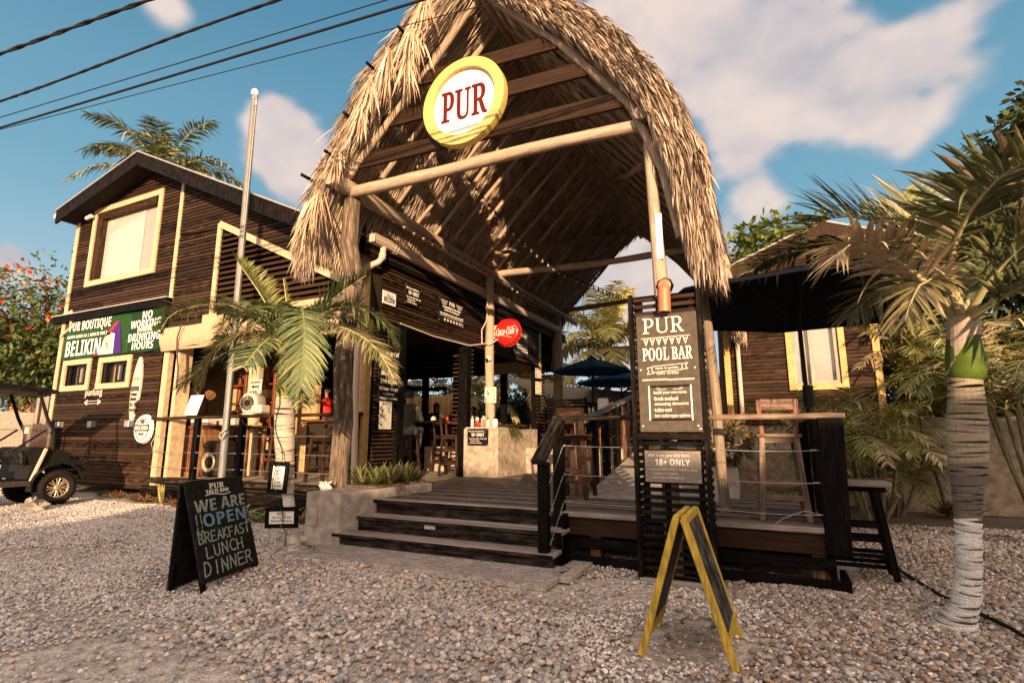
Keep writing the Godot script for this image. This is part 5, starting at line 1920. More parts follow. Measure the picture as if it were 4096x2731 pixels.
func bar_signs() -> void:
	var U := Vector3(0, 0, -1)
	var SXF := SX + .045
	var t := board_sign("belizer_sign", "small white sign with black letters at the street end of the gutter wall", Vector3(SXF, 3.55, -6.86), U, .34, .22, M.white, [["I'm a", 0, .35, .4, .28, false], ["BELIZER!", 0, -.3, .82, .36, true]], M.black)
	board_sign("adults_only_sign", "black adults only sign high on the gutter wall beside the small white sign", Vector3(SXF, 3.74, -7.52), U, .50, .36, M.signblack, ADULT, M.letter)
	t = board_sign("thanks_sign", "black thank you sign with white headings in the middle of the gutter wall", Vector3(SXF, 3.71, -8.80), U, .96, .50, M.signblack, [["PUR", 0, .66, .22, .16, true, true], ["- is committed to 5-star service -", 0, .3, .72, .10, true, true], ["- thanks for choosing us! -", 0, .04, .62, .10, true, true], ["your tripadvisor reviews make our day ☺", 0, -.26, .9, .11, true, true]], M.letter)
	var x := b()
	for s in [-1, 1]:
		for k in 3:
			x.bx(Vector3(SXF + .009, 3.90 - k * .035, -8.80 + s * .28), Vector3(.003, .014, .24 - k * .05))
	x.bx(Vector3(SXF + .009, 3.60, -8.80), Vector3(.003, .012, .85))
	part(t, "printed_rule", x, M.letter)
	x = b()
	for k in 6: x.bx(Vector3(SXF + .009, 3.53, -8.55 - k * .11), Vector3(.003, .05, .05))
	for k in 2: x.bx(Vector3(SXF + .009, 3.545 - k * .035, -9.17), Vector3(.003, .01, .14))
	part(t, "printed_icon", x, M.letter)
	board_sign("eco_sign", "dark eco friendly sign behind the red cap sign on the gutter wall", Vector3(SXF, 3.60, -12.1), U, .86, .62, M.signgrey, [["is eco-friendly", .0, .7, .8, .16, true, true], ["your straws are compostable", .2, -.15, .75, .10, true], ["your bags are biodegradable", .2, -.38, .75, .10, true], ["please take one if needed", .2, -.6, .75, .10, true], ["battery tins", -.1, -.8, .4, .09, true]], M.letter)
	# chalk menu on the slatted pier
	t = thing("chalk_menu", "tall black chalk drinks menu on the slatted pier by the down pipe", "sign", Vector3(SXF + .02, 2.27, -6.93))
	x = b()
	x.bx(Vector3(SXF + .0, 2.27, -6.93), Vector3(.02, .92, .52), .004)
	part(t, "panel", x, M.signblack)
	x = b()
	for q in [[2.74, .04, .54, -6.93], [1.80, .04, .54, -6.93]]: x.bx(Vector3(SXF, q[0], q[3]), Vector3(.03, q[1], q[2]), .004)
	part(t, "frame", x, M.black)
	for l in [["Wake-up Call", 2.62, .44, .10, M.letter], ["Bloody Mary", 2.42, .42, .08, M.copper], ["Michelada", 2.30, .40, .08, M.letter], ["Irish Coffee", 2.17, .42, .08, M.letter], ["Mimosas  Orange", 2.04, .46, .07, M.letter], ["Cranberry", 1.96, .26, .045, M.letter], ["Pineapple Grapefruit", 1.89, .44, .05, M.letter]]:
		text(t, l[0], Vector3(SXF + .011, l[1], -6.93), U, Vector3.UP, l[2], l[3], l[4], false, false, .003, "lettering", .15)
	# posters
	poster(Vector3(SXF + .02, 1.62, -6.86), U, .30, .44, "portrait poster of pictures round a white bottle shape, below the chalk menu")
	poster(Vector3(-5.14, 2.12, -9.66), Vector3(1, 0, -.15).normalized(), .25, .33, "small bright poster nailed to the log post above the lotion bottles")
	poster(Vector3(SX + .1, 2.55, -13.1), Vector3(.3, 0, -1).normalized(), .25, .34, "small poster on the far slatted pier, lower of two")
	poster(Vector3(SX + .1, 2.95, -13.1), Vector3(.3, 0, -1).normalized(), .25, .28, "small white notice on the far slatted pier, upper of two")
	board_sign("adults_only_sign", "black adults only sign on the front of the concrete counter", Vector3(-5.25, 1.27, -9.345), Vector3.RIGHT, .47, .33, M.signblack, ADULT, M.letter)
	# the red cap sign on the log post
	var c := Vector3(-4.93, 3.48, -9.98)
	t = thing("red_cap_sign", "round red bottle cap sign with white script hung on the log post", "sign", c)
	x = b()
	var F := Transform3D(Basis(Vector3.RIGHT, PI / 2), c)
	x.lathe(F, [Vector2(0, .045), Vector2(.19, .042), Vector2(.25, .03), Vector2(.275, .012)], 48)
	part(t, "cap_face", x, M.red)
	x = b()
	var n := 84
	for i in n:
		var f := func(a: float, k: int) -> Vector3:
			var rr := .275 if k == 0 else .315 + .012 * cos(a * 21)
			return c + Vector3(cos(a) * rr, sin(a) * rr, .012 if k == 0 else -.075 + .006 * cos(a * 21))
		var a0 := TAU * i / n
		var a1 := TAU * (i + 1) / n
		x.quad(f.call(a0, 1), f.call(a1, 1), f.call(a1, 0), f.call(a0, 0))
	part(t, "crimped_rim", x, M.red)
	x = b()
	x.lathe(F, [Vector2(0, -.09), Vector2(.315, -.09), Vector2(.315, -.07)], 40)
	part(t, "back", x, M.offwhite)
	text(t, "Coca-Cola", c + Vector3(-.01, .01, .044), Vector3(1, .03, 0), Vector3.UP, .44, .155, M.letter, true, true, .004, "script", .28)
	x = b()
	var sw := []
	for i in 15:
		var f := i / 14.0
		sw.append_array([f, .5 + .4 * sin(f * 5.2) * (1.0 - f * .5)])
	strokes(x, [sw], c + Vector3(-.2, -.115, .044), Vector3.RIGHT, Vector3.UP, .26, .05, .016)
	sw = []
	for i in 9: sw.append_array([i / 8.0, .5 - .4 * sin(i / 8.0 * 3.6)])
	strokes(x, [sw], c + Vector3(.04, .085, .044), Vector3.RIGHT, Vector3.UP, .18, .03, .014)
	part(t, "flourish", x, M.letter)
	text(t, "BELIZE", c + Vector3(.1, -.13, .046), Vector3.RIGHT, Vector3.UP, .07, .012, M.letter)
	x = b()
	x.bx(c + Vector3(-.26, .03, -.08), Vector3(.2, .3, .02), .004); x.rod(c + Vector3(-.33, -.06, -.03), c + Vector3(-.2, -.06, -.08), .015); x.rod(c + Vector3(-.33, .08, -.03), c + Vector3(-.2, .08, -.08), .015)
	part(t, "bracket", x, M.offwhite)
	# cables and camera on that post
	x = b()
	x.tube(PackedVector3Array([Vector3(-5.22, 4.3, -9.68), Vector3(-5.24, 3.7, -9.66), Vector3(-5.36, 3.5, -9.66), Vector3(-5.34, 3.2, -9.64), Vector3(-5.15, 3.17, -9.64), Vector3(-5.05, 3.3, -9.8)]), PackedFloat32Array([.014]), 6)
	x.tube(PackedVector3Array([Vector3(-5.2, 3.2, -9.66), Vector3(-5.4, 3.1, -9.2), Vector3(SX + .03, 3.14, -8.2), Vector3(SX + .03, 3.19, -7.2)]), PackedFloat32Array([.012]), 6)
	one("power_cable", x, M.offwhite, "pale power cable looped round the log post behind the red cap sign", "cable")
	t = thing("dome_camera", "small white dome camera on the log post under the red cap sign", "camera", Vector3(-5.15, 2.85, -9.67))
	x = b()
	x.lathe(Transform3D(Basis(Vector3.RIGHT, PI / 2), Vector3(-5.17, 2.87, -9.68)), [Vector2(.05, 0), Vector2(.055, .05), Vector2(.045, .1), Vector2(0, .12)], 12)
	part(t, "housing", x, M.white)
	x = b()
	x.lathe(Transform3D(Basis(Vector3.RIGHT, PI / 2), Vector3(-5.18, 2.85, -9.62)), [Vector2(.032, 0), Vector2(.034, .05), Vector2(0, .065)], 10)
	part(t, "lens", x, M.blackplastic)

# a sheet printed with patches of colour
func poster(c: Vector3, ux: Vector3, w: float, h: float, label: String) -> void:
	var t := thing("poster", label, "poster", c)
	var nz := ux.cross(Vector3.UP)
	var x := b()
	x.box(Transform3D(Basis(ux, Vector3.UP, nz), c), Vector3(w, h, .008), .001)
	part(t, "sheet", x, M.offwhite)
	x = b()
	for i in 26:
		x.col = [Color(.5, .1, .05), Color(.7, .6, .4), Color(.1, .12, .06), Color(.12, .2, .3), Color(.65, .5, .1), Color(.1, .06, .05)][rng.randi() % 6]
		var u := rng.randf_range(-.42, .42)
		var v := rng.randf_range(-.45, .45)
		if absf(u) < .16 and absf(v) < .3: continue
		x.box(Transform3D(Basis(ux, Vector3.UP, nz), c + ux * u * w + Vector3.UP * v * h + nz * (.0042 + .0002 * i)), Vector3(w * rng.randf_range(.06, .16), h * rng.randf_range(.05, .12), .002))
	stuff(part(t, "printed_patches", x, M.tint))

# ---------------------------------------------------------------- plants
# palm leaf: rachis through points, leaflets on both sides; col = leaf colour, dead = share of dry leaflets
func frond(x: B, pts: Array, leaflets: int, ln: float, w: float, col: Color, droop: float, lift := .35, dead := 0.0, start := .12) -> void:
	var cv := Curve3D.new()
	for p in pts: cv.add_point(p)
	for i in range(1, pts.size() - 1):
		var d: Vector3 = (pts[i + 1] - pts[i - 1]) * .18
		cv.set_point_in(i, -d)
		cv.set_point_out(i, d)
	var L := cv.get_baked_length()
	for i in leaflets:
		var f := start + (1.0 - start) * (i + rng.randf_range(.1, .9)) / leaflets
		var p := cv.sample_baked(L * f)
		var d := (cv.sample_baked(minf(L, L * f + .03)) - cv.sample_baked(maxf(0, L * f - .03))).normalized()
		var side := d.cross(Vector3.UP)
		if side.length() < .1: side = d.cross(Vector3.BACK)
		side = side.normalized()
		var up := side.cross(d).normalized()
		var env := (.55 + .45 * sin(PI * clampf((f - start) / (1.0 - start) * .8 + .12, 0, 1))) * (1.0 - .35 * smoothstep(.8, 1.0, f))
		for s in [-1.0, 1.0]:
			var ld: Vector3 = (d * rng.randf_range(.45, .75) * (1.0 + f * .6) + side * s + up * (lift + rng.randf_range(-.22, .22))).normalized()
			var c := col * rng.randf_range(.7, 1.45)
			if rng.randf() < dead: c = Color(.46, .34, .22) * rng.randf_range(.7, 1.2)
			elif rng.randf() < .2: c = c.lerp(Color(.33, .30, .10), .5)
			x.col = Color(c.r, c.g, c.b)
			var bent := 3.2 if rng.randf() < .09 else 1.0
			x.leaf(p, ld, ld.cross(up).normalized(), ln * env * rng.randf_range(.72, 1.12), w * rng.randf_range(.75, 1.2), droop * bent * rng.randf_range(.5, 1.6), .3, 4)

func rachis(x: B, pts: Array, r0: float, r1: float, col: Color, sides := 7) -> void:
	var cv := Curve3D.new()
	for p in pts: cv.add_point(p)
	for i in range(1, pts.size() - 1):
		var d: Vector3 = (pts[i + 1] - pts[i - 1]) * .18
		cv.set_point_in(i, -d)
		cv.set_point_out(i, d)
	var L := cv.get_baked_length()
	var p := PackedVector3Array()
	var q := PackedFloat32Array()
	for i in 15:
		p.append(cv.sample_baked(L * i / 14.0))
		q.append(lerpf(r0, r1, pow(i / 14.0, .6)))
	x.col = col
	x.tube(p, q, sides)

func add_frond(t: Node3D, pts: Array, leaflets: int, ln: float, w: float, col: Color, droop: float, r0 := .022, rc := Color(.42, .37, .17), lift := .35, dead := 0.0, start := .12) -> void:
	var x := b()
	rachis(x, pts, r0, .004, rc)
	frond(x, pts, leaflets, ln, w, col, droop, lift, dead, start)
	part(t, "frond", x, M.leaf)

# a generic palm: trunk and a round head of arching fronds
func palm(called: String, label: String, at: Vector3, h: float, r: float, reach: float, n: int, col: Color, lean := Vector3.ZERO, leaflets := 34, group := "") -> void:
	var t := thing(called, label, "palm", at, group)
	var top := at + Vector3(0, h, 0) + lean
	var x := b()
	x.col = Color(.30, .23, .17)
	x.tube(PackedVector3Array([at, at.lerp(top, .4) - lean * .1, at.lerp(top, .8), top]), PackedFloat32Array([r * 1.3, r, r * .9, r]), 9, true, .08)
	part(t, "trunk", x, M.tintlog)
	for i in n:
		var an := TAU * (i + rng.randf_range(-.3, .3)) / n * 2.4
		var el := lerpf(1.25, -.25, i / float(n)) + rng.randf_range(-.15, .15)
		var d := Vector3(cos(an) * cos(el), sin(el), sin(an) * cos(el))
		var L := reach * rng.randf_range(.8, 1.1)
		var p1 := top + d * L * .4
		var d2 := (d + Vector3(0, -.45, 0)).normalized()
		var p2 := p1 + d2 * L * .35
		var p3 := p2 + (d2 + Vector3(0, -.6, 0)).normalized() * L * .3
		var y := b()
		rachis(y, [top, p1, p2, p3], .018 * reach, .004, Color(.4, .36, .13), 5)
		frond(y, [top, p1, p2, p3], leaflets, reach * .26, reach * .011, col, .7, .1, .12 if i < n * .7 else .4)
		part(t, "frond", y, M.leaf)

# broadleaf crown: limbs and leaf sprays in clumps
func leafy(called: String, label: String, at: Vector3, h: float, rx: float, ry: float, clumps: int, per: int, lw: float, col: Color, flowers := 0.0, group := "", cat := "tree", rz := -1.0) -> void:
	var t := thing(called, label, cat, at, group)
	var ctr := at + Vector3(0, h, 0)
	var x := b()
	x.col = Color(.16, .115, .08)
	x.tube(PackedVector3Array([at, at + Vector3(.05, (h - ry) * .6, 0), ctr + Vector3(0, -ry * .5, 0)]), PackedFloat32Array([rx * .07, rx * .055, rx * .04]), 8, true, .1)
	var y := b()
	var fl := b()
	if rz < 0: rz = rx
	for c in clumps:
		var d := Vector3(rng.randfn(), rng.randfn(), rng.randfn()).normalized() * pow(rng.randf(), .38)
		var p := ctr + Vector3(d.x * rx, d.y * ry, d.z * rz)
		if c % 3 == 0: x.tube(PackedVector3Array([ctr + Vector3(0, -ry * .5, 0), ctr.lerp(p, .5) + Vector3(0, ry * .08, 0), p]), PackedFloat32Array([rx * .03, rx * .018, rx * .006]), 5)
		var tone := rng.randf_range(.55, 1.35)
		var cr := rx * rng.randf_range(.16, .30)
		for n in per:
			var o := Vector3(rng.randfn(), rng.randfn() * .7, rng.randfn()) * cr * .6
			o = o.limit_length(cr * 1.05)
			var ld := (o.normalized() + Vector3(rng.randf_range(-.5, .5), rng.randf_range(-.6, .4), rng.randf_range(-.5, .5))).normalized()
			var sd := ld.cross(Vector3(rng.randfn(), 1.5, rng.randfn())).normalized()
			if flowers > 0 and rng.randf() < flowers and o.y > 0:
				fl.col = [Color(.62, .045, .01), Color(.68, .10, .02), Color(.72, .26, .08)][rng.randi() % 3]
				fl.leaf(p + o * 1.2, ld, sd, lw * 1.8, lw * .75, .2, 0.0, 2)
			else:
				var k := col * tone * rng.randf_range(.75, 1.25)
				y.col = Color(k.r, k.g, k.b)
				y.leaf(p + o, ld, sd, lw * rng.randf_range(1.2, 2.2), lw * .5, .3, 0.0, 2)
	part(t, "trunk", x, M.tintlog)
	stuff(part(t, "crown", y, M.leaf))
	if flowers > 0: stuff(part(t, "flowers", fl, M.leaf))

# rosette of strap leaves; returns into x
func rosette(x: B, at: Vector3, n: int, ln: float, w: float, cols: Array, up := .9) -> void:
	var a0 := rng.randf() * TAU
	for i in n:
		var an := a0 + i * 2.4
		var el := up * rng.randf_range(.55, 1.25)
		var d := Vector3(cos(an) * cos(el), sin(el), sin(an) * cos(el))
		var c: Color = cols[rng.randi() % cols.size()] * rng.randf_range(.75, 1.25)
		x.col = Color(c.r, c.g, c.b)
		x.leaf(at, d, d.cross(Vector3.UP).normalized(), ln * rng.randf_range(.7, 1.1), w, .55, .25, 4)

func left_palm() -> void:
	var base := Vector3(-4.91, 0, -4.6)
	var t := thing("ringed_palm", "bottle shaped young palm with a pale ringed trunk and green shaft, left of the steps", "palm", base)
	var x := b()
	var ax := [[0.0, -4.91, .085], [.06, -4.92, .07], [.3, -4.99, .062], [.62, -5.09, .065], [.8, -5.13, .09], [1.0, -5.17, .105], [1.3, -5.21, .118], [1.55, -5.235, .118], [1.76, -5.25, .105]]
	trunk_rings(x, ax, -4.6, .03, func(y: float) -> Color:
		var c := Color(.62, .50, .385)
		if y < .68: c = Color(.85, .78, .70)
		return c)
	part(t, "trunk", x, M.trunk)
	x = b()
	x.lathe(Transform3D(Basis(Vector3.BACK, .06), Vector3(-5.25, 1.76, -4.6)), [Vector2(.105, 0), Vector2(.108, .06), Vector2(.1, .2), Vector2(.085, .4), Vector2(.07, .56), Vector2(.05, .66)], 16)
	part(t, "crown_shaft", x, mat(.27, .27, .075, .45, "plaster", .02, Vector3(2, 2, 2), true))
	var g := Color(.09, .125, .045)
	var C := Vector3(-5.31, 2.34, -4.61)
	add_frond(t, [C, Vector3(-5.64, 2.93, -4.55), Vector3(-6.07, 3.52, -4.4)], 102, 0.37, 0.0109, Color(.24, .25, .07), .15, .022, Color(.5, .45, .18), .8, .05)
	add_frond(t, [C, Vector3(-5.31, 2.75, -4.6), Vector3(-5.38, 3.24, -4.55)], 30, 0.12, 0.0080, Color(.32, .30, .10), .1, .018, Color(.45, .42, .15), .8)
	add_frond(t, [C, Vector3(-6.16, 2.95, -4.5), Vector3(-7.1, 2.96, -4.35), Vector3(-7.35, 2.72, -4.3)], 142, 0.37, 0.0099, g, .45, .022, Color(.45, .38, .16), .55, .08)
	add_frond(t, [C, Vector3(-5.48, 2.52, -4.3), Vector3(-5.72, 2.32, -4.0), Vector3(-5.83, 1.86, -3.9)], 115, 0.36, 0.0099, Color(.2, .17, .075), .7, .022, Color(.5, .4, .2), .2, .2)
	add_frond(t, [C, Vector3(-5.05, 2.9, -4.9), Vector3(-4.82, 3.2, -5.1), Vector3(-4.62, 3.36, -5.2)], 120, 0.38, 0.0109, g, .3, .022, Color(.45, .38, .16), .6)
	add_frond(t, [C, Vector3(-4.8, 2.84, -4.8), Vector3(-4.28, 2.77, -5.0), Vector3(-4.04, 2.39, -5.1)], 124, 0.38, 0.0109, g, .5, .022, Color(.45, .38, .16), .4)
	add_frond(t, [C, Vector3(-4.45, 2.52, -4.4), Vector3(-3.72, 2.26, -4.3), Vector3(-3.36, 1.86, -4.25)], 133, 0.34, 0.0099, Color(.19, .18, .07), .6, .022, Color(.55, .45, .22), .3, .15)
	add_frond(t, [C, Vector3(-4.78, 2.72, -4.3), Vector3(-4.41, 2.42, -4.05), Vector3(-4.29, 1.78, -3.95)], 145, 0.42, 0.0125, Color(.11, .14, .055), .5, .022, Color(.2, .22, .08), .25)
	add_frond(t, [C, Vector3(-6.3, 3.05, -4.9), Vector3(-7.2, 3.0, -5.2), Vector3(-7.6, 2.7, -5.3)], 110, 0.34, 0.0099, g, .5, .02, Color(.45, .38, .16), .4, .1)
	add_frond(t, [C, Vector3(-5.25, 2.62, -4.3), Vector3(-5.5, 2.7, -4.05), Vector3(-5.72, 2.72, -3.95)], 110, 0.37, 0.0114, g, .5, .02, Color(.3, .3, .12), .4)
	add_frond(t, [C, Vector3(-5.2, 2.76, -5.0), Vector3(-5.0, 2.87, -5.5), Vector3(-4.8, 2.5, -5.8)], 97, 0.36, 0.0099, g, .5, .02, Color(.3, .3, .12), .3)
	for q in [[.9, -5.0, 2.75, -4.15], [2.4, -5.75, 2.85, -4.9], [.2, -4.6, 2.6, -4.75], [3.4, -5.9, 2.55, -4.4], [1.7, -5.2, 2.95, -5.0], [4.4, -5.05, 2.3, -4.05], [5.2, -4.75, 2.05, -4.3], [3.0, -6.0, 2.2, -4.15]]:
		var m := Vector3(q[1], q[2], q[3])
		var tip := m + (m - C).normalized() * .35 + Vector3(0, -.28, 0)
		add_frond(t, [C, C.lerp(m, .5) + Vector3(0, .12, 0), m, tip], 67, .36, 0.0098, g * rng.randf_range(.8, 1.15), .5, .02, Color(.4, .36, .15), .35, .08)
	# two framed notices tied to the trunk
	palm_notice(Vector3(-5.10, .83, -4.46), .24, .345, -.05, [["adults", .62, .5, .13], ["ONLY", .3, .55, .14], ["18+", -.05, .3, .13], ["at bar", -.38, .5, .13], ["& pool", -.72, .6, .15]], "black framed notice with red lettering, upper one on the ringed palm trunk", false)
	palm_notice(Vector3(-5.0, .40, -4.46), .40, .225, .04, [["POOL", .55, .35, .26], ["open to public with", .0, .75, .18], ["20.00 min bar tab per person", -.55, .85, .18]], "wide black framed notice with red lettering, lower one on the ringed palm trunk", true)
	# wire of small lights wound round the trunk
	x = b()
	var p := PackedVector3Array()
	var q := thing("light_wire", "thin green wire of little lights running down the ringed palm trunk", "string lights", Vector3(-4.9, 0, -4.45))
	for i in 26:
		var f := i / 25.0
		var yy := lerpf(1.9, .08, f)
		var cx := lerpf(-5.25, -4.92, f)
		p.append(Vector3(cx + .05 * sin(f * 17.0) - .02, yy, -4.6 + (.13 if yy > .7 else .09) + (.08 if yy < 1.0 and yy > .25 else 0.0)))
	x.tube(p, PackedFloat32Array([.005]), 5)
	part(q, "cable", x, M.greendark)
	for i in range(1, 25, 2):
		x = b()
		x.rod(p[i], p[i] + Vector3(rng.randf_range(-.03, .03), .02, .02), .006, .003, 5)
		part(q, "light", x, M.greendark)

func palm_notice(c: Vector3, w: float, h: float, roll: float, lines: Array, label: String, wide: bool) -> void:
	var t := thing("framed_notice", label, "sign", c)
	var bs := Basis(Vector3.UP, .28) * Basis(Vector3.BACK, roll)
	var x := b()
	x.box(Transform3D(bs, c), Vector3(w - .02, h - .02, .02))
	part(t, "panel", x, M.white)
	x = b()
	var f := .045
	x.box(Transform3D(bs, c + bs * Vector3(-(w - f) * .5, 0, .008)), Vector3(f, h, .03), .004)
	x.box(Transform3D(bs, c + bs * Vector3((w - f) * .5, 0, .008)), Vector3(f, h, .03), .004)
	x.box(Transform3D(bs, c + bs * Vector3(0, (h - f) * .5, .008)), Vector3(w - f * 2, f, .028), .004)
	x.box(Transform3D(bs, c + bs * Vector3(0, -(h - f) * .5, .008)), Vector3(w - f * 2, f, .028), .004)
	part(t, "frame", x, M.black)
	for l in lines:
		text(t, l[0], c + bs * Vector3(0, l[1] * (h * .5 - f), .011), bs.x, bs.y, l[2] * (w - f * 2), l[3] * (h - f * 2), M.maroon, false, false, .002)
	x = b()
	for s in [-1, 1]: x.rod(c + bs * Vector3(0, s * (h - f) * .5, .02), c + bs * Vector3(0, s * (h - f) * .5, .026), .006, .005, 8)
	part(t, "screws", x, M.brass)

# bulging trunk with many thin raised rings
func trunk_rings(x: B, ax: Array, z: float, pitch: float, colour: Callable, sides := 20, lip := .012) -> void:
	var at := func(y: float) -> Vector3:
		for i in ax.size() - 1:
			if y <= ax[i + 1][0]:
				var f: float = (y - ax[i][0]) / (ax[i + 1][0] - ax[i][0])
				return Vector3(lerpf(ax[i][1], ax[i + 1][1], f), lerpf(ax[i][2], ax[i + 1][2], smoothstep(0, 1, f)), 0)
		return Vector3(ax[-1][1], ax[-1][2], 0)
	var y: float = ax[0][0]
	var top: float = ax[-1][0]
	while y < top - .002:
		var st := minf(pitch * rng.randf_range(.7, 1.3), top - y)
		var a: Vector3 = at.call(y)
		var e: Vector3 = at.call(y + st)
		var k: Color = colour.call(y + st * .5)
		var tilt := rng.randf_range(-.012, .012)
		var tilt2 := rng.randf_range(-.012, .012)
		var rk := rng.randf_range(.8, 1.12)
		for j in sides:
			var a0 := TAU * j / sides
			var a1 := TAU * (j + 1) / sides
			var f := func(c: Vector3, an: float, yy: float, g: float) -> Vector3: return Vector3(c.x + cos(an) * c.y * g, yy + tilt * cos(an) + tilt2 * sin(an), z - sin(an) * c.y * g)
			var n0 := Vector3(cos(a0), 0, -sin(a0))
			var n1 := Vector3(cos(a1), 0, -sin(a1))
			var kk := rk * rng.randf_range(.88, 1.1)
			x.col = Color(k.r * kk, k.g * kk, k.b * kk)
			x.qn(f.call(a, a0, y, 1.0 - lip * 2), f.call(a, a1, y, 1.0 - lip * 2), f.call(e, a1, y + st * .85, 1.0 + lip), f.call(e, a0, y + st * .85, 1.0 + lip), n0, n1, n1, n0, Vector2(a0, y * 2), Vector2(a1, y * 2), Vector2(a1, y * 2 + st), Vector2(a0, y * 2 + st))
			x.quad(f.call(e, a0, y + st * .85, 1.0 + lip), f.call(e, a1, y + st * .85, 1.0 + lip), f.call(e, a1, y + st, 1.0 - lip * 2), f.call(e, a0, y + st, 1.0 - lip * 2))
		y += st

func right_palm() -> void:
	var base := Vector3(1.07, 0, -4.9)
	var t := thing("bottle_palm", "big bottle palm with a whitewashed foot and bright green shaft at the right edge", "palm", base)
	var x := b()
	var ax := [[-.02, 1.02, .155], [.03, 1.045, .125], [.08, 1.075, .10], [.17, 1.125, .083], [.4, 1.17, .074], [.72, 1.20, .078], [.9, 1.22, .090], [1.08, 1.245, .113], [1.27, 1.262, .122], [1.4, 1.275, .119], [1.55, 1.29, .108], [1.71, 1.30, .100]]
	trunk_rings(x, ax, -4.9, .021, func(y: float) -> Color:
		if y < .725: return Color(.95, .9, .85) if rng.randf() > .06 else Color(.62, .53, .44)
		if y < 1.12: return Color(.17, .135, .11).lerp(Color(.32, .26, .20), smoothstep(.95, 1.16, y) * .6 + rng.randf() * .15)
		return Color(.48, .39, .29).lerp(Color(.34, .30, .15), rng.randf() * .6), 28, .014)
	part(t, "trunk", x, M.trunk)
	x = b()
	x.lathe(Transform3D(Basis(Vector3.BACK, -.05), Vector3(1.31, 1.70, -4.9)), [Vector2(.095, -.0), Vector2(.112, .02), Vector2(.119, .07), Vector2(.117, .15), Vector2(.107, .24), Vector2(.095, .33), Vector2(.082, .40), Vector2(.07, .44)], 24)
	part(t, "crown_shaft", x, mat(.085, .13, .02, .5, "plaster", .01, Vector3(2, 2, 2), true))
	# grey sheath splitting over the shaft
	x = b()
	for i in 24:
		var a0 := TAU * i / 24
		var a1 := TAU * (i + 1) / 24
		var lo := func(a: float) -> float: return 1.93 + .14 * clampf(sin(a * 1.0 + 2.2) * 1.5, -1.0, 1.0) * (1.0) - .06
		var f := func(a: float, y: float) -> Vector3:
			var r := lerpf(.119, .086, clampf((y - 1.8) / .34, 0, 1)) + .006
			return Vector3(1.325 + (y - 1.9) * .05 + cos(a) * r, y, -4.9 - sin(a) * r)
		x.quad(f.call(a0, lo.call(a0)), f.call(a1, lo.call(a1)), f.call(a1, 2.16), f.call(a0, 2.16))
	part(t, "dry_sheath", x, mat(.44, .36, .27, .8, "plaster", .1, Vector3(3, 3, 3), true))
	var g := Color(.10, .115, .05)
	var st := Color(.34, .30, .15)
	var C := Vector3(1.34, 2.10, -4.9)
	var tan_ := Color(.46, .36, .27)
	# near frond bent over to the left, its outer leaflets dried to tan
	add_frond(t, [C, Vector3(1.06, 2.50, -4.75), Vector3(.82, 2.66, -4.6), Vector3(.64, 2.72, -4.5), Vector3(.55, 2.60, -4.45)], 57, 0.56, 0.0177, tan_, .55, .04, Color(.44, .36, .17), .35, .75, .25)
	add_frond(t, [C, Vector3(1.06, 2.62, -5.2), Vector3(.65, 2.98, -5.5), Vector3(.2, 3.10, -5.8), Vector3(-.08, 2.98, -5.9)], 77, 0.58, 0.0190, g, .55, .036, st, .35, .06)
	add_frond(t, [C, Vector3(1.2, 2.75, -5.1), Vector3(1.0, 3.10, -5.3), Vector3(.68, 3.30, -5.5), Vector3(.42, 3.22, -5.6)], 77, 0.63, 0.0197, g, .35, .036, st, .75, .05)
	add_frond(t, [C, Vector3(1.25, 2.5, -4.65), Vector3(1.28, 2.72, -4.35), Vector3(1.38, 2.86, -4.0), Vector3(1.52, 2.86, -3.75)], 75, 0.62, 0.0190, g, .45, .042, Color(.46, .39, .2), .3, .08, .3)
	add_frond(t, [C, Vector3(1.5, 2.42, -4.7), Vector3(1.7, 2.62, -4.5), Vector3(1.95, 2.62, -4.3)], 62, 0.56, 0.0190, g, .5, .04, st, .4, .05, .3)
	add_frond(t, [C, Vector3(1.50, 2.24, -4.6), Vector3(1.72, 2.30, -4.35), Vector3(1.95, 2.1, -4.2)], 57, 0.50, 0.0190, g, .5, .036, st, .3, .05, .3)
	add_frond(t, [C, Vector3(1.23, 2.5, -5.2), Vector3(1.0, 2.60, -5.6), Vector3(.75, 2.42, -5.9)], 62, 0.50, 0.0170, g, .6, .034, st, .2, .06)
	add_frond(t, [C, Vector3(1.55, 2.7, -5.2), Vector3(1.82, 3.05, -5.4), Vector3(2.2, 3.18, -5.6)], 62, 0.62, 0.0190, g, .4, .036, st, .5, .05)
	add_frond(t, [C, Vector3(1.30, 2.6, -5.1), Vector3(1.32, 3.0, -5.3), Vector3(1.2, 3.4, -5.5)], 55, 0.62, 0.0190, g, .3, .034, st, .6, .05)
	add_frond(t, [C, Vector3(1.18, 2.36, -4.6), Vector3(.98, 2.30, -4.35), Vector3(.86, 2.05, -4.25)], 42, 0.38, 0.0150, Color(.2, .16, .07), .7, .03, st, .1, .3, .3)

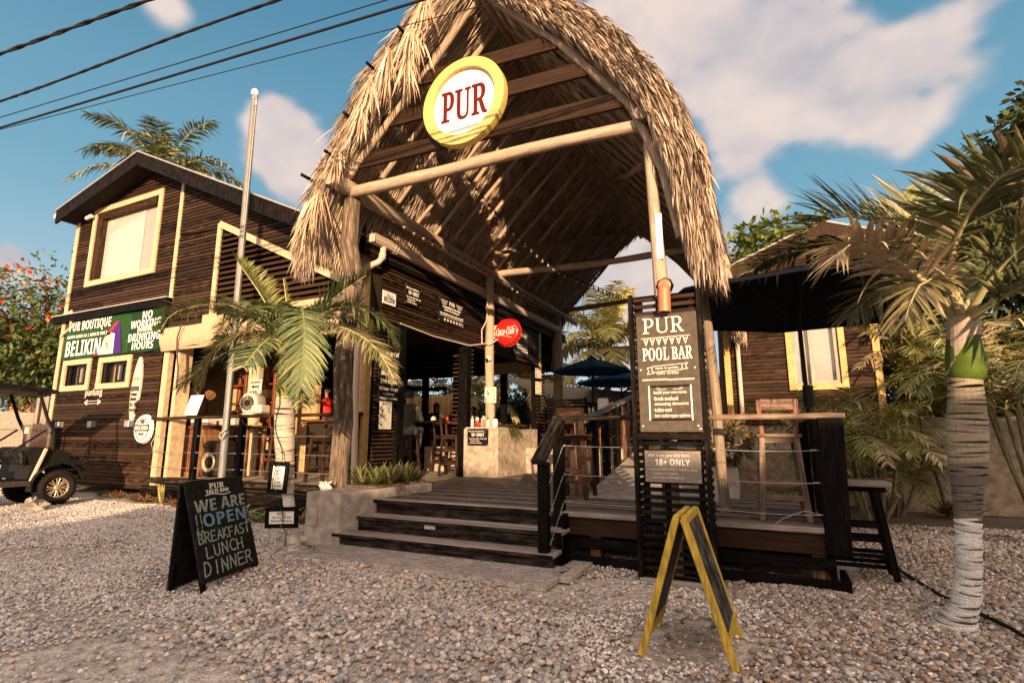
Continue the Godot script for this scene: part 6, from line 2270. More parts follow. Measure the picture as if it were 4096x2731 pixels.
# ---------------------------------------------------------------- behind: pool garden and ramp
func parasol(called: String, label: String, at: Vector3, top: Vector3, r: float, sag: float, n: int, m: Material, tilt: Basis, group := "", off := .5) -> void:
	var t := thing(called, label, "parasol", at, group)
	var x := b()
	x.rod(at, top, .026, .022, 10)
	part(t, "pole", x, M.blackplastic)
	x = b()
	var rows := 5
	for i in n:
		var a0 := TAU * (i + off) / n
		var a1 := TAU * (i + 1.0 + off) / n
		for j in rows:
			for q in 2:
				var f := func(u: float, v: float) -> Vector3:
					var d0 := Vector3(cos(a0), 0, -sin(a0))
					var d1 := Vector3(cos(a1), 0, -sin(a1))
					var d := d0.lerp(d1, u)
					var rr := r * v
					return top + tilt * (d * rr - Vector3(0, sag * (v * .75 + .25 * v * v), 0) - Vector3(0, .02 * sin(u * PI) * v, 0))
				var u0 := q * .5
				x.quad(f.call(u0, (j + 1.0) / rows), f.call(u0 + .5, (j + 1.0) / rows), f.call(u0 + .5, float(j) / rows), f.call(u0, float(j) / rows))
		var e := func(u: float, h: float) -> Vector3:
			var d := Vector3(cos(a0), 0, -sin(a0)).lerp(Vector3(cos(a1), 0, -sin(a1)), u)
			return top + tilt * (d * r - Vector3(0, sag + h, 0))
		x.quad(e.call(0.0, .035), e.call(1.0, .035), e.call(1.0, .0), e.call(0.0, 0.0))
	part(t, "canopy", x, m)
	for i in n:
		x = b()
		var a0 := TAU * (i + off) / n
		var d := Vector3(cos(a0), 0, -sin(a0))
		x.rod(top + tilt * Vector3(0, -.04, 0), top + tilt * (d * r * .99 - Vector3(0, sag + .02, 0)), .009, .008, 6)
		x.rod(top + tilt * (d * r * .5 - Vector3(0, sag * .47 + .02, 0)), top - Vector3(0, sag + .22, 0), .008, .008, 6)
		part(t, "rib", x, M.blackplastic)
	x = b()
	x.lathe(Transform3D(tilt, top), [Vector2(.16, -.02), Vector2(.05, .035), Vector2(.02, .06), Vector2(0, .09)], 12)
	part(t, "cap", x, m)

func chair(label: String, at: Vector3, turn: float) -> void:
	var t := thing("dining_chair", label, "chair", at, "orange ladder back chairs on the pool deck")
	t.rotation.y = turn
	var x: B
	for sx in [-1, 1]:
		x = b()
		x.bx(Vector3(.2 * sx, .22, .19), Vector3(.045, .44, .045), .004)
		part(t, "leg", x, M.redwood, false)
		x = b()
		x.beam(Vector3(.2 * sx, 0, -.19), Vector3(.2 * sx, 1.0, -.25), Vector3(1, 0, 0), .045, .04)
		part(t, "leg", x, M.redwood, false)
	x = b()
	x.bx(Vector3(0, .45, 0), Vector3(.44, .04, .42), .008)
	part(t, "seat", x, M.redwood, false)
	for k in 4:
		x = b()
		x.bx(Vector3(0, .58 + k * .12, -.225 - k * .006), Vector3(.36, .06 + (.03 if k == 3 else 0.0), .02), .005)
		part(t, "back_slat", x, M.orangewood if k == 3 else M.redwood, false)

func garden() -> void:
	var x: B
	# ramp climbing to the pool deck, with its railing
	x = b()
	var A := [Vector3(-2.28, .49, -6.82), Vector3(-.62, .49, -7.05), Vector3(-.62, 1.05, -10.6), Vector3(-2.33, 1.08, -10.6)]
	x.quad(A[0], A[1], A[2], A[3])
	for i in 4:
		var p: Vector3 = A[i]
		var q: Vector3 = A[(i + 1) % 4]
		x.quad(Vector3(p.x, .3, p.z), Vector3(q.x, .3, q.z), q, p)
	structure("ramp", x, M.concrete)
	x = b()
	x.bx(Vector3(-3.6, .52, -14.2), Vector3(8.4, 1.04, 7.0))
	structure("pool_deck", x, M.concretewarm)
	var t := thing("ramp_railing", "dark timber ramp railing with a pale blue grey handrail climbing to the pool deck", "railing", Vector3(-2.35, .5, -7.2))
	x = b()
	x.beam(Vector3(-2.34, 1.48, -7.0), Vector3(-2.40, 2.18, -11.2), Vector3(1, 0, 0), .14, .05, .008)
	part(t, "handrail", x, mat(.30, .31, .31, .6, "grain", .2, Vector3(2, .5, 1)))
	for k in 7:
		var f := k / 6.0
		x = b()
		var zz := lerpf(-7.05, -11.0, f)
		x.bx(Vector3(-2.37, lerpf(.98, 1.62, f), zz), Vector3(.11, 1.0, .11), .006)
		part(t, "post", x, M.stoolred if k == 0 or k == 4 else M.black)
	for k in 3: cable(t, Vector3(-2.36, 1.25 - k * .27, -7.05), Vector3(-2.41, 1.92 - k * .27, -11.0), .004)
	# cross rail seen through the stair rail
	t = thing("pool_fence", "dark timber fence posts standing between the deck and the pool garden", "fence", Vector3(-3.4, .5, -8.2))
	for k in 3:
		x = b()
		x.bx(Vector3(-2.52 - k * .02, 1.0, -8.2 - k * .75), Vector3(.10, 1.0, .10), .006)
		part(t, "post", x, M.black if k % 2 else M.stool)
	x = b()
	x.bx(Vector3(-4.0, 1.60, -10.85), Vector3(.62, .06, .4), .008)
	for q in [[-4.25, -10.7], [-3.75, -10.7], [-4.25, -11.0], [-3.75, -11.0]]: x.bx(Vector3(q[0], 1.3, q[1]), Vector3(.07, .56, .07), .005)
	one("garden_table", x, M.redwood, "small red brown table on the pool deck right of the concrete counter", "table")
	x = b()
	x.bx(Vector3(-2.62, 1.50, -7.6), Vector3(.42, .09, .18), .01)
	one("log_seat", x, M.stool, "rough dark timber block behind the stair rail in front of the orange chairs", "block")
	# slatted recliner
	t = thing("slatted_recliner", "dark slatted reclining chair back to the left of the far log post", "chair", Vector3(-4.0, 1.0, -11.0))
	for k in 9:
		x = b()
		x.bx(Vector3(-3.95 + k * .03, 2.05 - k * .07, -10.9 + k * .06), Vector3(.95, .045, .03), .004)
		part(t, "slat", x, M.black)
	for sx in [-1, 1]:
		x = b()
		x.beam(Vector3(-3.95 + sx * .42, 2.1, -10.97), Vector3(-3.7 + sx * .42, 1.05, -10.4), Vector3(1, 0, 0), .05, .05)
		part(t, "rail", x, M.black)
	# dining set on the pool deck
	chair("orange ladder back chair standing nearest the far log post", Vector3(-3.85, 1.04, -11.3), .2)
	chair("orange ladder back chair in the middle, beside the white napkin stand", Vector3(-3.45, 1.04, -11.6), -.4)
	chair("orange ladder back chair on the right under the nearer blue parasol", Vector3(-3.15, 1.04, -12.0), -.9)
	t = thing("dining_table", "orange wooden dining table under the nearer blue parasol", "table", Vector3(-3.3, 1.04, -10.9))
	x = b()
	x.bx(Vector3(-3.35, 1.72, -10.85), Vector3(1.3, .05, .8), .01)
	part(t, "tabletop", x, M.redwood)
	for sx in [-.55, .55]:
		x = b()
		x.bx(Vector3(-3.35 + sx, 1.37, -10.85), Vector3(.08, .66, .6), .006)
		part(t, "leg", x, M.redwood)
	x = b()
	x.box(Transform3D(Basis(Vector3.UP, .3), Vector3(-3.07, 1.90, -10.7)), Vector3(.22, .32, .1), .03)
	one("napkin_stand", x, M.white, "white napkin stand on the orange dining table", "holder")
	for k in 2:
		x = b()
		x.lathe(Transform3D(Basis(), Vector3(-3.34 + k * .08, 1.745, -10.62)), [Vector2(0, 0), Vector2(.03, .0), Vector2(.028, .09), Vector2(.02, .12), Vector2(0, .13)], 8)
		one("shaker", x, M.offwhite, ["left hand shaker beside the white napkin stand", "right hand shaker next to the white napkin stand"][k], "shaker", "shakers on the dining table")
	parasol("blue_parasol", "nearer dark blue parasol over the orange dining table", Vector3(-4.30, 1.04, -14.0), Vector3(-4.30, 3.40, -14.0), 1.1, .36, 8, M.blue, Basis(), "blue parasols in the pool garden")
	parasol("blue_parasol", "farther dark blue parasol half hidden by the slatted sign tower", Vector3(-4.1, 1.04, -16.4), Vector3(-4.1, 3.30, -16.4), 1.4, .38, 8, M.blue, Basis(), "blue parasols in the pool garden")
	# shade sail
	x = b()
	var sp := func(u: float, v: float) -> Vector3:
		var a := Vector3(-8.6, 3.45, -17).lerp(Vector3(-2.6, 2.62, -17.2), u)
		return a + Vector3(0, -.16 * sin(u * PI) - v * (.42 * sin(u * PI * .9 + .1) + .05), .5 * v)
	for i in 24:
		for j in 4:
			x.quad(sp.call(i / 24.0, (j + 1) / 4.0), sp.call((i + 1) / 24.0, (j + 1) / 4.0), sp.call((i + 1) / 24.0, j / 4.0), sp.call(i / 24.0, j / 4.0))
	one("shade_sail", x, M.sail, "long beige shade sail stretched behind the blue parasols", "shade sail")
	x = b()
	for q in [[-2.55, 2.0, -12.6], [-2.35, 2.0, -12.6]]: x.bx(Vector3(q[0], q[1], q[2]), Vector3(.05, .5, .05))
	x.bx(Vector3(-2.45, 2.05, -12.6), Vector3(.16, .05, .05))
	one("white_stand", x, M.white, "small white stand shaped like the letter H in the pool garden", "stand")
	# greenery of the garden
	var dg := Color(.05, .075, .025)
	palm("coconut_palm", "sunlit coconut palm rising behind the blue parasols", Vector3(-5.6, 0, -20.0), 4.6, .14, 2.9, 26, Color(.55, .47, .10), Vector3(.1, 0, 0), 54)
	palm("coconut_palm", "sunlit coconut palm behind the far log post, left of the taller one", Vector3(-8.4, 0, -19.5), 3.6, .13, 2.5, 22, Color(.52, .44, .10), Vector3(-.2, 0, 0), 46)
	palm("garden_palm", "dry fronded palm seen through the bar opening behind the log post with the poster", Vector3(-10.5, 0, -18.5), 2.8, .13, 2.0, 20, Color(.42, .35, .10), Vector3(.1, 0, 0), 32)
	palm("garden_palm", "garden palm seen at the left through the back of the bar", Vector3(-14.2, 0, -19.5), 3.0, .13, 2.0, 12, Color(.18, .19, .05), Vector3(.1, 0, 0), 30)
	var hedge := [[-17.5, -22.0, 2.4], [-14.5, -22.5, 2.6], [-11.8, -22.0, 2.0], [-9.0, -22.6, 2.3], [-6.6, -22.8, 1.9], [-4.2, -22.4, 2.0], [-2.2, -22.8, 2.2], [-.4, -21.5, 2.3]]
	var hl := ["dense dark shrub at the far left of the garden behind the bar", "dense dark shrub behind the lit bulbs at the back of the bar", "dark green shrub behind the dry fronded garden palm", "dark green shrub behind the concrete counter and its bottles", "dark green shrub left of the tall sunlit coconut palm", "dark green shrub below the tall sunlit coconut palm", "dark green shrub behind the farther blue parasol", "dark green shrub behind the slatted sign tower"]
	for i in 8: leafy("garden_shrub", hl[i], Vector3(hedge[i][0], 0, hedge[i][1]), hedge[i][2] * .85, 1.7, hedge[i][2] * .9, 52, 100, .13, dg, 0.0, "shrubs closing the pool garden", "shrub")
	leafy("slender_tree", "slender open tree with small leaves against the sky left of the slatted sign tower", Vector3(-3.2, 0, -23.0), 4.6, 1.5, 1.4, 26, 30, .10, Color(.06, .085, .03))
	leafy("potted_dracaena", "dark spiky dracaena seen through the back of the bar beside the air blower", Vector3(-9.4, .8, -15.6), 1.2, .5, .5, 16, 30, .10, Color(.04, .045, .018), 0.0, "", "plant")
	# garden fence and hanging curtain at the back, warm bulbs
	x = b()
	x.bx(Vector3(-9.5, 1.5, -24.2), Vector3(22, 3.0, .1))
	one("back_fence", x, M.stool, "dark timber fence behind the pool garden shrubs", "fence")
	x = b()
	for i in 40:
		var u0 := -12.0 + i * .05
		x.quad(Vector3(u0, 1.2, -16.5 + .05 * sin(i * 1.3)), Vector3(u0 + .05, 1.2, -16.5 + .05 * sin(i * 1.3 + 1.3)), Vector3(u0 + .05, 2.75, -16.5 + .05 * sin(i * 1.3 + 1.3)), Vector3(u0, 2.75, -16.5 + .05 * sin(i * 1.3)))
	one("pale_curtain", x, M.offwhite, "pale curtain hanging in the garden behind the bar", "curtain")
	var bl := [Vector3(-11.6, 3.3, -15.6), Vector3(-10.6, 2.9, -15.4), Vector3(-10.3, 2.88, -15.2), Vector3(-8.1, 2.55, -16.0)]
	var bn := ["warm lit bulb highest at the left behind the bar", "warm lit bulb over the pale curtain, left of a pair", "warm lit bulb over the pale curtain, right of a pair", "warm lit bulb low behind the concrete counter"]
	for i in 4:
		x = b()
		x.lathe(Transform3D(Basis(), bl[i]), [Vector2(0, -.05), Vector2(.035, -.035), Vector2(.045, 0), Vector2(.03, .035), Vector2(.015, .06)], 10)
		var o := one("light_bulb", x, M.lit, bn[i], "light bulb", "lit bulbs behind the bar")
		var l := OmniLight3D.new()
		l.name = "bulb_light"
		l.light_energy = .06
		l.light_color = Color(1, .72, .4)
		l.light_size = .04
		l.omni_range = 8.0
		l.omni_attenuation = 2.0
		l.shadow_enabled = true
		l.position = bl[i]
		o.add_child(l, true)

# ---------------------------------------------------------------- house on the right
func right_house() -> void:
	var h := thing("timber_house", "dark clapboard house with yellow trim behind the dark parasol", "house", Vector3(1.5, 0, -14))
	var Z := -12.0
	var x := b()
	prism(x, [[-.72, 1.5], [.5, 1.5], [.5, 4.9], [-.72, 4.5]], -17.0, Z - .02)
	prism(x, [[1.32, 1.5], [1.98, 1.5], [1.98, 4.9], [1.32, 5.1]], -17.0, Z - .02)
	prism(x, [[.5, 1.5], [1.32, 1.5], [1.32, 2.3], [.5, 2.3]], -17.0, Z - .02)
	prism(x, [[.5, 3.62], [1.32, 3.62], [1.32, 5.1], [.5, 4.9]], -17.0, Z - .02)
	part(h, "wall", x, M.interior)
	x = b()
	x.bx(Vector3(.64, .75, -14.5), Vector3(2.7, 1.5, 4.9))
	part(h, "foundation", x, M.concrete)
	siding(h, Vector3(0, 0, Z), Vector3.RIGHT, 1.52, 5.0, .074, func(y: float) -> Vector2: return Vector2(-.66 if y < 4.5 else -.66 + (y - 4.5) / .40, 1.86), [[.44, 1.38, 2.22, 3.66]], M.siding)
	for q in [[-.72, 1.5, 4.8, .12], [1.92, 1.65, 4.2, .12]]:
		x = b()
		x.bx(Vector3(q[0], (q[1] + q[2]) * .5, Z + .02), Vector3(q[3], q[2] - q[1], .05), .004)
		part(h, "trim", x, M.yellowpost)
	x = b()
	x.rod(Vector3(-.50, .5, Z + .07), Vector3(-.50, 4.7, Z + .07), .045, .045, 10)
	part(h, "down_pipe", x, M.pipe)
	frame(h, "window_frame", Vector3(0, 0, Z), Vector3.RIGHT, .40, 1.42, 2.18, 3.70, .11, .06, M.yellowpost)
	frame(h, "window_sash", Vector3(0, 0, Z - .04), Vector3.RIGHT, .51, .74, 2.29, 3.6, .05, .05, M.tread[2])
	frame(h, "window_sash", Vector3(0, 0, Z - .04), Vector3.RIGHT, .80, 1.30, 2.29, 3.6, .07, .05, M.tread[2])
	x = b()
	x.bx(Vector3(.91, 2.94, Z - .03), Vector3(.8, 1.3, .01))
	part(h, "window_pane", x, M.glass)
	x = b()
	x.bx(Vector3(.91, 2.94, Z - .10), Vector3(.8, 1.3, .01))  # pale sheet behind the glass imitates the sky reflected in it
	part(h, "curtain", x, mat(.50, .49, .45, .7))
	for s in [[-1.1, 1.2], [1.2, 2.5]]:
		var f := func(px: float) -> float: return 5.42 - .40 * absf(px - 1.2)
		x = b()
		prism(x, [[s[0], f.call(s[0])], [s[1], f.call(s[1])], [s[1], f.call(s[1]) + .04], [s[0], f.call(s[0]) + .04]], -17.5, Z + .55)
		part(h, "roof", x, M.roofmetal)
		x = b()
		prism(x, [[s[0], f.call(s[0]) - .26], [s[1], f.call(s[1]) - .26], [s[1], f.call(s[1])], [s[0], f.call(s[0])]], Z + .49, Z + .53)
		part(h, "fascia", x, M.beamwood)
		x = b()
		prism(x, [[s[0], f.call(s[0]) - .2], [s[1], f.call(s[1]) - .2], [s[1], f.call(s[1]) - .18], [s[0], f.call(s[0]) - .18]], -17.5, Z + .49)
		part(h, "soffit", x, M.stool)
	# garden wall to the right
	x = b()
	x.bx(Vector3(6.2, .8, Z + .25), Vector3(8.4, 1.62, .18), .01)
	one("garden_wall", x, M.concretewarm, "tan rendered garden wall behind the big bottle palm", "wall")
	leafy("broadleaf_tree", "round leaved tree with yellow green leaves beside the right thatch edge", Vector3(.7, 0, -18.5), 6.7, 1.9, 1.7, 70, 60, .15, Color(.115, .14, .022))
	leafy("dark_tree", "tall dark leafy tree at the upper right edge", Vector3(7.9, 0, -17.0), 8.1, 2.2, 2.4, 110, 100, .14, Color(.055, .07, .02))
	leafy("dark_tree", "dark leafy tree behind the bottle palm crown, lower than the tall one", Vector3(5.2, 0, -16.5), 5.2, 2.2, 1.6, 70, 80, .13, Color(.055, .07, .02))
	# the big parasol over the deck
	parasol("dark_parasol", "big black parasol over the right end of the deck", Vector3(.40, .5, -6.8), Vector3(.38, 3.20, -6.8), 1.62, .42, 8, M.navy, Basis(Vector3.BACK, -.03), "", .08)
	x = b()
	x.rod(Vector3(.41, 1.62, -6.85), Vector3(.41, 1.86, -6.85), .06, .055, 10)
	one("parasol_crank", x, M.blackplastic, "black crank housing on the pole of the big black parasol", "crank")

# ---------------------------------------------------------------- things along the street front
func street_things() -> void:
	var t := thing("flagpole", "bare grey metal flagpole in front of the left terrace", "flagpole", Vector3(-8.16, 0, -6.0))
	var x := b()
	x.tube(PackedVector3Array([Vector3(-8.16, 0, -6.0), Vector3(-8.18, 3.0, -6.0), Vector3(-8.23, 7.6, -6.0)]), PackedFloat32Array([.062, .058, .055]), 14)
	part(t, "pole", x, M.pole)
	x = b()
	x.lathe(Transform3D(Basis(), Vector3(-8.23, 7.55, -6.0)), [Vector2(.062, 0), Vector2(.066, .02), Vector2(.066, .09), Vector2(.04, .13), Vector2(0, .14)], 14)
	part(t, "cap", x, M.white)
	x = b()
	x.rod(Vector3(-8.14, 7.52, -5.96), Vector3(-8.10, 7.40, -5.95), .018); x.rod(Vector3(-8.1, 7.38, -5.95), Vector3(-8.1, 7.28, -5.95), .026)
	part(t, "pulley", x, M.steel)
	x = b()
	x.tube(PackedVector3Array([Vector3(-8.1, 7.3, -5.95), Vector3(-8.09, 4.0, -5.94), Vector3(-8.07, 1.4, -5.93)]), PackedFloat32Array([.007]), 5)
	x.tube(PackedVector3Array([Vector3(-8.07, 1.4, -5.93), Vector3(-8.2, 1.34, -5.93), Vector3(-8.22, 1.28, -5.93), Vector3(-8.12, 1.24, -5.92), Vector3(-8.07, 1.34, -5.92)]), PackedFloat32Array([.011]), 5)
	part(t, "halyard", x, M.offwhite)
	# left background: poinciana, small orange house, fence, white box
	leafy("flame_tree", "flame tree with red orange blossom at the left edge", Vector3(-21.5, 0, -9.0), 4.3, 4.0, 2.0, 190, 90, .095, Color(.085, .12, .028), .12)
	leafy("flame_tree", "lower green bough of the flame tree behind the golf cart roof", Vector3(-23.8, 0, -11.5), 3.6, 3.2, 1.7, 110, 80, .095, Color(.06, .09, .025), .08)
	t = thing("orange_house", "small orange gabled house under the flame tree", "house", Vector3(-25, 0, -13))
	x = b()
	prism(x, [[-30.0, 0], [-24.0, 0], [-24.0, 3.3], [-26.6, 5.2], [-30, 3.2]], -16, -11.5)
	part(t, "wall", x, mat(.55, .22, .10, .8, "plaster", .1, Vector3.ONE, true))
	x = b()
	x.beam(Vector3(-26.6, 5.3, -11.3), Vector3(-29.6, 2.9, -11.3), Vector3(0, 0, 1), .5, .2); x.beam(Vector3(-26.6, 5.3, -11.3), Vector3(-23.4, 2.9, -11.3), Vector3(0, 0, 1), .5, .12)
	part(t, "roof", x, M.redwood)
	t = thing("board_fence", "weathered upright board fence between the golf cart and the orange house", "fence", Vector3(-17.5, 0, -7.6))
	for k in 26:
		x = b()
		var hh := 2.35 if k < 16 else 1.55
		x.bx(Vector3(-16.0 - k * .16, hh * .5, -7.7 + rng.randf_range(-.01, .01)), Vector3(.145, hh + rng.randf_range(-.04, .04), .025), .003)
		part(t, "board", x, [M.stool, M.tread[1], M.orangewood][rng.randi() % 3])
	t = thing("picket_fence", "low pale picket fence behind the golf cart", "fence", Vector3(-14.8, 0, -6.0))
	for k in 9:
		x = b()
		x.bx(Vector3(-14.4 - k * .15, .8, -6.3), Vector3(.09, 1.5 + .05 * (k % 2), .03), .004)
		part(t, "picket", x, M.tread[2])
	t = thing("white_cabinet", "off white outdoor cabinet at the left edge beside the golf cart", "cabinet", Vector3(-14.6, 0, -5.4))
	x = b()
	x.bx(Vector3(-14.75, .74, -5.5), Vector3(1.1, 1.35, .8), .01)
	part(t, "body", x, M.offwhite)
	x = b()
	x.bx(Vector3(-14.75, 1.6, -5.5), Vector3(1.12, .36, .82), .012)
	part(t, "lid", x, M.offwhite)
	# palm rising behind the roof
	palm("coconut_palm", "tall coconut palm showing above the roof of the clapboard house", Vector3(-18.2, 0, -10.0), 9.9, .16, 2.7, 15, Color(.10, .13, .03), Vector3(.2, 0, 0), 46)
	# rock under the wheel, orange leaves
	x = b()
	var sm := SphereMesh.new()
	for i in 9:
		for j in 6:
			var f := func(u: int, v: int) -> Vector3:
				var a := TAU * (u % 9) / 9.0
				var e := PI * .5 * v / 6.0
				var k := 1.0 + .22 * sin(a * 3.0 + v * 1.7) + .12 * cos(a * 5.0 - v)
				return Vector3(-11.05 + cos(a) * cos(e) * .28 * k, .06 + sin(e) * .20 * k, -4.78 + sin(a) * cos(e) * .17 * k)
			x.quad(f.call(i + 1, j), f.call(i, j), f.call(i, j + 1), f.call(i + 1, j + 1))
	one("chock_stone", x, mat(.42, .36, .30, .85, "plaster", .5, Vector3(3, 3, 3), true), "pale stone chocking the front wheel of the golf cart", "stone")
	# hose on the ground at the right
	x = b()
	x.tube(PackedVector3Array([Vector3(.95, .02, -7.2), Vector3(1.02, .03, -6.4), Vector3(1.14, .03, -5.6), Vector3(1.35, .03, -4.9), Vector3(1.42, .03, -4.3), Vector3(1.36, .03, -3.7), Vector3(1.45, .03, -3.0)]), PackedFloat32Array([.014]), 7)
	one("garden_hose", x, M.blackplastic, "black hose lying across the stones past the foot of the bottle palm", "hose")
	for i in 16:
		x = b()
		var p := Vector3(rng.randf_range(-7.5, 1.6), .035, rng.randf_range(-5.2, -2.7))
		if on_paving(p.x, p.z): p.z = -4.2
		p.y = gh(p.x, p.z) + .03
		var an := rng.randf() * TAU
		x.leaf(p, Vector3(cos(an), .15, sin(an)), Vector3(-sin(an), .2, cos(an)).normalized(), rng.randf_range(.05, .10), .014, .5, .4, 4)
		one("fallen_leaf", x, M.orangewood, "small dry brown leaf lying on the stones", "leaf", "dry leaves on the stones")

# ---------------------------------------------------------------- golf cart, nose to the wall
func profile_x(x: B, poly: Array, x0: float, x1: float) -> void:
	var n := poly.size()
	var c := Vector2.ZERO
	for p in poly: c += Vector2(p[0], p[1]) / n
	for i in n:
		var p: Array = poly[i]
		var q: Array = poly[(i + 1) % n]
		x.quad(Vector3(x1, p[1], p[0]), Vector3(x1, q[1], q[0]), Vector3(x0, q[1], q[0]), Vector3(x0, p[1], p[0]))
		x.tri(Vector3(x1, c.y, c.x), Vector3(x1, q[1], q[0]), Vector3(x1, p[1], p[0]))
		x.tri(Vector3(x0, c.y, c.x), Vector3(x0, p[1], p[0]), Vector3(x0, q[1], q[0]))

func golf_cart() -> void:
	var t := thing("golf_cart", "black golf cart parked nose to the clapboard wall at the left edge", "golf cart", Vector3(-12.0, .1, -4.6))
	var L := -12.55
	var R := -11.45
	var x := b()
	profile_x(x, [[-4.80, .56], [-4.84, .80], [-4.72, 1.02], [-4.80, 1.10], [-5.05, 1.10], [-5.36, 1.00], [-5.58, .86], [-5.62, .68], [-5.56, .60], [-5.46, .74], [-5.2, .80], [-4.98, .72]], L + .03, R - .03)
	part(t, "cowl", x, M.blackplastic)
	x = b()
	x.bx(Vector3(-12.0, .98, -4.74), Vector3(1.0, .13, .16), .03); x.bx(Vector3(-11.6, .9, -4.72), Vector3(.24, .16, .08), .02)
	part(t, "dashboard", x, M.signblack)
	x = b()
	x.bx(Vector3(-12.0, .50, -3.9), Vector3(1.12, .07, 2.0), .01)
	part(t, "floor", x, M.signblack)
	x = b()
	for k in 4: x.bx(Vector3(R + .03, .47 + k * .022, -3.95), Vector3(.05, .014, 1.75), .003)
	part(t, "running_board", x, M.signgrey)
	x = b()
	x.beam(Vector3(R + .01, .52, -4.84), Vector3(R + .01, 1.08, -5.0), Vector3(1, 0, 0), .05, .05, .01)
	part(t, "side_trim", x, M.pipe)
	for s in [L - .02, R + .03]:
		x = b()
		var p := PackedVector3Array()
		for i in 11:
			var a := lerpf(-.15, PI * .92, i / 10.0)
			p.append(Vector3(s, .42 + sin(a) * .40, -5.22 + cos(a) * .40))
		for i in 10: x.beam(p[i], p[i + 1] + (p[i + 1] - p[i]) * .08, Vector3(1, 0, 0), .16, .03, .004)
		part(t, "fender", x, M.signblack, true)
	# wheels
	for q in [[R - .02, -5.22], [L + .02, -5.22], [R - .02, -3.2], [L + .02, -3.2]]:
		var w := Node3D.new()
		w.name = "wheel"
		t.add_child(w, true)
		var c := Vector3(q[0], .40, q[1])
		w.position = c - t.position
		var s := 1.0 if q[0] > -12 else -1.0
		var F := Transform3D(Basis(Vector3.BACK, -PI / 2 * s), c)
		x = b()
		x.lathe(F, [Vector2(.17, -.10), Vector2(.24, -.115), Vector2(.285, -.09), Vector2(.295, 0), Vector2(.285, .09), Vector2(.24, .115), Vector2(.17, .10), Vector2(.165, .06)], 36)
		for k in 32:
			for side in [-1.0, 1.0]:
				var d := Vector3(cos(TAU * (k + side * .25) / 32), 0, sin(TAU * (k + side * .25) / 32))
				var tn := Vector3(-d.z, 0, d.x)
				x.box(F * Transform3D(Basis(d, Vector3.UP, d.cross(Vector3.UP)), d * .288 + Vector3(0, side * .055, 0)), Vector3(.03, .085, .032), .004)
		part(w, "tyre", x, M.rubber)
		x = b()
		x.lathe(F, [Vector2(.175, .02), Vector2(.178, .085), Vector2(.165, .095), Vector2(.155, .08), Vector2(.15, .02)], 32)
		for k in 8:
			for e in [-.10, .10]:
				var a: float = TAU * k / 8 + e
				var a2: float = TAU * k / 8 + e * 1.6
				x.beam(F * Vector3(cos(a) * .035, .075, sin(a) * .035), F * Vector3(cos(a2) * .16, .085, sin(a2) * .16), F.basis * Vector3(-sin(a), 0, cos(a)), .018, .02, .003)
		x.lathe(F, [Vector2(.05, .05), Vector2(.05, .09), Vector2(.03, .1), Vector2(0, .1)], 16)
		part(w, "rim", x, M.rim)
		x = b()
		x.lathe(F, [Vector2(0, .03), Vector2(.155, .028)], 20)
		part(w, "brake", x, M.blackplastic)
	# roof and its struts
	x = b()
	profile_x(x, [[-5.04, 2.03], [-5.06, 2.07], [-4.9, 2.12], [-4.4, 2.15], [-3.3, 2.15], [-3.0, 2.10], [-2.98, 2.03], [-4.2, 2.05]], L - .06, R + .06)
	part(t, "roof", x, M.signblack)
	for s in [L + .04, R - .04]:
		x = b()
		x.tube(PackedVector3Array([Vector3(s, 2.05, -4.80), Vector3(s, 1.6, -4.97), Vector3(s, 1.35, -5.10), Vector3(s, 1.02, -5.12)]), PackedFloat32Array([.028]), 8)
		part(t, "strut", x, M.blackplastic)
		x = b()
		x.rod(Vector3(s, 2.05, -3.1), Vector3(s, .9, -3.15), .026)
		part(t, "strut", x, M.blackplastic)
		x = b()
		x.rod(Vector3(s, 1.04, -4.55), Vector3(s, 1.40, -4.98), .018)
		part(t, "strut", x, M.blackplastic)
	x = b()
	x.quad(Vector3(L + .05, 1.06, -5.13), Vector3(R - .05, 1.06, -5.13), Vector3(R - .05, 1.50, -5.02), Vector3(L + .05, 1.50, -5.02))
	var wm: StandardMaterial3D = mat(.10, .05, .03, .08)
	wm.albedo_color.a = .55
	wm.transparency = BaseMaterial3D.TRANSPARENCY_ALPHA
	part(t, "windscreen", x, wm)
	x = b()
	x.bx(Vector3(L + .25, 1.40, -5.035), Vector3(.16, .13, .004))
	part(t, "sticker", x, M.offwhite)
	x = b()
	x.lathe(Transform3D(Basis(Vector3.RIGHT, PI / 2), Vector3(L - .02, 1.88, -4.7)), [Vector2(0, -.02), Vector2(.09, -.01), Vector2(.095, .01), Vector2(.08, .02), Vector2(0, .02)], 16)
	part(t, "mirror", x, M.steel)
	# seats, steering wheel
	x = b()
	x.bx(Vector3(-12.0, .78, -3.75), Vector3(1.06, .16, .5), .04); x.box(Transform3D(Basis(Vector3.RIGHT, -.2), Vector3(-12.0, 1.12, -3.42)), Vector3(1.06, .5, .12), .04)
	part(t, "seat", x, M.signgrey)
	x = b()
	x.bx(Vector3(-12.0, .58, -3.6), Vector3(1.04, .25, .7), .02)
	part(t, "seat_base", x, M.blackplastic)
	x = b()
	x.tube(PackedVector3Array([Vector3(-12.3, .8, -4.75), Vector3(-12.3, 1.10, -4.45)]), PackedFloat32Array([.02]), 8)
	var sw := PackedVector3Array()
	for i in 21: sw.append(Vector3(-12.3, 1.10, -4.45) + Basis(Vector3.RIGHT, .9) * Vector3(cos(TAU * i / 20) * .17, 0, sin(TAU * i / 20) * .17))
	x.tube(sw, PackedFloat32Array([.016]), 6, false)
	part(t, "steering_wheel", x, M.blackplastic)
	x = b()
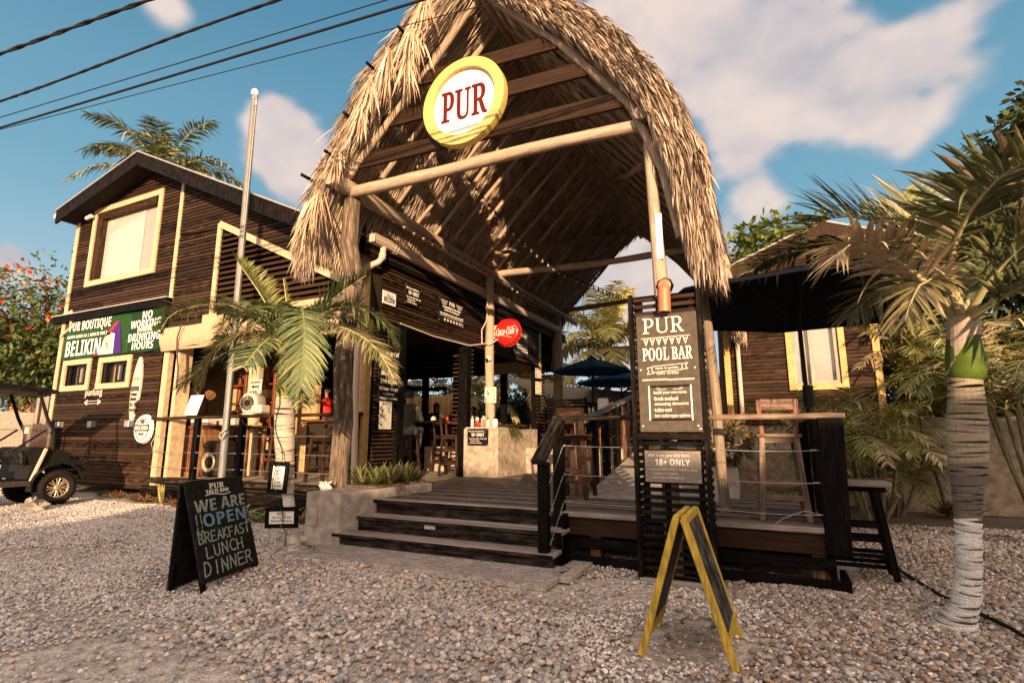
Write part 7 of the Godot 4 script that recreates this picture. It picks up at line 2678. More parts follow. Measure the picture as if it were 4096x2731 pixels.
	x.rod(Vector3(R + .02, .92, -5.35), Vector3(R + .02, .90, -5.95), .022); x.rod(Vector3(R + .02, .70, -5.3), Vector3(R + .02, .68, -5.92), .022); x.rod(Vector3(L - .02, .92, -5.35), Vector3(L - .02, .90, -5.9), .022); x.rod(Vector3(L, .9, -5.9), Vector3(R, .9, -5.9), .022)
	part(t, "bumper_bar", x, M.signblack)

# ---------------------------------------------------------------- pavement boards, sign tower
func foreground_signs() -> void:
	var t := thing("chalk_a_board", "black chalk A-frame board announcing meals, standing on the gravel", "sign", Vector3(-4.75, 0, -3.5))
	var TL := Vector3(-4.675, .895, -3.10)
	var TR := Vector3(-4.935, .905, -3.88)
	var BL := Vector3(-4.445, .06, -3.17)
	var BR := Vector3(-4.62, .06, -3.86)
	var xa := (BR - BL).normalized()
	xa = (TR - TL).normalized().lerp(xa, .5).normalized()
	var ya := ((TL + TR) * .5 - (BL + BR) * .5).normalized()
	var nz := xa.cross(ya).normalized()
	ya = nz.cross(xa)
	var c := (TL + TR + BL + BR) * .25
	var w := ((TR - TL).length() + (BR - BL).length()) * .5
	var h := ((TL + TR) * .5 - (BL + BR) * .5).length()
	var x := b()
	x.box(Transform3D(Basis(xa, ya, nz), c - nz * .015), Vector3(w, h, .02), .003)
	part(t, "front_board", x, M.signblack)
	var c2 := c + Vector3(-.19, 0, -.05)
	var ya2 := (Vector3.UP * .98 - nz * .16).normalized()
	ya2 = Vector3(ya.x * -.05, ya.y, ya.z * -.05).normalized()
	var nz2 := xa.cross(ya2).normalized()
	var top := c + ya * h * .5
	x = b()
	x.box(Transform3D(Basis(xa, ya2, nz2), top - nz * .05 - ya2 * h * .5), Vector3(w, h, .02), .003)
	part(t, "rear_board", x, M.signblack)
	for s in [-1.0, 1.0]:
		x = b()
		x.beam(c + xa * s * w * .46 - ya * h * .30 - nz * .03, c + xa * s * w * .46 - ya * (h * .5 + .075) - nz * .03, xa, .05, .03)
		part(t, "foot", x, M.black)
		x = b()
		x.beam(top - nz * .03 - ya2 * h * .76 + xa * s * w * .46, top - nz * .03 - ya2 * (h + .05) + xa * s * w * .46, xa, .05, .03)
		part(t, "foot", x, M.black)
	var P := func(u: float, v: float) -> Vector3: return c + xa * (u - .5) * w + ya * (v - .5) * h - nz * .004
	text(t, "PUR", P.call(.50, .925), xa, ya, w * .26, h * .06, M.letter, true, true, .002)
	text(t, "TACO BAR", P.call(.50, .868), xa, ya, w * .40, h * .038, M.letter, true, false, .002)
	x = b()
	var sw := []
	for i in 13: sw.append_array([i / 12.0, .5 + .32 * sin(i / 12.0 * TAU)])
	strokes(x, [sw], P.call(.28, .815), xa, ya, w * .44, .03, .008)
	part(t, "swash", x, M.letter)
	text(t, "WE ARE", P.call(.52, .735), xa, (ya + xa * .08).normalized(), w * .88, h * .125, M.chalkgreen, true, false, .002)
	text(t, "OPEN", P.call(.55, .585), xa, ya, w * .74, h * .13, M.chalkblue, true, false, .002)
	hand(t, "!!", P.call(.05, .52), xa, ya, w * .14, h * .13, .008, M.chalkgreen)
	hand(t, "!!", P.call(.92, .53), xa, ya, w * .08, h * .12, .007, M.chalkgreen)
	hand(t, "**", P.call(.04, .46), xa, ya, w * .14, h * .05, .006, M.chalkgreen)
	hand(t, "**", P.call(.90, .47), xa, ya, w * .10, h * .04, .006, M.chalkgreen)
	hand(t, "BREAKFAST", P.call(.06, .37), xa, (ya + xa * .04).normalized(), w * .90, h * .10, .012, M.chalkgreen)
	hand(t, "LUNCH", P.call(.14, .22), xa, ya, w * .66, h * .115, .012, M.chalkgreen)
	hand(t, "DINNER", P.call(.06, .055), xa, (ya + xa * .05).normalized(), w * .86, h * .13, .013, M.chalkgreen)
	# yellow A-frame seen end on
	t = thing("yellow_a_board", "yellow framed A-board seen from its narrow end, in the right foreground", "sign", Vector3(-.54, 0, -3.75))
	for s in [-1.0, 1.0]:
		var feet := Vector3(-.54 + s * .265, 0, 0)
		var apex := Vector3(-.54 + s * .022, .805, 0)
		for zz in [-3.47, -4.02]:
			x = b()
			x.beam(feet + Vector3(.02 * (zz + 3.47), 0, zz), apex + Vector3(0, -.0, zz), Vector3(0, 0, 1), .035, .042, .004)
			part(t, "stile", x, M.yellow)
		for q in [.985, .16]:
			x = b()
			x.beam((feet.lerp(apex, q)) + Vector3(0, 0, -3.49), (feet.lerp(apex, q)) + Vector3(0, 0, -4.0), Vector3(1, 0, 0), .036, .05, .004)
			part(t, "rail", x, M.yellow)
		x = b()
		x.quad(feet.lerp(apex, .17) + Vector3(s * .006, 0, -3.49), feet.lerp(apex, .17) + Vector3(s * .006, 0, -4.0), feet.lerp(apex, .96) + Vector3(s * .006, 0, -4.0), feet.lerp(apex, .96) + Vector3(s * .006, 0, -3.49))
		x.quad(feet.lerp(apex, .17) - Vector3(s * .006, 0, 4.0), feet.lerp(apex, .17) - Vector3(s * .006, 0, 3.49), feet.lerp(apex, .96) - Vector3(s * .006, 0, 3.49), feet.lerp(apex, .96) - Vector3(s * .006, 0, 4.0))
		part(t, "panel", x, mat(.15, .135, .12, .6, "worn", .0, Vector3(1, 1, 1)))
	x = b()
	for zz in [-3.55, -3.95]: x.bx(Vector3(-.54, .80, zz), Vector3(.07, .006, .05))
	part(t, "hinge", x, M.brass)

func sign_tower() -> void:
	var t := thing("slatted_tower", "tall narrow tower of dark horizontal slats at the deck edge", "tower", Vector3(-.85, 0, -5.25))
	var x: B
	var Z := -5.15
	for px in [-1.165, -.525]:
		x = b()
		x.bx(Vector3(px, 1.34, Z + .012), Vector3(.045, 2.66, .05), .005)
		part(t, "stile", x, M.dark)
	for px in [-1.09, -.60, -.90]:
		x = b()
		x.bx(Vector3(px, 1.32, Z - .055), Vector3(.05, 2.6, .05), .004)
		part(t, "batten", x, M.black)
	var y := .045
	var k := 0
	while y < 2.66:
		x = b()
		x.bx(Vector3(-.845 + rng.randf_range(-.003, .003), y, Z - .012), Vector3(.594, .038, .03), .004)
		part(t, "slat", x, [M.black, M.dark, M.dark][k % 3] if y < 1.25 else M.stool)  # upper slats paler, their sunlit tone put into the colour
		for sx in [-1.15, -.54]:
			x = b()
			x.bx(Vector3(sx, y + .004, Z - .22), Vector3(.03, .038, .34), .004)
			part(t, "slat", x, M.dark if y < 1.2 else M.stool)  # side slats carry the same sunlit tone in their colour
		y += .0695
		k += 1
	x = b()
	x.bx(Vector3(-.845, .012, Z), Vector3(.66, .05, .09), .005)
	part(t, "sill", x, M.tread[1])
	x = b()
	x.bx(Vector3(-.845, 1.285, Z + .03), Vector3(.64, .05, .03), .004)
	part(t, "ledge", x, M.dark)
	# upper board with its lettering
	var U := Vector3.RIGHT
	var V := Vector3.UP
	var c := Vector3(-.832, 1.892, Z + .02)
	var s := thing("pool_bar_board", "tall grey board lettered for the pool bar on the slatted tower", "sign", c)
	x = b()
	x.bx(c, Vector3(.565, 1.12, .015), .003)
	part(s, "panel", x, M.signgrey)
	var P := func(u: float, v: float) -> Vector3: return c + U * (u - .5) * .565 + V * (.5 - v) * 1.12 + Vector3(0, 0, .0075)
	text(s, "PUR", P.call(.45, .095), U, V, .385, .155, M.letter, false, true)
	x = b()
	var ln := []
	ln.append([.08, -.205, .88, -.20])
	for i in 7:
		var u := .12 + i * .108
		ln.append([u, -.21, u + .035, -.27, u + .075, -.21])
	strokes(x, ln, P.call(0, 0), U, V, .565, 1.12, .006)
	part(s, "bunting", x, M.letter)
	var sw := "SWIM-UP"
	for i in 7: text(s, sw[i], P.call(.157 + i * .108, .228), U, V, .018, .022, M.letter)
	text(s, "POOL BAR", P.call(.495, .345), U, V, .46, .125, M.letter, true, true)
	x = b()
	strokes(x, [[.24, -.45, .73, -.437, .73, -.487, .24, -.50, .24, -.45], [.24, -.455, .15, -.462, .19, -.488, .15, -.515, .27, -.51, .27, -.5], [.73, -.44, .82, -.43, .78, -.458, .82, -.482, .70, -.482, .70, -.49]], P.call(0, 0), U, V, .565, 1.12, .006)
	part(s, "ribbon", x, M.letter)
	text(s, "open to public", P.call(.485, .468), U, V, .215, .026, M.letter, true, true)
	text(s, "(sorry - no kids)", P.call(.49, .512), U, V, .20, .032, M.letter, true, true)
	x = b()
	x.bx(P.call(.49, .565) + Vector3(0, 0, .002), Vector3(.48, .008, .003))
	for i in 12:
		x.bx(P.call(.09 + i * .034, .555) + Vector3(0, 0, .002), Vector3(.006, .006, .003))
		x.bx(P.call(.52 + i * .034, .575) + Vector3(0, 0, .002), Vector3(.006, .006, .003))
	part(s, "dotted_rule", x, M.letter)
	frame(s, "lettering_box", P.call(0, 1), U, .565 * .16, .565 * .86, 1.12 * .095, 1.12 * .385, .014, .003, M.letter)
	x = b()
	var cu := []
	for sg in [-1.0, 1.0]:
		var l := []
		for i in 14:
			var a := i / 13.0 * 5.2
			l.append_array([.51 + sg * (.20 - .035 * cos(a) * (1 - i / 16.0) - (.0 if i < 9 else (i - 9) * .035)), -.642 + .014 * sin(a) * (1 - i / 18.0)])
		cu.append(l)
	strokes(x, cu, P.call(0, 0), U, V, .565, 1.12, .005)
	part(s, "scroll", x, M.letter)
	var li := [["·build your own tacos", .505, .675, .305], ["·fresh seafood", .44, .723, .225], ["·amazing desserts", .52, .77, .315], ["·take-out", .385, .817, .165], ["·low carb/vegan options", .53, .868, .325]]
	for q in li: text(s, q[0], P.call(q[1], q[2]), U, V, q[3], .036, M.letter, true, true, .003)
	x = b()
	for q in [[.05, .475], [.93, .475], [.05, .95], [.93, .95], [.96, .975]]:
		x.rod(P.call(q[0], q[1]), P.call(q[0], q[1]) + Vector3(0, 0, .006), .01, .008, 8)
	stuff(part(s, "screws", x, M.white))
	# lower plate
	board_sign("adults_only_plate", "brushed grey adults only plate low on the slatted tower", Vector3(-.836, 1.02, Z + .022), U, .50, .285, mat(.27, .22, .18, .4, "plaster", .02, Vector3(3, 3, 3), true), ADULT, M.white)
	# copper spotlight
	t = thing("copper_spotlight", "copper coloured cylinder spotlight on top of the slatted tower", "spotlight", Vector3(-.82, 2.72, Z + .04))
	x = b()
	x.lathe(Transform3D(Basis(Vector3.RIGHT, PI / 2), Vector3(-.82, 2.72, Z + .03)), [Vector2(.085, 0), Vector2(.085, .02), Vector2(.07, .025), Vector2(0, .025)], 8)
	part(t, "back_box", x, M.black)
	x = b()
	x.lathe(Transform3D(Basis(Vector3.RIGHT, PI / 2), Vector3(-.82, 2.725, Z + .055)), [Vector2(.062, 0), Vector2(.062, .014), Vector2(.05, .02), Vector2(0, .02)], 20)
	x.rod(Vector3(-.82, 2.71, Z + .07), Vector3(-.82, 2.66, Z + .11), .02)
	part(t, "mount", x, M.copper)
	x = b()
	x.lathe(Transform3D(Basis(Vector3.RIGHT, -.10), Vector3(-.82, 2.44, Z + .13)), [Vector2(.056, .0), Vector2(.060, .0), Vector2(.060, .235), Vector2(.05, .25), Vector2(0, .25)], 24)
	x.lathe(Transform3D(Basis(Vector3.RIGHT, -.10), Vector3(-.82, 2.44, Z + .13)), [Vector2(.056, .20), Vector2(.056, .0)], 24)
	part(t, "barrel", x, M.copper)

# ---------------------------------------------------------------- low planting
func areca(label: String, at: Vector3, stems: int, h: float, reach: float, n: int, col: Color, spread := .3) -> void:
	var t := thing("areca_palm", label, "palm", at, "")
	for k in stems:
		var an := TAU * k / stems + rng.randf_range(-.4, .4)
		var d := Vector3(cos(an), 0, sin(an))
		var hh := h * rng.randf_range(.6, 1.1)
		var top := at + d * spread * rng.randf_range(.6, 1.3) + Vector3(0, hh, 0)
		var x := b()
		var p := PackedVector3Array()
		var q := PackedFloat32Array()
		for i in 17:
			var f := i / 16.0
			p.append((at + d * spread * .25).lerp(top, f) + d * .04 * sin(f * PI))
			q.append(.028 if i % 2 else .024)
		x.col = Color(.27, .25, .10).lerp(Color(.36, .30, .17), rng.randf())
		x.tube(p, q, 7)
		part(t, "stem", x, M.tintlog)
		for i in n:
			var a := an + rng.randf_range(-1.3, 1.3)
			var el := rng.randf_range(.2, 1.35)
			var dd := Vector3(cos(a) * cos(el), sin(el), sin(a) * cos(el))
			var L := reach * rng.randf_range(.75, 1.15)
			var p1 := top + dd * L * .45
			var d2 := (dd + Vector3(0, -.5, 0)).normalized()
			var p2 := p1 + d2 * L * .35
			var p3 := p2 + (d2 + Vector3(0, -.8, 0)).normalized() * L * .28
			var c := col.lerp(Color(.24, .20, .05), rng.randf() * .5)
			add_frond(t, [top, p1, p2, p3], 30, reach * .30, .0105 * reach + .003, c, .55, .012, Color(.38, .34, .10), .35, .06 if rng.randf() < .8 else .7)

func plants() -> void:
	var x: B
	var gp := [Color(.10, .13, .035), Color(.14, .16, .045), Color(.07, .085, .03), Color(.20, .19, .06), Color(.11, .035, .05)]
	# boat lilies in the planter
	for i in 34:
		x = b()
		var f := i / 33.0
		var p := Vector3(rng.randf_range(-5.22, -4.70), .64, lerpf(-5.78, -6.72, fmod(i * .618, 1.0)))
		rosette(x, p, 20, rng.randf_range(.25, .36), .018, gp, 1.0)
		if p.x > -4.85:
			for k in 5:
				x.col = Color(.34, .24, .14) * rng.randf_range(.7, 1.2)
				x.leaf(p + Vector3(.1, .02, rng.randf_range(-.1, .1)), Vector3(.7, -.4, rng.randf_range(-.3, .3)).normalized(), Vector3(0, 0, 1), .13, .012, 1.2, .2, 3)
		one("boat_lily", x, M.leaf, "strap leaved green and purple boat lily in the concrete planter", "plant", "boat lilies in the concrete planter")
	# bromeliads along the foot of the clapboards and by the terrace steps
	var bp := [Color(.15, .14, .045), Color(.22, .07, .035), Color(.11, .12, .04), Color(.30, .16, .08), Color(.18, .05, .03)]
	for i in 24:
		x = b()
		var f := i / 23.0
		var p := Vector3(lerpf(-12.3, -9.0, f) + rng.randf_range(-.1, .1), 0, -6.45 + .35 * f + rng.randf_range(-.12, .12))
		p.y = gh(p.x, p.z)
		rosette(x, p, 15, rng.randf_range(.16, .26), .018, bp, .8)
		one("bromeliad", x, M.leaf, "low reddish bromeliad at the foot of the clapboard wall", "plant", "bromeliads along the clapboard wall")
	x = b()
	x.col = Color(.4, .33, .12)
	for i in 5: x.leaf(Vector3(-9.75, .06, -6.05), Vector3(.12 * (i - 2), 1, .1).normalized(), Vector3(1, 0, .2).normalized(), .42, .05, .1, .2, 4)
	one("pale_leaf_plant", x, M.leaf, "pale upright leaf standing among the bromeliads below the terrace steps", "plant")
	for i in 9:
		x = b()
		var p := Vector3(-7.6 + i * .22, .02, -6.1 + rng.randf_range(-.2, .25))
		rosette(x, p, 12, rng.randf_range(.3, .5), .026, [Color(.11, .14, .05), Color(.16, .17, .06), Color(.22, .19, .08)], .6)
		one("spider_lily", x, M.leaf, "broad strap leaved lily on the ground between the chalk board and the ringed palm", "plant", "lilies below the terrace steps")
	for q in [[-4.78, -4.72], [-4.6, -4.6], [-6.4, -5.2]]:
		x = b()
		for k in 14:
			var an := rng.randf() * TAU
			x.col = Color(.12, .15, .05)
			x.leaf(Vector3(q[0], .02, q[1]), Vector3(cos(an), rng.randf_range(.3, 1.2), sin(an)).normalized(), Vector3(-sin(an), 0, cos(an)), rng.randf_range(.08, .18), .005, .6, 0, 3)
		one("grass_tuft", x, M.leaf, {-4.78: "small grass tuft at the foot of the concrete planter", -4.6: "small grass tuft beside the paving before the steps", -6.4: "small grass tuft left of the ringed palm"}[q[0]], "grass")
	# plant hanging over the concrete counter
	x = b()
	for k in 6: rosette(x, Vector3(-4.88 + rng.randf_range(-.08, .08), 1.5, -9.9 - k * .09), 14, .3, .022, [Color(.08, .10, .03), Color(.14, .13, .05), Color(.26, .2, .10)], .35)
	for k in 26:
		x.col = [Color(.08, .10, .03), Color(.17, .15, .06)][k % 2]
		x.leaf(Vector3(-4.82, 1.48, -9.8 - rng.randf() * .5), Vector3(.5, -.2 - rng.randf() * .8, rng.randf_range(-.4, .4)).normalized(), Vector3(0, .2, 1).normalized(), rng.randf_range(.2, .42), .022, .5, .3, 4)
	one("trailing_bromeliad", x, M.leaf, "trailing bromeliad hanging over the right edge of the concrete counter", "plant")
	# potted bush on the deck
	var t := thing("potted_bush", "round bush of strap leaves in a grey concrete pot behind the slatted tower", "potted plant", Vector3(-.58, .5, -7.7))
	x = b()
	x.bx(Vector3(-.60, .70, -7.7), Vector3(.34, .40, .34), .012)
	part(t, "pot", x, M.concrete)
	x = b()
	for k in 95:
		var d := Vector3(rng.randfn(), rng.randfn() * .9, rng.randfn()).normalized()
		var p := Vector3(-.55, 1.20, -7.7) + d * Vector3(.24, .26, .24)
		for m in 11:
			var o := (d + Vector3(rng.randfn(), rng.randfn(), rng.randfn()) * .5 - Vector3(0, .15, 0)).normalized()
			var c: Color = [Color(.085, .095, .04), Color(.12, .12, .05), Color(.16, .09, .045), Color(.22, .13, .06)][rng.randi() % 4]
			x.col = c
			x.leaf(p, o, o.cross(Vector3(rng.randfn(), 1, rng.randfn())).normalized(), rng.randf_range(.10, .18), .012, .5, .3, 3)
	part(t, "foliage", x, M.leaf)
	# feathery palms before the right house and wall
	var yg := Color(.165, .185, .03)
	areca("bushy golden green areca palm between the deck end and the right house window", Vector3(1.25, 0, -9.5), 9, 1.0, 1.0, 5, yg, .4)
	areca("areca palm under the right house window", Vector3(.75, 0, -10.8), 6, 1.3, 1.0, 4, Color(.10, .125, .03), .35)
	areca("tall areca palm with banded bamboo like stems behind the bottle palm, right edge", Vector3(3.45, 0, -10.4), 9, 2.1, 1.35, 4, Color(.10, .125, .03), .5)
	areca("tall areca palm rising above the garden wall behind the bottle palm crown", Vector3(3.0, 0, -12.6), 9, 2.5, 1.4, 6, Color(.085, .105, .03), .6)
	areca("small areca palm seen between the legs of the lone deck stool", Vector3(.35, .0, -8.1), 5, .65, .6, 3, yg, .2)
	areca("arching areca palm low against the tan garden wall", Vector3(1.75, 0, -10.9), 5, .7, 1.0, 4, Color(.13, .155, .03), .3)
	leafy("wall_shrub", "dark shrub filling the gap above the garden wall beside the right house", Vector3(3.2, 0, -14.2), 2.4, 1.8, 1.5, 60, 90, .12, Color(.045, .06, .02), 0.0, "", "shrub")
	leafy("wall_shrub", "dark shrub above the garden wall at the right edge behind the banded palm stems", Vector3(5.6, 0, -14.0), 2.6, 1.8, 1.7, 60, 90, .12, Color(.045, .06, .02), 0.0, "", "shrub")
	# thin stemmed cordyline against the wall
	t = thing("cordyline", "thin stemmed cordyline with withered leaf tufts against the tan garden wall", "plant", Vector3(2.42, 0, -11.2))
	x = b()
	x.col = Color(.2, .15, .10)
	x.tube(PackedVector3Array([Vector3(2.5, 0, -11.2), Vector3(2.42, .6, -11.2), Vector3(2.3, 1.2, -11.2), Vector3(2.28, 1.9, -11.2)]), PackedFloat32Array([.03, .025, .02, .018]), 8)
	part(t, "stem", x, M.tintlog)
	for q in [[2.34, 1.0], [2.29, 1.65], [2.28, 1.95]]:
		x = b()
		rosette(x, Vector3(q[0], q[1], -11.2), 13, .22, .022, [Color(.26, .16, .08), Color(.12, .09, .035), Color(.32, .2, .10)], .3)
		part(t, "leaf_tuft", x, M.leaf)
	for k in 4:
		x = b()
		rosette(x, Vector3(2.5 + k * .11 - .1, .05, -11.05 + .1 * (k % 2)), 12, .4, .035, [Color(.10, .085, .03), Color(.16, .10, .04)], .9)
		one("ground_cordyline", x, M.leaf, "dark broad leaved cordyline at the foot of the tan garden wall", "plant", "cordylines at the garden wall")

# ---------------------------------------------------------------- cables over the street
func wires() -> void:
	var L := [[Vector3(-7.42, 5.5, -2.27), Vector3(-5.12, 5.5, -2.57), .013, "twisted black power cable, topmost of the five over the street"], [Vector3(-8.52, 5.5, -2.69), Vector3(-4.01, 5.5, -3.11), .013, "rough black power cable, second from the top of the five"], [Vector3(-9.01, 5.5, -2.87), Vector3(-3.07, 5.5, -3.56), .006, "thin black wire in the middle of the five overhead cables"], [Vector3(-9.31, 5.5, -2.99), Vector3(-2.77, 5.5, -3.71), .014, "thick smooth black cable, fourth from the top of the five"], [Vector3(-9.37, 5.5, -3.01), Vector3(-2.87, 5.5, -3.94), .005, "thin black wire, lowest of the five overhead cables"]]
	for i in 5:
		var q: Array = L[i]
		var d: Vector3 = (q[1] - q[0]).normalized()
		var a: Vector3 = q[0] - d * 26.0
		var e: Vector3 = q[1] + d * 26.0
		var x := b()
		var n := 260 if i < 2 else 30
		for s in (2 if i < 2 else 1):
			var p := PackedVector3Array()
			for k in n + 1:
				var f := k / float(n)
				var pos := a.lerp(e, f) + Vector3(0, .02 * cos(f * 60.0) * (1.0 if i < 2 else .0), 0)
				if i < 2:
					var w := (a - e).length() * f * (9.0 if i == 0 else 12.0) + s * PI
					pos += Vector3(0, cos(w), sin(w)) * q[2] * (.85 if i == 0 else .4)
				p.append(pos)
			x.tube(p, PackedFloat32Array([q[2]]), 6)
		one("power_cable", x, M.wire, q[3], "cable", "overhead cables across the street")

# ---------------------------------------------------------------- people: bones joined to one skin by surface nets
func skin_mesh(x: B, bones: Array, xf: Transform3D, cell: float) -> void:
	var lo := Vector3.ONE * 99
	var hi := -lo
	for q in bones:
		for i in 2:
			var r := Vector3.ONE * (float(q[2 + i]) + .05)
			lo = lo.min(q[i] - r)
			hi = hi.max(q[i] + r)
	var n := Vector3i(((hi - lo) / cell).ceil()) + Vector3i.ONE
	var F := PackedFloat32Array()
	F.resize(n.x * n.y * n.z)
	F.fill(1.0)
	for q in bones:
		var a: Vector3 = q[0]
		var e: Vector3 = q[1]
		var m := Vector3.ONE * (maxf(q[2], q[3]) + .06)
		var b0 := Vector3i(((a.min(e) - m - lo) / cell).floor()).clamp(Vector3i.ZERO, n - Vector3i.ONE)
		var b1 := Vector3i(((a.max(e) + m - lo) / cell).ceil()).clamp(Vector3i.ZERO, n - Vector3i.ONE)
		var ab := e - a
		var l2 := maxf(ab.length_squared(), 1e-6)
		for i in range(b0.x, b1.x + 1):
			for j in range(b0.y, b1.y + 1):
				for k in range(b0.z, b1.z + 1):
					var p := lo + Vector3(i, j, k) * cell
					var h := clampf((p - a).dot(ab) / l2, 0, 1)
					var d: float = (p - a - ab * h).length() - lerpf(q[2], q[3], h)
					var at := (i * n.y + j) * n.z + k
					var o := F[at]
					var kk := .025
					var hh := clampf(.5 + .5 * (o - d) / kk, 0, 1)
					F[at] = lerpf(o, d, hh) - kk * hh * (1.0 - hh)
	var V := {}
	var corner := func(i: int, j: int, k: int) -> float: return F[(i * n.y + j) * n.z + k]
	for i in n.x - 1:
		for j in n.y - 1:
			for k in n.z - 1:
				var s := Vector3.ZERO
				var c := 0
				var f := [corner.call(i, j, k), corner.call(i + 1, j, k), corner.call(i, j + 1, k), corner.call(i + 1, j + 1, k), corner.call(i, j, k + 1), corner.call(i + 1, j, k + 1), corner.call(i, j + 1, k + 1), corner.call(i + 1, j + 1, k + 1)]
				var neg := 0
				for g in f: neg += 1 if g < 0 else 0
				if neg == 0 or neg == 8: continue
				for eg in [[0, 1], [2, 3], [4, 5], [6, 7], [0, 2], [1, 3], [4, 6], [5, 7], [0, 4], [1, 5], [2, 6], [3, 7]]:
					var u: float = f[eg[0]]
					var w: float = f[eg[1]]
					if (u < 0) == (w < 0): continue
					var tt := u / (u - w)
					var pa := Vector3(eg[0] & 1, (eg[0] >> 1) & 1, eg[0] >> 2)
					var pb := Vector3(eg[1] & 1, (eg[1] >> 1) & 1, eg[1] >> 2)
					s += pa.lerp(pb, tt)
					c += 1
				V[Vector3i(i, j, k)] = lo + (Vector3(i, j, k) + s / c) * cell
	var field := func(p: Vector3) -> Array:
		var best := 9.0
		var bc := Color.WHITE
		for q in bones:
			var ab: Vector3 = q[1] - q[0]
			var h := clampf((p - q[0]).dot(ab) / maxf(ab.length_squared(), 1e-6), 0, 1)
			var d: float = (p - q[0] - ab * h).length() - lerpf(q[2], q[3], h)
			if d < best:
				best = d
				bc = q[4]
		return [best, bc]
	var N := {}
	var Cc := {}
	for key in V:
		var p: Vector3 = V[key]
		var g := Vector3.ZERO
		for ax in 3:
			var o := Vector3i.ZERO
			o[ax] = 1
			var c0: Vector3i = key
			g[ax] = corner.call(mini(c0.x + o.x, n.x - 1), mini(c0.y + o.y, n.y - 1), mini(c0.z + o.z, n.z - 1)) - corner.call(maxi(c0.x - o.x, 0), maxi(c0.y - o.y, 0), maxi(c0.z - o.z, 0))
		N[key] = (xf.basis * g).normalized()
		Cc[key] = field.call(p)[1]
	for key in V:
		var c0: Vector3i = key
		for ax in 3:
			var o := Vector3i.ZERO
			o[ax] = 1
			var f0: float = corner.call(c0.x, c0.y, c0.z)
			var f1: float = corner.call(c0.x + o.x, c0.y + o.y, c0.z + o.z)
			if (f0 < 0) == (f1 < 0): continue
			var u := Vector3i.ZERO
			var w := Vector3i.ZERO
			u[(ax + 1) % 3] = 1
			w[(ax + 2) % 3] = 1
			var ks := [c0, c0 - u, c0 - u - w, c0 - w]
			var ok := true
			for q in ks: ok = ok and V.has(q)
			if not ok: continue
			if f0 > 0: ks.reverse()
			for q in [0, 2, 1, 0, 3, 2]:
				x.col = Cc[ks[q]]
				x.put(xf * (V[ks[q]] as Vector3), N[ks[q]], Vector2.ZERO)

func hand_shape(x: B, wrist: Vector3, dir: Vector3, up: Vector3, xf: Transform3D, side: float) -> void:
	x.col = Color(.36, .19, .115)
	var d := dir.normalized()
	var s := d.cross(up).normalized()
	for i in 4:
		var o := (i - 1.5) * .019
		var l: float = [.065, .078, .072, .055][i]
		var k := wrist + d * .085 + s * o
		x.tube(PackedVector3Array([xf * (wrist + d * .05 + s * o * .8), xf * k, xf * (k + (d - up * .5).normalized() * l * .55), xf * (k + (d - up * .5).normalized() * l * .55 + (d * .4 - up).normalized() * l * .45)]), PackedFloat32Array([.010, .0095, .0088, .007]), 6)
	x.tube(PackedVector3Array([xf * (wrist + d * .02 + s * side * .02), xf * (wrist + d * .05 + s * side * .048), xf * (wrist + d * .09 + s * side * .055 - up * .015)]), PackedFloat32Array([.013, .0115, .008]), 6)

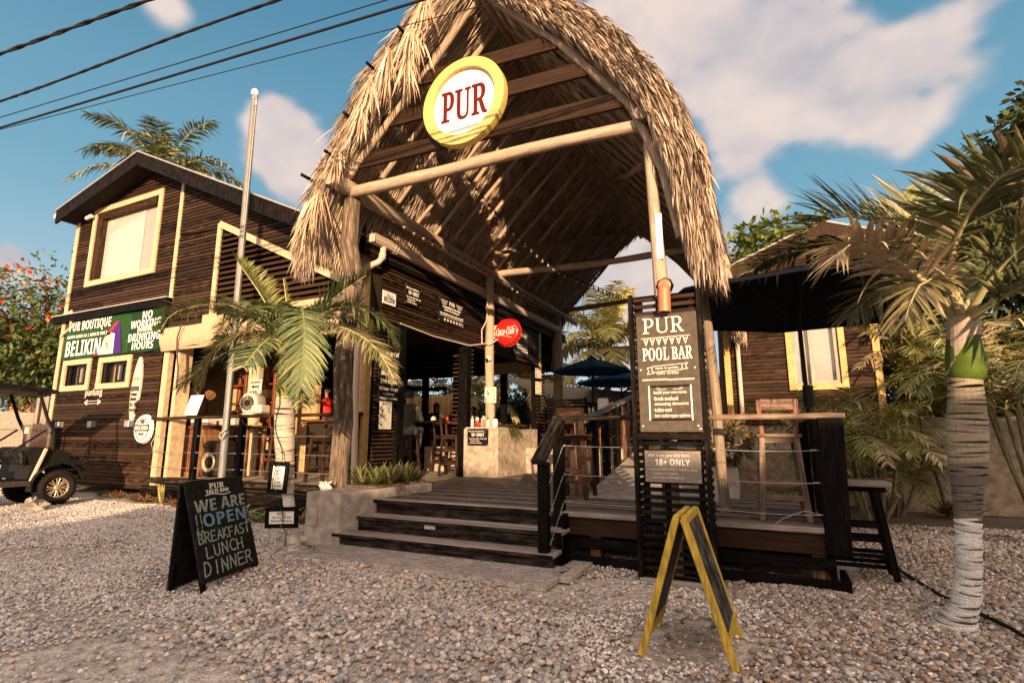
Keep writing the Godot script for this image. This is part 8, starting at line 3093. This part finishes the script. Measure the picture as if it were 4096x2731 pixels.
func person(label: String, at: Vector3, turn: float, seated: bool, top: Color, legs: Color, hair: Color, long_hair: bool, hands: Array, glasses := false) -> void:
	var t := thing("person", label, "person", at)
	var xf := Transform3D(Basis(Vector3.UP, turn), Vector3.ZERO)
	var sk := Color(.36, .19, .115)
	var hp := .86 if not seated else .86
	var P := Vector3(0, hp, 0)
	var B_ := []
	B_.append([P + Vector3(-.07, 0, 0), P + Vector3(.07, 0, 0), .13, .13, legs])
	B_.append([P + Vector3(0, .05, 0), P + Vector3(0, .3, .02), .125, .14, top])
	B_.append([P + Vector3(-.12, .43, .01), P + Vector3(.12, .43, .01), .085, .085, top])
	B_.append([P + Vector3(0, .28, .02), P + Vector3(0, .44, .01), .15, .09, top])
	B_.append([P + Vector3(0, .48, .015), P + Vector3(0, .58, .03), .055, .052, sk])
	B_.append([P + Vector3(0, .655, .035), P + Vector3(0, .72, .02), .075, .088, sk])
	B_.append([P + Vector3(0, .60, .075), P + Vector3(0, .64, .07), .045, .055, sk])
	B_.append([P + Vector3(0, .665, .115), P + Vector3(0, .645, .128), .012, .016, sk])
	for s in [-1.0, 1.0]:
		B_.append([P + Vector3(s * .088, .66, .02), P + Vector3(s * .09, .68, .015), .016, .02, sk])
		var hd: Vector3 = hands[0 if s < 0 else 1]
		var sh := P + Vector3(s * .19, .43, .01)
		var mid := (sh + hd) * .5
		var elb := mid + Vector3(s * .06, -.12, -.05)
		B_.append([sh, elb, .058, .045, top])
		B_.append([elb, elb.lerp(hd, .35), .045, .04, top])
		B_.append([elb.lerp(hd, .35), hd, .038, .028, sk])
		B_.append([hd, hd + (hd - elb).normalized() * .06, .028, .032, sk])
		if seated:
			var kn := P + Vector3(s * .14, .02, .42)
			var an := P + Vector3(s * .13, -.40, .30)
			B_.append([P + Vector3(s * .09, 0, .02), kn, .088, .062, legs])
			B_.append([kn, an, .06, .042, legs])
			B_.append([an + Vector3(0, -.05, 0), an + Vector3(0, -.07, .15), .042, .035, Color(.05, .04, .035)])
		else:
			var kn := Vector3(s * .10, .46, .02)
			var an := Vector3(s * .10, .09, 0)
			B_.append([P + Vector3(s * .09, 0, 0), kn, .09, .062, legs])
			B_.append([kn, an, .06, .042, legs])
			B_.append([an + Vector3(0, -.04, -.02), an + Vector3(0, -.055, .14), .042, .034, Color(.05, .04, .035)])
	var x := b()
	skin_mesh(x, B_, xf, .024)
	for s in [-1.0, 1.0]:
		var hd: Vector3 = hands[0 if s < 0 else 1]
		var sh := P + Vector3(s * .19, .43, .01)
		var elb := (sh + hd) * .5 + Vector3(s * .06, -.12, -.05)
		hand_shape(x, hd, hd - elb, Vector3.UP, xf, -s)
		x.col = Color(.02, .015, .012)
		x.rod(xf * (P + Vector3(s * .032, .685, .098)), xf * (P + Vector3(s * .032, .685, .107)), .011, .008, 8)
		if glasses: x.rod(xf * (P + Vector3(s * .035, .687, .10)), xf * (P + Vector3(s * .035, .685, .122)), .029, .027, 12)
	x.col = Color(.28, .09, .07)
	x.rod(xf * (P + Vector3(-.022, .617, .117)), xf * (P + Vector3(.022, .617, .117)), .006, .006, 6)
	part(t, "body", x, M.tint).position = Vector3.ZERO
	x = b()
	x.col = hair
	for i in 14:
		for j in 8:
			var f := func(u: int, v: int) -> Vector3:
				var a := TAU * u / 14.0
				var front := maxf(0.0, cos(a))
				var e := lerpf(-.35 - (.5 if long_hair else .15) * (1.0 - front) + front * .75, PI / 2, v / 8.0)
				return xf * (P + Vector3(0, .70, .018) + Vector3(sin(a) * cos(e) * .102, sin(e) * .112, cos(a) * cos(e) * .112) + Vector3(0, -.1 if long_hair and v == 0 and front < .3 else 0.0, 0))
			x.quad(f.call(i, j), f.call(i + 1, j), f.call(i + 1, j + 1), f.call(i, j + 1))
	part(t, "hair", x, M.tint).position = Vector3.ZERO

func people() -> void:
	var x := b()
	x.bx(Vector3(-9.0, .65, -9.5), Vector3(1.8, .3, .75), .005)
	one("bar_platform", x, M.interior, "low dark platform behind the service counter at the bottle shelves", "platform")
	person("person in dark green shirt and grey trousers on a stool at the bar opening", Vector3(-6.42, .53, -8.62), PI + .35, true, Color(.03, .038, .024), Color(.13, .125, .125), Color(.03, .022, .016), false, [Vector3(-.14, 1.12, .40), Vector3(.16, 1.10, .42)])
	person("person in a bright red shirt standing at the bottle shelves behind the gate post", Vector3(-9.40, .80, -9.45), -PI / 2 + .3, false, Color(.62, .025, .015), Color(.03, .03, .035), Color(.03, .02, .015), false, [Vector3(-.2, 1.12, .34), Vector3(.2, 1.18, .36)])
	person("person with dark glasses and long hair behind the long bar counter", Vector3(-8.75, .58, -13.1), .55, false, Color(.03, .028, .03), Color(.03, .03, .035), Color(.04, .025, .016), true, [Vector3(-.15, 1.12, .3), Vector3(.15, 1.12, .3)], true)

# ---------------------------------------------------------------- across the street, behind the camera: unseen houses and trees, added and sized to shade the yard
func opposite_side() -> void:
	var H := [[-1.2, 1.6, 3.45, 10.0, "small low unseen house across the street, added to shade the yard"], [1.6, 5.0, 3.85, 10.0, "low unseen house straight across the street, added to shade the yard"], [5.0, 8.6, 4.25, 10.0, "middle unseen house across the street, added to shade the yard"], [8.6, 10.6, 4.7, 10.0, "narrow unseen house across the street, added to shade the yard"], [10.6, 24.0, 6.2, 10.0, "broad unseen two storey house across the street, added to shade the right garden"]]
	for q in H:
		var t := thing("shading_house", q[4], "house", Vector3((q[0] + q[1]) * .5, 0, q[3]))
		var x := b()
		var r: float = q[2]
		x.bx(Vector3((q[0] + q[1]) * .5, (r - .9) * .5, q[3]), Vector3(q[1] - q[0] - .3, r - .9, 4.4))
		part(t, "wall", x, M.canvas)
		x = b()
		x.quad(Vector3(q[0], r - 1.0, q[3] + 2.7), Vector3(q[1], r - 1.0, q[3] + 2.7), Vector3(q[1], r, q[3]), Vector3(q[0], r, q[3]))
		x.quad(Vector3(q[1], r - 1.0, q[3] - 2.7), Vector3(q[0], r - 1.0, q[3] - 2.7), Vector3(q[0], r, q[3]), Vector3(q[1], r, q[3]))
		x.tri(Vector3(q[0], r - 1.0, q[3] - 2.7), Vector3(q[0], r - 1.0, q[3] + 2.7), Vector3(q[0], r, q[3])); x.tri(Vector3(q[1], r - 1.0, q[3] + 2.7), Vector3(q[1], r - 1.0, q[3] - 2.7), Vector3(q[1], r, q[3]))
		part(t, "roof", x, M.roofmetal)
		for k in 3:
			x = b()
			x.bx(Vector3(lerpf(q[0], q[1], .2 + k * .3), 1.6, q[3] - 2.21), Vector3(.8, 1.1, .05))
			part(t, "window", x, M.paneshade)
	leafy("shading_tree", "unseen leafy tree across the street left of the low house, added for shade", Vector3(-2.8, 0, 10.5), 2.1, 2.0, 1.0, 60, 40, .1, Color(.06, .08, .025))
	leafy("shading_tree", "unseen spreading tree across the street at the far right, added for shade", Vector3(11.0, 0, 8.4), 5.0, 1.8, 1.2, 60, 40, .1, Color(.06, .08, .025))
	leafy("shading_tree", "unseen small tree in front of the middle house across the street, added for shade", Vector3(4.6, 0, 8.6), 3.7, 1.6, .7, 40, 40, .1, Color(.06, .08, .025))
